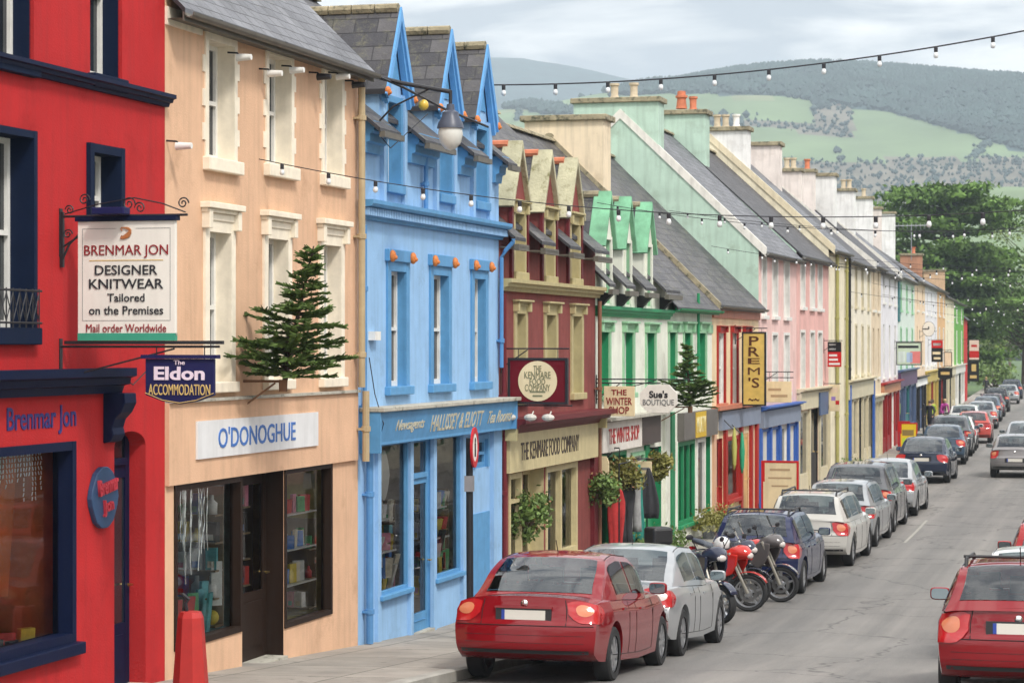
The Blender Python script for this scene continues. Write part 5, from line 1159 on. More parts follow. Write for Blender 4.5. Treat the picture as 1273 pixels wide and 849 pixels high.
hanging_sign('cream_board_sign', 'wide faded cream hanging board behind the yellow vertical sign', 944, 952, 984, 474, 500, SIGNC, [], arms=((.25, .05), (.1, .05)), squig=((.1, .55, .5, .12, mat('faded_brown', (.4, .28, .16))), (.2, .25, .65, .12, mat('faded_brown', ()))))
RED_S = mat('sign_red', (.5, .02, .02), rough=.4); BLACK_S = mat('sign_matt_black', (.02, .02, .02))
WL = mat('sign_plain_white', (.7, .7, .68))
hanging_sign('black_red_sign', 'black and red rectangular hanging sign on the cream house', 1024, 1029, 1046, 425, 456, RED_S, [], arms=((.04, .03),), squig=((0, .6, 1, .4, BLACK_S), (.1, .86, .5, .06, WL), (.1, .68, .5, .06, WL), (.1, .42, .6, .08, WL), (.1, .25, .65, .08, WL), (.1, .08, .8, .08, WL)))
hanging_sign('cafe_sign', 'colourful cream hanging sign with orange corner below the black and red sign', 1024, 1031, 1044, 478, 511, SIGNC, [], arms=((.03, .03),), squig=((.1, .7, .7, .2, ORAN), (.2, .4, .4, .15, mat('sign_violet', (.3, .2, .5))), (.6, .25, .35, .15, RED_S)))
hanging_sign('picture_sign', 'wide framed pale picture sign hanging on the white house far down the row', 1112, 1115, 1145, 426, 453, mat('sign_pale_green', (.5, .6, .45)), [], frame=IRON, arms=((.05, .1),), squig=((.05, .1, .3, .5, TEALW), (.4, .1, .25, .45, mat('sign_steel', (.35, .45, .6))), (.55, .05, .42, .55, mat('sign_pinkred', (.65, .2, .18))), (.05, .75, .85, .12, INK)))
hanging_sign('red_dark_sign', 'red topped dark hanging sign on the far orange house', 1154, 1158, 1172, 423, 450, BLACK_S, [], arms=((.03, .05),), squig=((0, .65, 1, .35, RED_S), (.15, .75, .7, .12, WL), (.1, .35, .7, .12, SIGNC), (.2, .12, .6, .1, SIGNC)))
hanging_sign('lantern_sign', 'small orange lantern shaped sign beside the red topped dark sign', 1166, 1174, 1183, 438, 455, ORAN, [], frame=IRON, arms=((.15, .05),))
hanging_sign('gold_dark_sign', 'black hanging sign with a golden emblem near the far end', 1194, 1203, 1217, 449, 474, BLACK_S, [], arms=((.05, .1),), squig=((.35, .5, .4, .35, GOLD), (.2, .15, .6, .15, GOLD)))
hanging_sign('pale_red_sign', 'pale pink and red hanging sign above the golden emblem sign', 1197, 1205, 1217, 423, 447, mat('sign_pale_pink', (.7, .5, .45)), [], arms=((.05, .1),), squig=((0, .1, 1, .35, RED_S), (.2, .65, .6, .12, RED_S)))
hanging_sign('bow_sign', 'dark half round hanging sign with yellow lettering low beside a far shop', 1160, 1166, 1184, 458, 472, BLACK_S, [], shape='bow', arms=((.03, .05),), squig=((.2, .45, .6, .25, GOLD),))
r_, (a, b, zb, zt), _ = hanging_sign('clock_sign', 'round white clock hanging on the whitish lilac house', 1143, 1147, 1162, 400, 418, SIGNW, [], shape='round', frame=IRON, arms=((-.5, .1),))
MB().box((a + b) / 2 - .03, (a + b) / 2 + .03, -.035, -.027, (zb + zt) / 2, zt - .25).box((a + b) / 2 - .3, (a + b) / 2, -.035, -.027, (zb + zt) / 2 - .03, (zb + zt) / 2 + .03).build('clock_hands', INK, r_)
r_, _, _ = hanging_sign('small_cream_sign', 'small cream hanging sign beside the olive baskets of the green shop', 778, 784, 810, 573, 600, SIGNC, [], arms=((.05, .05),), squig=((.3, .6, .6, .12, SIGNG), (.1, .3, .4, .1, SIGNG), (.4, .12, .45, .1, SIGNG)))
hanging_sign('shield_sign', 'pale pointed shield sign left of the olive basket', 742, 745, 757, 567, 594, SIGNC, [], shape='oct', arms=((.05, .05),))
# free standing boards
def board_stand(px, o, w, hh, lift, m, fm, label, squig=(), rz=0):
    x, y = fo(px, o); d = sdir(y); root = empty('pavement_sign', (x, y, pavz(y)), math.atan2(d.y, d.x) - math.pi / 2 + rz, label=label, cat='sign')
    MB().box(-w / 2, w / 2, -.02, .02, lift, lift + hh).build('board', m, root)
    MB().box(-w / 2 - .05, -w / 2, -.03, .03, 0, lift + hh + .05).box(w / 2, w / 2 + .05, -.03, .03, 0, lift + hh + .05).box(-w / 2, w / 2, -.028, .028, lift + hh, lift + hh + .05).box(-w / 2, w / 2, -.028, .028, lift - .05, lift).build('frame', fm, root)
    MB().prism([(.0, 0), (.05, 0), (.0, lift + hh), (-.03, lift + hh)], 'x', -w / 2, -w / 2 + .04).prism([(.3, 0), (.34, 0), (.05, lift + hh), (.02, lift + hh)], 'x', -.02, .02).build('back_leg', fm, root)
    for fx, fz, fw, fh, mm in squig: MB().box(-w / 2 + w * fx, -w / 2 + w * (fx + fw), -.024, -.019, lift + hh * fz, lift + hh * (fz + fh)).build('painted_panel', mm, root)
board_stand(921, 1.0, .85, 1.35, .1, SIGNC, RED_S, 'cream menu board in a red frame standing before the red shopfront', ((.2, .85, .6, .04, mat('faded_brown', ())), (.15, .7, .7, .03, mat('faded_brown', ())), (.25, .55, .5, .03, mat('faded_brown', ()))))
board_stand(1097, 1.05, .62, .95, .25, mat('sign_bright_yellow', (.7, .5, .03)), RED_S, 'yellow picture board in a red frame on the far pavement', ((.1, .5, .75, .25, mat('sign_sepia', (.25, .18, .06))), (.1, .1, .4, .3, mat('sign_lime', (.45, .6, .05)))))
board_stand(1101, .75, .4, 1.0, .2, mat('sign_slate', (.05, .07, .12)), RED_S, 'dark blue narrow board beside the yellow picture board')

# no waiting style sign on a leaning pole
X = (583.5 - CX) / FPX * 34.0; pz = pavz(34.0); root = empty('street_sign', (X, 34.0, pz), R(81), label='round red ringed sign on a leaning black pole outside the blue shop', cat='sign')
hh = zat(562, 34) - pz; MB().tube([(.06, 0, 0), (0, 0, hh + .2)], .05, 12).build('pole', IRON, root)
zc = zat(556, 34) - pz; MB().lathe([(0, -.004), (.27, -.004), (.27, -.02), (.0, -.02)], 32, (0, -.06, zc), 'y').build('sign_disc', mat('sign_ring_white', (.75, .73, .68), rough=.4), root)
mb = MB(); ring = [(.26, -.002), (.275, -.022), (.2, -.026), (.2, -.02)]; mb.lathe([(.2, -.021), (.2, -.026), (.285, -.026), (.285, .0), (.28, .0)], 32, (0, -.06, zc), 'y').build('red_ring', mat('sign_ring_red', (.5, .02, .03), rough=.4), root)
MB().ball((0, -.088, zc + .1), .035, .006, .04).box(-.03, .03, -.09, -.082, zc - .03, zc + .06).box(-.035, -.01, -.09, -.082, zc - .13, zc - .03).box(.01, .035, -.09, -.082, zc - .13, zc - .03).build('pictogram', INK, root)
MB().box(-.07, .07, -.06, .06, zc - .62, zc - .4).build('clamp_box', mat('grey_metal', (.3, .3, .32), rough=.5, metal=.5), root)
# black post by the far boards
x, y = fo(1099, 1.5); y -= 6.5; x -= 1.0; root = empty('black_post', (x, y, pavz(y)), label='thin black post standing on the pavement in front of the yellow board', cat='post')
MB().tube([(0, 0, 0), (0, 0, 1.0)], .045, 10).tube([(0, 0, 1.0), (0, 0, 2.1)], .035, 10).ball((0, 0, 2.12), .05).build('shaft', IRON, root)
# red bollard
root = empty('red_bollard', ((237 - CX) / FPX * 25.2, 25.2, pavz(25.2)), R(14), label='chunky red tapered octagonal bollard by the peach shop', cat='bollard')
mb = MB().lathe([(0, 0), (.2, 0), (.19, .05), (.135, .78), (.11, .84), (0, .85)], 8).build('body', mat('bollard_red', (.38, .018, .015), rough=.45, var=.1, scale=6, bump=.1, dirt=((.2, .02, .015), 5, .62)), root)
MB().tube([(-.04, 0, .84), (-.05, 0, .93), (-.02, 0, .97), (-.09, 0, 1.03)], .02, 6).build('hook', IRON, root)

# ================================================================ LAMP, WIRES, STRING LIGHTS
P = fac(458); d = sdir(P.y); n = Vector((d.y, -d.x)); rz = math.atan2(n.y, n.x); o = ((560 - CX) / FPX * P.y - P.x) / (n.x - (560 - CX) / FPX * n.y); D = P.y + n.y * o
zl = zat(190, D); root = empty('street_lantern', (P.x, P.y, 0), rz, label='grey teardrop street lantern hanging from an iron arm on the blue shop', cat='street lamp')
zt = zat(140, D)
MB().tube([(0, 0, zt + .55), (o * .4, 0, zt + .42), (o, 0, zt + .28)], .03, 8).tube([(0, 0, zt - .25), (o * .3, 0, zt + .1), (o * .75, 0, zt + .33)], .014, 6).tube([(o, 0, zt + .3), (o, 0, zt + .02)], .025, 8).build('arm', IRON, root)
MB().lathe([(0, .12), (.05, .11), (.06, .03), (.11, 0), (.12, -.06), (.175, -.16), (.185, -.22), (.16, -.22), (0, -.2)], 20, (o, 0, zt)).build('lamp_hood', mat('lantern_grey', (.05, .06, .09), rough=.4), root, auto=40)
LG = mat('lantern_glass', (.62, .62, .58), rough=.15, var=.05); MB().lathe([(.16, -.22), (.17, -.3), (.14, -.42), (.07, -.5), (.0, -.52)], 20, (o, 0, zt)).build('lamp_glass', LG, root, smooth=True)
WIRE = mat('black_cable', (.015, .015, .02), rough=.6); BULB = mat('clear_bulb', (.7, .72, .72), rough=.08, var=0, spec=.8); WARM = mat('yellow_bulb', (.6, .4, .05), rough=.2, var=0)
SOCK = MB().lathe([(0, .0), (.02, .0), (.026, -.01), (.026, -.07), (.0, -.07)], 10).mesh('socket', merge=0); SOCK.materials.append(WIRE)
BLB = MB().lathe([(0, -.066), (.018, -.07), (.03, -.095), (.034, -.12), (.026, -.145), (0, -.156)], 12).mesh('bulb', smooth=True); BLB.materials.append(BULB)
def string(a, b, sag, n, label, off=.5, r=.009, sc=1.0, group='festoon lights strung across the street'):
    a, b = Vector(a), Vector(b); root = empty('string_light', tuple(a), label=label, cat='string light', group=group)
    f = lambda t: (b - a) * t - Vector((0, 0, sag * 4 * t * (1 - t)))
    MB().tube([tuple(f(k / 40)) for k in range(41)], r, 5).build('cable', WIRE, root)
    for k in range(n):
        p = f((k + off) / n); s = link('lamp_holder', SOCK); s.parent = root; s.location = p; s.scale = (sc,) * 3; q = link('bulb', BLB); q.parent = s
def cross(px, y, dz, sag, n, label, W=15.5, sc=1.0, r=.006):
    P = fac(px); d = sdir(P.y); nn = Vector((d.y, -d.x)); z = zat(y, P.y); string((P.x, P.y, z), (P.x + nn.x * W, P.y + nn.y * W, z + dz), sag, n, label, sc=sc, r=r)
P = fac(607); d = sdir(P.y); nn = Vector((d.y, -d.x)); string((P.x, P.y, zat(106, P.y)), (P.x + nn.x * 15.5, P.y + nn.y * 15.5, zat(106, P.y) + 2.29), .68, 18, 'nearest festoon of clear bulbs against the sky, highest of all', r=.012, sc=1.15, off=.3)
cross(322, 198, .2, .9, 26, 'festoon of bulbs starting from the peach shop wall under its upper windows', sc=.9)
for px, y, dz, sag, lab in ((742, 252, .6, .9, 'from the maroon and green party wall'), (832, 262, .3, .7, 'from the roof edge of the emerald shop'), (884, 306, .3, .8, 'passing over the slate roof of the yellow house'), (944, 318, .2, .7, 'from the pink house gutter'), (991, 322, .3, .9, 'from between the pink and rose houses'), (1031, 318, .3, .6, 'from the corner of the rose and cream houses'), (1052, 362, .2, .7, 'from the middle of the ivory shop'), (1084, 352, .3, .9, 'from the tan house'), (1096, 366, .2, .8, 'from the lilac white shop with red front'), (1117, 372, .2, .8, 'from the pale teal shop'), (1151, 386, .2, .8, 'from the house with the round clock'), (1187, 396, .1, .7, 'from the green fronted house')):
    cross(px, y, dz, sag, 19 if px < 1000 else 15, 'festoon of bulbs ' + lab, sc=.78 + max(0, (px - 1000)) / 900)
# loose service wires on the fronts
def wire(pts, label, r=.007): o = MB().tube(pts, r, 5).build('wire', WIRE); tag(o, label, 'cable')
hB = BLUE_H
wire([at_house(PEACH_H, PEACH_H.L, .3, 8.2), at_house(hB, .9, .35, 8.15), at_house(hB, 3.0, .3, 8.05), at_house(hB, 5.5, .25, 8.0)], 'black cable slung along the blue shop gables', .02)
wire([at_house(hB, .1, .12, 7.6), at_house(hB, .8, .2, 7.3), at_house(hB, 2.2, .3, 7.9)], 'thin wire looping between the first two blue gables')
wire([at_house(hB, .12, .12, 4.4), at_house(hB, .3, .14, 3.9), at_house(hB, .2, .3, 3.5), at_house(hB, .34, .16, 3.15)], 'black cable hanging beside the blue fascia corner')
wire([at_house(RED_H, RED_H.u(140), .1, 4.25), at_house(RED_H, RED_H.u(160), .05, 4.15), at_house(RED_H, RED_H.u(178), .1, 4.35)], 'thin wire to the floodlight box over the navy door')
# yellow warning lamp on the cable and clothes outside the winter shop
o = MB().ball((0, 0, 0), .075, .07, .08).build('yellow_lamp', WARM, smooth=True); o.location = at_house(hB, 1.9, .33, 8.0); tag(o, 'yellow lamp on the cable between the blue gables', 'lamp')
CL = [mat('cloth_' + nme, c, rough=.9, var=.25, scale=6) for nme, c in (('red', (.42, .03, .03)), ('black', (.03, .03, .035)), ('teal', (.02, .2, .16)), ('grey', (.3, .3, .3)))]
for i, (px, o_, z1, z0, m, lab) in enumerate(((748, .3, 1.9, .5, 0, 'long red garment hanging outside the winter shop'), (756, .35, 2.0, .7, 1, 'black garment hanging next to the red one'), (763, .4, 2.1, .9, 3, 'grey patterned garment hanging outside the winter shop'), (771, .35, 2.2, .6, 2, 'long teal garment hanging by the green shop window'), (776, .5, 2.1, 1.1, 1, 'short black coat hanging at the end of the rack'))):
    rows = []
    for k in range(9):
        t = k / 8; w = .05 + .085 * min(1, t * 5) + (.03 + .02 * math.sin(i * 2.1)) * math.sin(t * 5 + i); rows.append([(w * a / 4, .05 * math.sin(a * 1.6 + i) * t, z1 - (z1 - z0) * t) for a in range(-4, 5)])
    ob = MB().grid(rows).build('hanging_garment', CL[m], smooth=True); ob.modifiers.new('t', 'SOLIDIFY').thickness = .05; ob.location = (*at_house(GREEN_H, GREEN_H.u(px), o_, 0),); ob.rotation_euler = (0, 0, GREEN_H.rz - 1.2); tag(ob, lab, 'garment')
rk = empty('clothes_rail', at_house(GREEN_H, GREEN_H.u(762), .4, .14), GREEN_H.rz, label='black clothes rail outside the winter shop window', cat='rack')
MB().tube([(-1.2, 0, 2.15), (1.3, 0, 2.15)], .015, 6).tube([(-1.2, 0, 0), (-1.2, 0, 2.15)], .015, 6).tube([(1.3, 0, 0), (1.3, 0, 2.15)], .015, 6).build('rail_frame', IRON, rk)
# flags on the yellow shop
for px, m, z, lab in ((895, mat('flag_olive', (.4, .4, .1)), 2.5, 'olive yellow furled flag on the red shopfront'), (905, mat('flag_green', (.02, .3, .15)), 2.35, 'green furled flag on the red shopfront')):
    rt = empty('furled_flag', at_house(YEL_H, YEL_H.u(px), .35, z), YEL_H.rz, label=lab, cat='flag')
    MB().tube([(0, .35, .35), (0, 0, 0)], .015, 6).build('pole', IRON, rt); MB().lathe([(0, .1), (.035, .0), (.07, -.4), (.05, -.8), (.015, -.95), (0, -.95)], 9).build('cloth', m, rt, smooth=True)
# ================================================================ CARS
def carpaint(name, c, metal=.3):
    if name in MATS: return MATS[name]
    m = mat(name, c, rough=.45, metal=metal * .5 if metal > .5 else 0, var=.03, coat=1.0, scale=2, spec=.05 if metal < .5 else .3); m.node_tree.nodes['Principled BSDF'].inputs['Coat Roughness'].default_value = .03
    return m
TYRE = mat('tyre_rubber', (.015, .015, .016), rough=.8, bump=.1); ALLOY = mat('alloy_rim', (.5, .51, .53), rough=.3, metal=.9, var=.05)
CGLASS = mat('car_glass', (.03, .045, .055), rough=.03, var=.15, scale=1.5, spec=.8); PLAST = mat('black_plastic', (.018, .018, .02), rough=.5)
LENSR = mat('red_lamp_lens', (.42, .012, .015), rough=.12, var=.1, scale=20, coat=.6); LENSO = mat('amber_lamp_lens', (.6, .2, .1), rough=.12, coat=.6); LENSC = mat('clear_lamp_lens', (.6, .55, .52), rough=.1, coat=.6)
PLATE = mat('blank_number_plate', (.62, .6, .54), rough=.5, var=.05); EUB = mat('plate_blue', (.02, .05, .3), rough=.5); SEAM = mat('panel_gap', (.008, .008, .008), rough=.9); CHROME = mat('chrome', (.7, .7, .7), rough=.12, metal=1, var=0)
SPECS = {
 #        L     W     H    deck  cabin: y_base0, y_roof0, y_roof1, y_base1   hood nose
 'saloon': dict(L=4.64, W=1.77, H=1.47, deck=.98, cab=(.62, 1.38, 2.5, 3.45), cowl=.97, nose=.70, rear=.10, wheels=(.98, 3.68), wr=.325, lamp=((.62, .70, .98), )),
 'hatch':  dict(L=4.05, W=1.70, H=1.46, deck=.97, cab=(.06, .50, 2.1, 3.05), cowl=.97, nose=.70, rear=.07, wheels=(.72, 3.24), wr=.31, lamp=((.68, .66, .98),)),
 'estate': dict(L=4.62, W=1.76, H=1.50, deck=.97, cab=(.07, .46, 2.5, 3.45), cowl=.98, nose=.72, rear=.06, wheels=(.95, 3.6), wr=.325, lamp=((.66, .66, .98),)),
 'suv':    dict(L=4.45, W=1.81, H=1.66, deck=1.08, cab=(.08, .5, 2.35, 3.3), cowl=1.08, nose=.82, rear=.07, wheels=(.88, 3.5), wr=.36, lamp=((.7, .8, 1.08),)),
 'wagon':  dict(L=4.58, W=1.73, H=1.47, deck=.98, cab=(.06, .52, 2.5, 3.4), cowl=.97, nose=.72, rear=.08, wheels=(.92, 3.55), wr=.315, lamp=((.62, .62, 1.02),)),
}
CINT = mat('dark_upholstery', (.03, .03, .033), rough=.9, var=.3, scale=8)
def car_glass():
    m = bpy.data.materials.new('tinted_car_glass'); m.use_nodes = True; nt = m.node_tree; nt.nodes.clear(); L = nt.links.new
    o = node(nt, 'ShaderNodeOutputMaterial'); mx = node(nt, 'ShaderNodeMixShader'); t = node(nt, 'ShaderNodeBsdfTransparent'); g = node(nt, 'ShaderNodeBsdfGlossy'); t.inputs[0].default_value = (.5, .58, .56, 1); g.inputs['Roughness'].default_value = .02; g.inputs[0].default_value = (.9, .95, 1, 1)
    f = node(nt, 'ShaderNodeFresnel'); f.inputs[0].default_value = 1.75; L(f.outputs[0], mx.inputs[0]); L(t.outputs[0], mx.inputs[1]); L(g.outputs[0], mx.inputs[2]); L(mx.outputs[0], o.inputs[0]); return m
CGLASS = car_glass()
CARMESH = {}; MGL = mat('mirror_glass_grey', (.25, .3, .32), rough=.05, metal=1, var=0)
def pl(tab, v): return lerp_t(tab, v)
def lin_(a, b, n): return [a + (b - a) * k / n for k in range(n + 1)]
def sm(t): t = max(0, min(1, t)); return t * t * (3 - 2 * t)
def car_type(kind):
    if kind in CARMESH: return CARMESH[kind]
    S = SPECS[kind]; L, W, H = S['L'], S['W'], S['H']; hw0 = W / 2; c0, c1, c2, c3 = S['cab']; dk = S['deck']; ME = {}
    ztop = [(0, dk), (c0 + .02, dk + .012), (c1, dk - .0), (c2, S['cowl'] - .03), (c3, S['cowl']), (L - .45, S['nose'] + .11), (L - .12, S['nose'] + .02), (L, S['nose'] - .03)]
    zbot = [(0, .36), (.25, .27), (L * .5, .2), (L - .3, .24), (L, .3)]
    def low(a, b, c):
        y = L * b; zb, zt = pl(zbot, y), pl(ztop, y)
        z = zb + (zt - zb) * c
        side = 1 - .035 * max(0, (.42 - c) / .42) ** 1.5 - .055 * max(0, (c - .62) / .38) ** 1.6 + .012 * math.exp(-((c - .78) / .05) ** 2)
        taper = 1 - .05 * sm((.8 - y) / .8) - .09 * sm((y - (L - 1.0)) / 1.0)
        x = a * hw0 * side * taper
        z += .035 * (1 - a * a) * c ** 6 - .045 * abs(a) ** 7 * c ** 10
        wr = max(0, 1 - b / .2); wf = max(0, 1 - (1 - b) / .24); aa = abs(a)
        bump = .055 * sm((c - .52) / .1) + .05 * sm((.12 - c) / .12) + S['rear'] * .5 * sm((c - .6) / .4)     # bumper stands proud of the tail panel
        y += wr * (.13 * aa ** 3.2 + bump * .9)
        y -= wf * (.30 * aa ** 2.6 + .10 * sm((c - .5) / .5) + .05 * sm((.15 - c) / .15))
        return Vector((x, y, z))
    zr = [(c0, dk - .0), (c0 + (c1 - c0) * .5, dk + (H - dk - .05) * .56), (c1 - .04, H - .065), (c1 + .12, H - .035), ((c1 + c2) / 2 - .1, H), (c2, H - .035), (c2 + (c3 - c2) * .5, S['cowl'] + (H - S['cowl']) * .53), (c3, S['cowl'] - .01)]
    def zroof(y): return pl(zr, y)
    hb, ht = hw0 * .945, hw0 * .70
    def cab(a, y, c):
        zb_ = pl(ztop, y) - .035; zt = max(zroof(y), zb_ + .003); z = zb_ + (zt - zb_) * c; f = max(0, (z - zb_) / (H - zb_))
        e = 1 - .16 * sm((c0 + .55 - y) / .55) * (.4 + .6 * f) - .14 * sm((y - c3 + .75) / .75)
        x = a * (hb + (ht - hb) * f ** 1.08) * e
        z += .035 * (1 - a * a) * c * f - .02 * abs(a) ** 8 * c ** 6
        y2 = y + (.05 * abs(a) ** 3) * sm((c1 - y) / max(.3, c1 - c0)) * (1 - f) - .12 * abs(a) ** 2.5 * sm((y - c2) / (c3 - c2)) * (1 - f)
        return Vector((x, y2, z))
    def boxgrid(fn, na, nb, nc, bottom=True):
        mb = MB(); A = [-1 + 2 * i / na for i in range(na + 1)]; B = [i / nb for i in range(nb + 1)]; C = [i / nc for i in range(nc + 1)]
        mb.grid([[fn(a, b, 1) for a in A] for b in B]); mb.grid([[fn(a, b, 0) for a in A] for b in B])
        for s in (-1, 1): mb.grid([[fn(s, b, c) for b in B] for c in C])
        for e in (0, 1): mb.grid([[fn(a, e, c) for a in A] for c in C])
        return mb
    body = boxgrid(low, 14, 40, 14).mesh('body', merge=.0008)
    # wheel arches cut out of the sides
    ob = bpy.data.objects.new('tmp', body); COL.objects.link(ob); cutters = []
    for wy in S['wheels']:
        for sx in (-1, 1):
            r = S['wr'] + .055; cm = MB().lathe([(0, -.2), (r, -.2), (r, .16), (0, .16)], 28, (sx * (hw0 - .0), wy, S['wr'] + .01), 'x').mesh('cut', merge=.0005)
            co = bpy.data.objects.new('cut', cm); COL.objects.link(co); cutters.append(co); md = ob.modifiers.new('b', 'BOOLEAN'); md.object = co; md.operation = 'DIFFERENCE'; md.solver = 'EXACT'
    dg = bpy.context.evaluated_depsgraph_get(); me = bpy.data.meshes.new_from_object(ob.evaluated_get(dg)); me.name = 'body'
    for o in [ob] + cutters: bpy.data.objects.remove(o)
    sharp(me, 32); ME['body'] = me
    ys = [c0 + (c3 - c0) * k / 36 for k in range(37)]
    A = [-1 + 2 * i / 14 for i in range(15)]; C = [i / 7 for i in range(8)]; mb = MB()
    spl = {'saloon': ((c0 + .62, 2.02), (2.09, c3 - .38)), 'hatch': ((c0 + .42, 1.5), (1.57, c3 - .36)), 'estate': ((.42, 1.12), (1.17, 2.1), (2.17, c3 - .38)), 'suv': ((.46, 1.1), (1.15, 2.0), (2.07, c3 - .36)), 'wagon': ((.46, 1.12), (1.17, 2.08), (2.15, c3 - .38))}[kind]
    dy = ys[1] - ys[0]; snap = lambda y, up=0: c0 + dy * round((y - c0) / dy + up)
    rw0, rw1 = snap(c0 + (c1 - c0) * .12, .3), snap(c1 - (c1 - c0) * .06); ws0, ws1 = snap(c2 + .08), snap(c3 - .14)
    sp2 = []; last = -9
    for ya, yb in spl:
        a_ = snap(ya); a_ = max(a_, last + dy); b_ = snap(yb); sp2.append((a_, b_)); last = b_
    spl = tuple(sp2); i0 = len(mb.v)
    mb.v += [tuple(cab(a, y, 1)) for y in ys for a in A]
    for j in range(36):
        for i in range(14):
            ym = (ys[j] + ys[j + 1]) / 2
            if 1 <= i < 13 and (rw0 < ym < rw1 or ws0 < ym < ws1): continue
            mb.f.append((i0 + j * 15 + i, i0 + j * 15 + i + 1, i0 + (j + 1) * 15 + i + 1, i0 + (j + 1) * 15 + i))
    for s in (-1, 1):
        i0 = len(mb.v); mb.v += [tuple(cab(s, y, c)) for c in C for y in ys]
        for k in range(7):
            for j in range(36):
                ym = (ys[j] + ys[j + 1]) / 2
                if 1 <= k < 6 and any(a_ < ym < b_ for a_, b_ in spl): continue
                mb.f.append((i0 + k * 37 + j, i0 + k * 37 + j + 1, i0 + (k + 1) * 37 + j + 1, i0 + (k + 1) * 37 + j))
    me = mb.mesh('cabin', merge=.0008); sharp(me, 38); ME['cabin'] = me
    ib = MB(); iw = hw0 * .86; ib.grid([[(a * iw * (.8 if y < c0 + .3 or y > c3 - .4 else 1), y, pl(ztop, y) + .012) for a in (-1, 0, 1)] for y in lin_(c0 + .12, c3 - .2, 8)])
    for yy, n in ((c1 + .02 if kind == 'saloon' else c1 + .55, 3), (c2 - .35, 2)):
        for k in range(n):
            x = (k - (n - 1) / 2) * (.46 if n == 3 else .76); ib.box(x - .2, x + .2, yy - .04, yy + .1, dk - .05, dk + .12); ib.box(x - .12, x + .12, yy - .03, yy + .06, dk + .15, dk + .33)
    ib.tube([(-.02, c3 - .75, dk + .02)] + [(-.38 + .17 * math.cos(t), c3 - .8, dk + .02 + .15 * math.sin(t)) for t in [math.pi * k / 8 for k in range(9)]][::-1], .015, 5)
    ME['interior'] = ib.mesh('interior')
    def patch(f, us, vs, off, name, smooth=True):
        rows = []
        for v in vs:
            r = []
            for u in us:
                e = .004; p = f(u, v); n = (f(u + e, v) - f(u - e, v)).cross(f(u, v + e) - f(u, v - e))
                n = n.normalized() if n.length > 1e-12 else Vector((0, 0, 1)); r.append(p + n * off)
            rows.append(r)
        return rows
    lin = lambda a, b, n: [a + (b - a) * k / n for k in range(n + 1)]
    # rear window, windscreen
    pass
    ME['rear_window'] = MB().grid(patch(lambda a, y: cab(a, y, 1), lin(-.857, .857, 12), lin(rw0, rw1, 8), .006, 'w')).mesh('rear_window', smooth=True)
    ME['windscreen'] = MB().grid(patch(lambda a, y: cab(a, y, 1), lin(-.857, .857, 12), lin(ws0, ws1, 8), .006, 'w')).mesh('windscreen', smooth=True)
    ME['side_window'] = []
    for s in (-1, 1):
        for ya, yb in spl: ME['side_window'].append(MB().grid(patch(lambda y, c: cab(s, y, c), lin(ya, yb, 8), lin(1 / 7, 6 / 7, 5), .006 * (1 if s > 0 else -1), 'w')).mesh('side_window', smooth=True))
    for l in ME['side_window']: pass
    # tail lamps wrap the corners
    ca, cb_, cc = S['lamp'][0]; dz0 = pl(zbot, .1); c_lo, c_hi = (cb_ - dz0) / (dk - dz0), min(.975, (cc - dz0) / (dk - dz0))
    ME['tail_light'] = []; ME['lamp_segment'] = []
    for s in (-1, 1):
        def f(t, c):   # t 0..1 on the tail, 1..2 along the side
            return low(s * (ca + (1 - ca) * min(t, 1)), 0, c) if t <= 1 else low(s, .075 * (t - 1), c)
        def rows(t0, t1, ca_, cb2, off, n=10):
            out = []
            for q_ in lin(0, 1, 6):
                r = []
                for t in lin(t0, t1, n):
                    e1, e2 = max(0, 1 - t / .55) ** 2, max(0, (t - 1.1) / .8) ** 2; lo_, hi_ = ca_ + (cb2 - ca_) * (.42 * e1 + .34 * e2), cb2 - (cb2 - ca_) * (.12 * e1 + .34 * e2); c = lo_ + (hi_ - lo_) * q_
                    p = f(t, c); o = Vector((s * (.25 + .75 * sm(t - .3)), -1 + sm((t - .8) / .6), 0)).normalized(); r.append(p + o * off)
                out.append(r)
            return out
        ME['tail_light'].append(MB().grid(rows(0, 1.9, c_lo, c_hi, .014)).mesh('tail_light', smooth=True))
        el = []
        for rr_ in (0.001, .35, .7, 1):
            row = []
            for k_ in range(21):
                th = 6.28319 * k_ / 20; t = .58 + .3 * rr_ * math.cos(th); c = c_lo + (c_hi - c_lo) * (.58 + .27 * rr_ * math.sin(th)); row.append(f(t, c) + Vector((s * (.25 + .75 * sm(t - .3)), -1 + sm((t - .8) / .6), 0)).normalized() * (.021 - .004 * rr_))
            el.append(row)
        ME['lamp_segment'].append(MB().grid(el).mesh('lamp_segment', smooth=True, merge=.0004))
    ME['headlight'] = []
    for s in (-1, 1):
        g = lambda t, c: low(s * (.55 + .45 * min(t, 1)), 1, c) if t <= 1 else low(s, 1 - .1 * (t - 1), c)
        ME['headlight'].append(MB().grid([[g(t, c) + Vector((s * .006, .012, 0)) for t in lin(0, 1.8, 10)] for c in lin(.62, .93, 4)]).mesh('headlight', smooth=True))
    ME['lower_trim'] = MB().grid([[low(a, 0, c) + Vector((0, -.006, 0)) for a in lin(-.93, .93, 12)] for c in lin(.0, .07, 3)]).mesh('lower_trim', smooth=True)
    sea = MB()
    for s in (-1, 1):
        fr = [low(s, y / L, c) + Vector((s * .0, 0, 0)) for y, c in ((spl[-1][0] - .035, .1), (spl[-1][0] - .035, .5), (spl[-1][0] - .035, .97))]
        for yy in ((spl[-2][0] + (.45 if kind in ('saloon', 'hatch') else .1)), spl[-1][0] - .035, c3 - .45):
            sea.tube([low(s, yy / L, c) for c in lin(.1, .97, 8)], .0045, 4, close=False)
        sea.tube([low(s, (.9 + (c3 - 1.4) * k / 8) / L, .1) for k in range(9)], .0045, 4, close=False)
    bw = .56 if kind == 'saloon' else .6
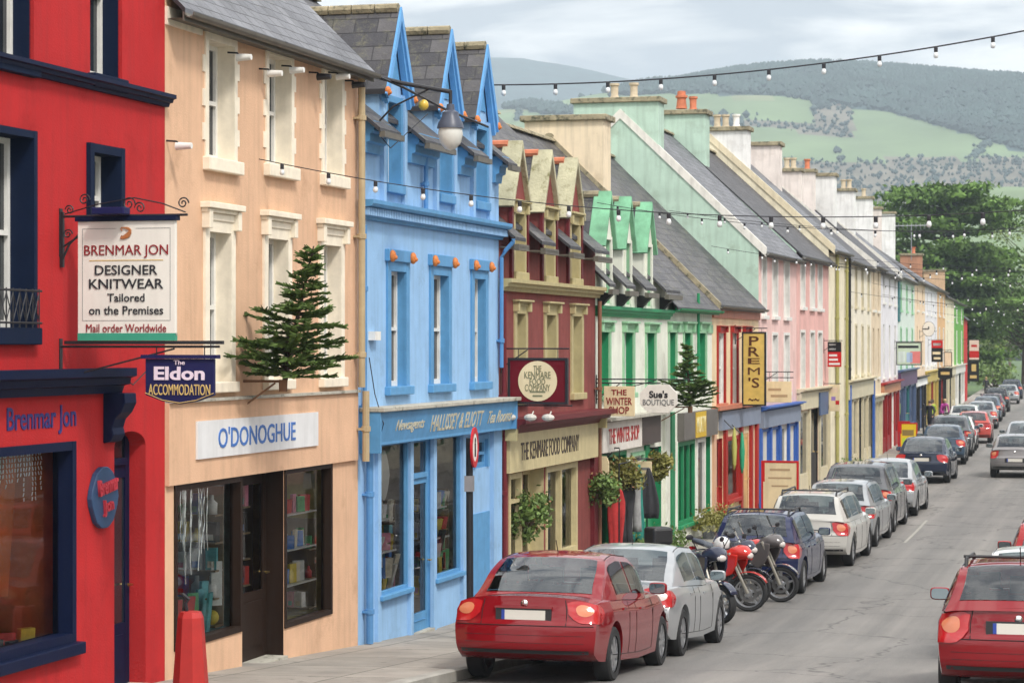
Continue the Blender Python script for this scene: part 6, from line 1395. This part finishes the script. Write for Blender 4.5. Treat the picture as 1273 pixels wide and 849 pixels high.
    seam_c = .52
    for zc_ in ((.2, .34) if kind == 'saloon' else (.18, .3)): sea.tube([low(a, 0, zc_) + Vector((0, .001, 0)) for a in lin(-.85, .85, 14)], .0035, 4, close=False)
    sea.tube([low(a, 0, seam_c) + Vector((0, -.002, 0)) for a in lin(-.97, .97, 14)], .0045, 4, close=False)
    for s in (-1, 1): sea.tube([low(s * (ca - .02), 0, c) + Vector((0, -.002, 0)) for c in lin(seam_c, .97, 6)], .0045, 4, close=False)
    for s in (-1, 1): sea.tube([cab(s * .97, y, 1) + Vector((0, 0, .001)) for y in lin(c1, c2, 8)], .006, 4, close=False)
    ME['panel_gap'] = sea.mesh('panel_gap')
    py = low(0, 0, .72).y; zp = {'saloon': .80, 'hatch': .62, 'estate': .72, 'suv': .84, 'wagon': .80}[kind]; pc = (zp - dz0) / (dk - dz0); py = min(low(.35, 0, pc + d2).y for d2 in (-.08, 0, .08)) - .006
    ME['plate'] = (py, zp); ME['low'] = low; ME['S'] = S; ME['dk'] = dk
    # wheel
    r = S['wr']; ME['tyre'] = MB().lathe([(r * .66, -.1), (r * .9, -.105), (r * .98, -.085), (r, -.05), (r, .05), (r * .98, .085), (r * .9, .105), (r * .66, .1)], 28, (0, 0, 0), 'x').mesh('tyre'); sharp(ME['tyre'], 40)
    rim = MB().lathe([(r * .67, -.1), (r * .67, .085), (r * .62, .085), (r * .6, .04), (.05, .03)], 28, (0, 0, 0), 'x').lathe([(.06, .03), (.055, .085), (0, .09)], 14, (0, 0, 0), 'x')
    for k in range(7):
        a = 6.283 * k / 7; m0 = len(rim.v); rim.box(.05, .088, -.028, .028, .04, r * .63); rim.xform(Matrix.Rotation(a, 4, 'X'), m0)
    ME['rim'] = rim.mesh('rim'); sharp(ME['rim'], 30)
    CARMESH[kind] = ME; return ME
def inst(name, me, m, parent, loc=(0, 0, 0), rot=None):
    if not me.materials: me.materials.append(m)
    o = link(name, me); o.parent = parent; o.location = loc
    if rot: o.rotation_euler = rot
    if me.materials[0] is not m: o.material_slots[0].link = 'OBJECT'; o.material_slots[0].material = m
    return o
def _sq(t, p=.5): return math.copysign(abs(t) ** p, t)
_mm = MB(); _mm.grid([[(.115 * math.sin(a) ** .6 * _sq(math.cos(b)), .075 * -math.cos(a) if math.cos(a) < 0 else -.05 * math.cos(a), .075 * math.sin(a) ** .6 * _sq(math.sin(b))) for b in [6.2832 * k / 20 for k in range(21)]] for a in [math.pi * (k + .001) / 10.002 for k in range(11)]])
MIR = _mm.mesh('door_mirror', smooth=True, merge=.0005)
_mm = MB(); _mm.quad([(.098 * _sq(math.cos(b)), 0, .06 * _sq(math.sin(b))) for b in [6.2832 * k / 20 for k in range(20)]]); MIRG = _mm.mesh('mirror_glass', fix=False)
HND = MB().box(-.012, .018, -.09, .09, -.012, .012).mesh('door_handle'); PLB = MB().box(-.26, .26, -.008, .004, -.055, .055).mesh('number_plate'); PLR = MB().box(-.33, .33, -.004, .03, -.085, .075).mesh('plate_recess'); PLE = MB().box(-.26, -.222, -.0095, -.007, -.055, .055).mesh('plate_band')
BDG = MB().lathe([(0, -.012), (.04, -.008), (.045, .006)], 16, (0, 0, 0), 'y').mesh('badge', smooth=True)
def car(kind, paintm, label, x, y, heading, anchor='rr', group='cars parked along the kerb', rack=False, lamp='red', plate=True, cat='car', seg=None, rim=ALLOY):
    """anchor 'rr': (x,y) is the rear right tyre contact; 'rl': the rear left corner of the bumper"""
    ME = car_type(kind); S = ME['S']; hw = S['W'] / 2
    off = {'rr': Vector((hw - .02, S['wheels'][0], 0)), 'rl': Vector((-hw, 0.1, 0))}[anchor]
    o = Matrix.Rotation(heading, 3, 'Z') @ off; X, Y = x - o.x, y - o.y; up = Vector((0, 1, 0)); up.rotate(Matrix.Rotation(heading, 3, 'Z'))
    za, zb = roadz(Y + up.y * S['wheels'][0]), roadz(Y + up.y * S['wheels'][1]); pitch = math.atan2(zb - za, S['wheels'][1] - S['wheels'][0]); zz = za - math.sin(pitch) * S['wheels'][0]
    root = empty('parked_car', (X, Y, zz), heading, label=label, cat=cat, group=group); root.rotation_euler = (pitch, 0, heading)
    inst('body', ME['body'], paintm, root); inst('cabin', ME['cabin'], paintm, root); inst('seats', ME['interior'], CINT, root)
    inst('rear_window', ME['rear_window'], CGLASS, root); inst('windscreen', ME['windscreen'], CGLASS, root)
    for m in ME['side_window']: inst('side_window', m, CGLASS, root)
    for k in (0, 1):
        t = inst('tail_light', ME['tail_light'][k], LENSR, root); inst('lens', ME['lamp_segment'][k], seg or LENSO, t); inst('headlight', ME['headlight'][k], LENSC, root)
    inst('bumper_trim', ME['lower_trim'], PLAST, root); inst('door_seams', ME['panel_gap'], SEAM, root)
    py, zp = ME['plate']
    if plate: inst('plate_recess', PLR, PLAST, root, (0, py, zp))
    if plate: q = inst('number_plate', PLB, PLATE, root, (0, py, zp)); inst('plate_band', PLE, EUB, q)
    low = ME['low']; dk = ME['dk']
    inst('badge', BDG, CHROME, root, (0, low(0, 0, .9).y - .004, dk - .08 if kind != 'saloon' else dk - .05))
    for s in (-1, 1):
        mr = inst('door_mirror', MIR, paintm, root, (s * (hw + .1), S['cab'][3] - .62, dk + .05)); inst('mirror_glass', MIRG, MGL, mr, (0, -.053, 0))
        for yy in ((S['cab'][3] - 2.0 if kind != 'hatch' else S['cab'][3] - 1.75), S['cab'][3] - 1.05): p = low(s, yy / S['L'], .82); inst('door_handle', HND, paintm, root, (p.x, p.y, p.z), (0, 0, 0 if s > 0 else math.pi))
        for wy in S['wheels']:
            w = empty('wheel', (s * (hw - .115), wy, S['wr']), 0, parent=root); w.rotation_euler = (0, 0, 0 if s > 0 else math.pi)
            inst('tyre', ME['tyre'], TYRE, w); inst('rim', ME['rim'], rim, w)
    zc = S['H']
    key = 'extra_' + kind
    if key not in CARMESH:
        CARMESH[key] = (MB().tube([(0, S['cab'][1] + .25, zc - .01), (0, S['cab'][1] + .12, zc + .16)], .006, 5).mesh('aerial'), MB().tube([(-.02, S['cab'][0] + .16, dk + .1), (.05, S['cab'][0] + .12, dk + .12), (.42, S['cab'][0] + .13, dk + .13)], .014, 5).mesh('rear_wiper'),
            [MB().tube([(s * .56, S['cab'][1] + .05, zc - .07), (s * .56, S['cab'][1] + .12, zc + .03), (s * .56, S['cab'][2] - .25, zc + .04), (s * .56, S['cab'][2] - .15, zc - .05)], .02, 6).mesh('roof_rail') for s in (-1, 1)],
            MB().tube([(-.6, S['cab'][1] + .3, zc + .05), (.6, S['cab'][1] + .3, zc + .05)], .018, 6).mesh('roof_bar'), MB().box(-.34, .34, py - .02, py + .02, zp + .075, zp + .1).mesh('boot_strip'))
    ex = CARMESH[key]; inst('aerial', ex[0], PLAST, root)
    if kind != 'saloon': inst('rear_wiper', ex[1], PLAST, root)
    else: inst('boot_strip', ex[4], paintm, root)
    if rack:
        for m in ex[2]: inst('roof_rail', m, PLAST, root)
        inst('roof_bar', ex[3], PLAST, root)
    return root
def heading(D): d = sdir(D); return math.atan2(d.y, d.x) - math.pi / 2
def ground_D(y):    # depth at which the road is seen at image height y
    lo, hi = 20., 280.
    for _ in range(60):
        m = (lo + hi) / 2
        if HY + (CAMZ - roadz(m)) * FPX / m > y: lo = m
        else: hi = m
    return lo
def place(px, py): D = ground_D(py); return (px - CX) / FPX * D, D
CP = {n: carpaint('paint_' + n, c, mt) for n, c, mt in (('red', (.2, .003, .007), .25), ('silver', (.33, .345, .36), .6), ('blue', (.008, .014, .06), .4), ('darkblue', (.035, .05, .12), .4), ('pearl', (.47, .46, .43), .3), ('greysilver', (.27, .285, .30), .6), ('charcoal', (.05, .055, .065), .5), ('navy', (.012, .02, .045), .4), ('midblue', (.04, .07, .11), .4), ('white', (.68, .68, .67), .1), ('coral', (.45, .07, .055), .25), ('black', (.012, .012, .014), .3), ('plum', (.10, .03, .05), .4), ('grey', (.22, .21, .21), .6), ('tomato', (.3, .008, .008), .2))}
LEFT = [ # kind, paint, wheel px, label, extra
 ('saloon', 'red', 763.5, 845.5, 'dark red four door saloon parked nearest on the left kerb', {}),
 ('saloon', 'silver', 849.3, 814.8, 'silver saloon parked just ahead of the dark red saloon', {'seg': LENSC}),
 ('hatch', 'blue', 1000, 737, 'deep blue hatchback parked beyond the motorcycles', {'rack': True}),
 ('estate', 'pearl', 1061, 703, 'pearl white estate with roof rails in front of the deep blue hatchback', {'rack': True}),
 ('hatch', 'greysilver', 1091, 679, 'grey silver hatchback half hidden by the pearl white estate', {}),
 ('suv', 'charcoal', 1113, 661, 'charcoal sport utility car behind the light silver saloon', {}),
 ('saloon', 'silver', 1140.6, 641, 'light silver saloon with red lamps ahead of the charcoal car', {'seg': LENSR}),
 ('saloon', 'navy', 1181, 600, 'navy blue saloon with pale number plate in mid street', {'seg': LENSR}),
 ('saloon', 'midblue', 1201, 577, 'dark blue saloon with open looking boot ahead of the navy saloon', {}),
 ('suv', 'charcoal', 1209, 567, 'dark grey sport utility car with long roof beside the dark blue saloon', {}),
 ('hatch', 'white', 1214, 560, 'white hatchback mostly hidden by the dark grey sport utility car', {'seg': LENSR}),
 ('hatch', 'coral', 1233, 551, 'coral red hatchback standing out from the kerb', {'seg': LENSR}),
 ('estate', 'white', 1220.5, 540, 'white roofed car behind the coral red hatchback', {}),
 ('saloon', 'greysilver', 1240, 533, 'grey saloon ahead of the coral red hatchback', {}),
 ('saloon', 'midblue', 1245, 524, 'blue grey saloon in the distant line of parked cars', {}),
 ('hatch', 'plum', 1249, 518, 'plum coloured hatchback in the distant line of parked cars', {}),
 ('suv', 'black', 1255, 512, 'black sport utility car at the far end of the parked line', {}),
 ('saloon', 'silver', 1267, 502, 'small pale silver saloon driving away at the far end', {'group': 'cars driving away along the street'}),
 ('suv', 'navy', 1271, 496, 'dark car farthest away along the street', {'group': 'cars driving away along the street'}),
]
for kind, pn, px, py, lab, ex in LEFT:
    x, y = place(px, py); car(kind, CP[pn], lab, x, y, heading(y + 2), **ex)
RG = 'cars parked along the right kerb'
def right(kind, pn, pxl, D, lab, hd=None, **kw): car(kind, CP[pn], lab, (pxl - CX) / FPX * D, D, hd if hd is not None else heading(D), anchor='rl', **kw)
right('wagon', 'red', 1161, 25.2, 'dark red estate with roof rails at the lower right corner', hd=R(-13.5), rack=True, group=RG, seg=LENSO)
right('hatch', 'white', 1208, 31.5, 'white car hidden behind the dark red estate', hd=R(-14), group=RG)
right('suv', 'tomato', 1246, 37.5, 'bright red people carrier with roof bars at the right edge', hd=R(-14.5), rack=True, group=RG)
DG = ground_D(594)
right('hatch', 'grey', 1230, DG, 'grey hatchback driving away on the right lane', hd=R(-13.5), group='cars driving away along the street')
right('saloon', 'greysilver', 1246, DG + 13, 'silver blue car ahead of the grey hatchback', hd=R(-13.5), group='cars driving away along the street')

# ================================================================ MOTORCYCLES
def motorcycle(label, fx, fy, ang, tank, fair, seatm, steer=.5, box=None, screen=True, tall=1.0, helmet=None):
    """fx,fy: contact of the front wheel; ang: travel direction"""
    Rm = Matrix.Rotation(ang, 3, 'Z'); WB = 1.42; o = Rm @ Vector((WB, 0, 0)); z = roadz(fy)
    root = empty('motorcycle', (fx - o.x, fy - o.y, z), ang, label=label, cat='motorcycle', group='motorcycles parked side by side between the cars')
    def wheel(x, st, r=.31):
        w = empty('wheel', (x, 0, r), st, parent=root)
        MB().lathe([(r * .78, -.055), (r * .92, -.065), (r, -.02), (r, .02), (r * .92, .065), (r * .78, .055)], 30, (0, 0, 0), 'y').build('tyre', TYRE, w, auto=40)
        rm = MB().lathe([(r * .8, -.04), (r * .8, .04), (r * .72, .035), (r * .72, -.035), (r * .8, -.04)], 30, (0, 0, 0), 'y').lathe([(0, -.06), (.06, -.06), (.06, .06), (0, .06)], 14, (0, 0, 0), 'y')
        for k in range(5): m0 = len(rm.v); rm.box(-.018, .018, -.02, .02, .04, r * .74); rm.xform(Matrix.Rotation(6.283 * k / 5, 4, 'Y'), m0)
        rm.build('rim', ALLOY, w, auto=35)
        MB().lathe([(.105, .07), (.15, .07), (.15, .076), (.105, .076), (.105, .07)], 24, (0, 0, 0), 'y').lathe([(.105, -.07), (.15, -.07), (.15, -.076), (.105, -.076), (.105, -.07)], 24, (0, 0, 0), 'y').build('brake_disc', mat('steel_disc', (.3, .3, .3), rough=.35, metal=1), w)
        return w
    wheel(0, 0); wf = wheel(WB, steer)
    c, s_ = math.cos(steer), math.sin(steer); H = tall
    fk = MB()
    for sy in (-.11, .11): p = lambda x, y: (WB + x * c - y * s_, x * s_ + y * c); a = p(0, sy); b = p(-.32, sy); fk.tube([(a[0], a[1], .31), (b[0], b[1], .98 * H)], [.028, .022], 8)
    fk.build('fork', mat('fork_gold', (.55, .52, .45), rough=.3, metal=.8), root)
    mg = MB().grid([[(WB + .36 * math.cos(t) * c - y * s_, .36 * math.cos(t) * s_ + y * c, .31 + .36 * math.sin(t)) for y in (-.075, -.05, 0, .05, .075)] for t in [R(30 + 110 * k / 10) for k in range(11)]]).build('mudguard', fair, root, smooth=True); mg.modifiers.new('t', 'SOLIDIFY').thickness = .012
    MB().lathe([(0, -.2), (.16, -.2), (.19, -.16), (.19, .16), (.16, .2), (0, .2)], 18, (.62, 0, .42), 'y').box(.55, .95, -.15, .15, .3, .62).lathe([(0, -.19), (.11, -.19), (.11, .19), (0, .19)], 14, (.86, 0, .42), 'y').build('engine', mat('engine_dark', (.04, .045, .05), rough=.4, metal=.6, var=.3, scale=12), root, auto=35, bevel=.01)
    MB().tube([(1.1, 0, .92 * H), (.8, 0, .72), (.5, 0, .6), (0, 0, .31)], .035, 8).tube([(1.1, 0, .9 * H), (.95, 0, .5), (.6, 0, .25), (.35, 0, .45)], .03, 8).tube([(.5, .0, .7), (-.25, 0, .78)], .03, 8).build('frame_tubes', IRON, root)
    tk = [(.45, .02, .80), (.55, .12, .82), (.75, .19, .84), (.95, .19, .86), (1.08, .12, .86), (1.14, .03, .84)]
    rows = []
    for x, w, zc in tk: rows.append([(x, w * math.cos(t), zc * H + .0 + (.15 if math.sin(t) > 0 else .12) * (w / .19) ** .7 * math.sin(t)) for t in [6.283 * k / 16 for k in range(17)]])
    MB().grid(rows).build('tank', tank, root, smooth=True, merge=.0005)
    rows = []
    for x, w, z0 in ((-.38, .05, .92), (-.25, .12, .90), (0, .14, .84), (.3, .16, .80), (.52, .1, .82)): rows.append([(x, w * math.cos(t), z0 * H + .05 * math.sin(t)) for t in [6.283 * k / 12 for k in range(13)]])
    MB().grid(rows).build('seat', seatm, root, smooth=True)
    for sy in (-1, 1):   # side fairing panels
        m = MB(); P = [(.76, 0, .74), (.9, 0, .63), (1.06, 0, .57), (1.2, 0, .62), (1.29, 0, .78), (1.31, 0, .95), (1.1, 0, .97), (.88, 0, .86)]
        m.prism([(x, z * (H if z > .6 else 1)) for x, y, z in P], 'y', sy * .17, sy * .215); o2 = m.build('side_fairing', fair, root, bevel=.022)
    rows = []
    for x, w, zz in ((1.08, .2, .92), (1.25, .2, .98), (1.38, .15, .98), (1.47, .06, .93)): rows.append([(x, w * math.cos(t), zz * H + .13 * math.sin(t) * (w / .2) ** .5) for t in [6.283 * k / 14 for k in range(15)]])
    MB().grid(rows).build('front_cowl', fair, root, smooth=True); MB().ball((1.44, 0, .93 * H), .05, .09, .06).build('headlight', LENSC, root, smooth=True)
    if screen: g = MB().grid([[(1.2 + .12 * (1 - abs(a)) - .16 * t, a * .17 * (1 - .3 * t), (1.04 + .34 * t) * H) for a in [-1 + k / 4 for k in range(9)]] for t in [k / 5 for k in range(6)]]).build('windscreen', GLASS, root, smooth=True)
    hb = MB().tube([(1.05, -.36, 1.02 * H), (1.1, -.2, 1.04 * H), (1.12, .2, 1.04 * H), (1.0, .36, 1.02 * H)], .014, 7).build('handlebar', IRON, root)
    for sy in (-1, 1):
        MB().tube([(1.1, sy * .25, 1.04 * H), (1.12, sy * .36, 1.2 * H)], .008, 5).ball((1.12, sy * .4, 1.22 * H), .02, .075, .045, 10, 6).build('mirror', IRON, root)
    MB().tube([(.55, .17, .25), (.2, .2, .32), (-.32, .21, .48)], [.03, .055, .06], 10).build('exhaust', CHROME, root, auto=40)
    MB().box(-.42, -.36, -.07, .07, .72 * H, .82 * H).build('tail_light', LENSR, root); MB().grid([[(-.32 * math.cos(t) - .02, y, .31 + .37 * math.sin(t)) for y in (-.07, 0, .07)] for t in [R(20 + 80 * k / 6) for k in range(7)]]).build('rear_mudguard', fair, root, smooth=True)
    if box: MB().box(-.66, -.3, -.19, .19, 1.0 * H, 1.26 * H).build('top_box', box, root, bevel=.05); MB().box(-.6, -.2, -.1, .1, .88 * H, .999 * H).build('luggage_rack', IRON, root)
    MB().tube([(.5, .12, .3), (.45, .34, .02)], .012, 6).build('side_stand', IRON, root)
    if helmet: MB().ball((0, 0, 0), .14, .13, .13, 14, 9).build('helmet_like', helmet, root).location = (.7, 0, 1.1)
    return root
RB_ = carpaint('bike_red', (.5, .02, .012), .1); GB_ = carpaint('bike_grey', (.10, .09, .09), .4); SEATM = mat('seat_vinyl', (.03, .04, .06), rough=.55); WB_ = carpaint('bike_white', (.65, .65, .65), .05); DB_ = carpaint('bike_darkblue', (.02, .025, .05), .3)
x, y = place(840, 774); 
motorcycle('dark blue motorcycle with a square top box behind the silver saloon', 3.32, 38.35, R(-62), DB_, DB_, SEATM, steer=.2, box=PLAST, tall=1.12)
x, y = place(931, 759.5); motorcycle('bright red motorcycle with its front wheel turned to the road', x, y, R(-33), RB_, RB_, SEATM, steer=-.25 + .55)
x, y = place(971, 748); motorcycle('grey and red touring motorcycle with a white front wheel guard', x, y, R(-36), RB_, GB_, SEATM, steer=.35, tall=1.08)
motorcycle('black motorcycle with a white cowl standing between the red one and the grey one', 4.12, 41.25, R(-35), WB_, DB_, SEATM, steer=.45, tall=1.04)
hm = MB().ball((0, 0, 0), .15, .13, .14, 16, 10).build('crash_helmet', WB_, smooth=True); bx, by = place(931, 759.5); hm.location = (bx - .42, by + .32, roadz(by) + 1.09); tag(hm, 'white crash helmet resting on the tank of the bright red motorcycle', 'helmet')
MB().grid([[(.1 + .055 * math.cos(t) , .125 * math.sin(t), z) for t in [-1 + k * .25 for k in range(9)]] for z in (-.03, .02, .06)]).build('visor', PLAST, hm, smooth=True)

# ================================================================ PEOPLE
def person(x, y, rz, hgt, top, legs, skin, hair, label, lean=0.0, zb=None, step=.12):
    J = {'pel': (0, 0, .53), 'waist': (0, 0, .62), 'chest': (0, -lean * .5, .75), 'neck': (0, -lean, .835), 'head': (0, -lean * 1.15, .90), 'top': (0, -lean * 1.15, .985),
         'shl': (.105, -lean, .81), 'ell': (.135, -lean + .01, .64), 'hal': (.12, -lean - .09, .50), 'shr': (-.105, -lean, .81), 'elr': (-.135, -lean + .01, .64), 'har': (-.12, -lean - .1, .52),
         'hil': (.05, 0, .5), 'knl': (.055, -step * .4, .27), 'anl': (.055, -step * .5, .04), 'tol': (.06, -step * .5 - .07, .015), 'hir': (-.05, 0, .5), 'knr': (-.055, step * .2, .27), 'anr': (-.055, step * .6, .04), 'tor': (-.06, step * .6 - .07, .015)}
    E = [('pel', 'waist'), ('waist', 'chest'), ('chest', 'neck'), ('neck', 'head'), ('head', 'top'), ('chest', 'shl'), ('shl', 'ell'), ('ell', 'hal'), ('chest', 'shr'), ('shr', 'elr'), ('elr', 'har'), ('pel', 'hil'), ('hil', 'knl'), ('knl', 'anl'), ('anl', 'tol'), ('pel', 'hir'), ('hir', 'knr'), ('knr', 'anr'), ('anr', 'tor')]
    RR = dict(pel=.085, waist=.078, chest=.088, neck=.034, head=.058, top=.04, shl=.045, shr=.045, ell=.034, elr=.034, hal=.024, har=.024, hil=.06, hir=.06, knl=.042, knr=.042, anl=.028, anr=.028, tol=.022, tor=.022)
    ks = list(J); me = bpy.data.meshes.new('body'); me.from_pydata([tuple(Vector(J[k]) * hgt) for k in ks], [(ks.index(a), ks.index(b)) for a, b in E], [])
    ob = bpy.data.objects.new('tmp', me); COL.objects.link(ob); md = ob.modifiers.new('s', 'SKIN'); sv = me.skin_vertices[0] if me.skin_vertices else None
    if sv is None:
        bm = bmesh.new(); bm.from_mesh(me); bm.verts.layers.skin.verify(); bm.to_mesh(me); bm.free(); sv = me.skin_vertices[0]
    for k, d in zip(ks, sv.data): d.radius = (RR[k] * hgt * .82,) * 2; d.use_root = (k == 'pel')
    ss = ob.modifiers.new('ss', 'SUBSURF'); ss.levels = 1; ss.render_levels = 1
    dg = bpy.context.evaluated_depsgraph_get(); m2 = bpy.data.meshes.new_from_object(ob.evaluated_get(dg)); bpy.data.objects.remove(ob); m2.name = 'person'
    m2.materials.clear()
    for m in (skin, top, legs): m2.materials.append(m)
    for p in m2.polygons:
        z = p.center.z / hgt; hand = abs(p.center.x) > .09 * hgt and z < .545; p.material_index = 0 if (z > .845 or hand) else (2 if z < .53 else 1); p.use_smooth = True
    o = link('person', m2); o.location = (x, y, pavz(y) if zb is None else zb); o.rotation_euler = (0, 0, rz); tag(o, label, 'person')
    hd = Vector(J['head']) * hgt
    MB().ball((hd.x, hd.y + .018 * hgt, hd.z + .022 * hgt), .062 * hgt, .062 * hgt, .065 * hgt, 14, 9).build('hair', hair, o, smooth=True)
    return o
SKIN = mat('skin', (.55, .32, .23), rough=.6); HAIRB = mat('brown_hair', (.06, .035, .02), rough=.7); HAIRG = mat('fair_hair', (.35, .25, .12), rough=.7)
MAG = mat('magenta_coat', (.42, .05, .28), rough=.85); DTR = mat('dark_trousers', (.02, .02, .03), rough=.9); BLKJ = mat('black_jacket', (.025, .025, .03), rough=.8); GRNV = mat('lime_scarf', (.35, .45, .05), rough=.8)
def fpx(px, o): return fo(px, o)
x, y = fpx(1143, 1.15); person(x, y, R(20), 1.66, MAG, DTR, SKIN, HAIRG, 'person in a magenta coat bending forward on the far pavement', lean=.17)
x, y = fpx(1133, .9); person(x, y, R(-40), 1.74, BLKJ, DTR, SKIN, HAIRB, 'person in a black jacket walking beside the magenta coat')
x, y = fpx(1140, .75); person(x, y, R(-160), 1.68, GRNV, DTR, SKIN, HAIRB, 'person in a lime green top near the dark far shop')
X = (1247 - CX) / FPX * 240; person(X, 240, 0, 1.75, BLKJ, DTR, SKIN, HAIRB, 'tiny dark clad person far away at the end of the street', zb=.14)
X = (1226 - CX) / FPX * 205; person(X, 205, R(180), 1.7, BLKJ, DTR, SKIN, HAIRG, 'tiny person in black on the far pavement before the bush', zb=.14)
# ================================================================ CAMERA, LIGHT, AIR
cam = bpy.data.cameras.new('camera'); co = link('camera', cam); co.location = (0, 0, CAMZ); co.rotation_euler = (R(90), 0, 0)
cam.sensor_width = 36; cam.lens = FPX / 1273 * 36; cam.shift_y = 3.5 / 1273; cam.clip_start = .5; cam.clip_end = 20000
cam.dof.use_dof = True; cam.dof.focus_distance = 33; cam.dof.aperture_fstop = 5.0
scene.camera = co
SUN_EL, SUN_AZ = R(48), R(148)     # azimuth clockwise from +y: the sun stands behind and to the right of the camera
sv = Vector((math.sin(SUN_AZ) * math.cos(SUN_EL), math.cos(SUN_AZ) * math.cos(SUN_EL), math.sin(SUN_EL)))
sl = bpy.data.lights.new('sun', 'SUN'); sl.energy = 1.5; sl.angle = R(10); sl.color = (1, .95, .88); so = link('sun', sl); so.rotation_euler = sv.to_track_quat('Z', 'Y').to_euler(); so.location = (20, -20, 60)
w = bpy.data.worlds.new('World'); scene.world = w; w.use_nodes = True; nt = w.node_tree; bg = nt.nodes['Background']; Lk = nt.links.new
sky = node(nt, 'ShaderNodeTexSky', sky_type='NISHITA'); sky.sun_disc = False; sky.sun_elevation = SUN_EL; sky.sun_rotation = SUN_AZ; sky.air_density = 1.2; sky.dust_density = 2
tc = node(nt, 'ShaderNodeTexCoord'); mp = node(nt, 'ShaderNodeMapping'); mp.inputs['Scale'].default_value = (3.6, 3.6, 16); Lk(tc.outputs['Generated'], mp.inputs[0])
n1 = node(nt, 'ShaderNodeTexNoise'); n1.inputs['Scale'].default_value = 2.0; n1.inputs['Detail'].default_value = 7; n1.inputs['Roughness'].default_value = .55; n1.inputs['Distortion'].default_value = .4; Lk(mp.outputs[0], n1.inputs['Vector'])
cr = node(nt, 'ShaderNodeValToRGB'); cr.color_ramp.elements[0].position = .42; cr.color_ramp.elements[0].color = (3.7, 3.85, 4.15, 1); cr.color_ramp.elements[1].position = .57; cr.color_ramp.elements[1].color = (9.2, 8.9, 8.5, 1)
Lk(n1.outputs['Fac'], cr.inputs[0])
sx = node(nt, 'ShaderNodeSeparateXYZ'); Lk(tc.outputs['Generated'], sx.inputs[0])
zm = node(nt, 'ShaderNodeMapRange'); zm.inputs[1].default_value = .15; zm.inputs[2].default_value = .9; zm.inputs[3].default_value = 1; zm.inputs[4].default_value = 1.9; Lk(sx.outputs[2], zm.inputs[0])   # an overcast sky is brighter overhead
cb = node(nt, 'ShaderNodeCombineColor')
for i in range(3): Lk(zm.outputs[0], cb.inputs[i])
mu = node(nt, 'ShaderNodeMix', data_type='RGBA', blend_type='MULTIPLY'); mu.inputs[0].default_value = 1; Lk(cr.outputs[0], mu.inputs[6]); Lk(cb.outputs[0], mu.inputs[7])
mx = node(nt, 'ShaderNodeMix', data_type='RGBA'); mx.inputs[0].default_value = .88; Lk(sky.outputs[0], mx.inputs[6]); Lk(mu.outputs[2], mx.inputs[7]); Lk(mx.outputs[2], bg.inputs[0]); bg.inputs[1].default_value = .1
# air
hz = MB().box(-2000, 3600, -50, 4800, -1.5, 500).build('haze', bpy.data.materials.new('haze_air')); tag(hz, kind='stuff'); m = hz.data.materials[0]; m.use_nodes = True; nt = m.node_tree; nt.nodes.clear()
o = node(nt, 'ShaderNodeOutputMaterial'); v = node(nt, 'ShaderNodeVolumePrincipled'); v.inputs['Color'].default_value = (.74, .88, 1, 1); v.inputs['Density'].default_value = .00027; v.inputs['Anisotropy'].default_value = 0; nt.links.new(v.outputs[0], o.inputs['Volume'])
vs = scene.view_settings; vs.view_transform = 'Standard'; vs.look = 'None'; vs.gamma = 1; vs.use_curve_mapping = False; vs.exposure = 0.88
scene.cycles.max_bounces = 6; scene.cycles.diffuse_bounces = 3; scene.cycles.glossy_bounces = 3; scene.cycles.transparent_max_bounces = 8; scene.cycles.transmission_bounces = 3; scene.cycles.volume_bounces = 0
scene.cycles.use_denoising = True; scene.cycles.sample_clamp_indirect = 6
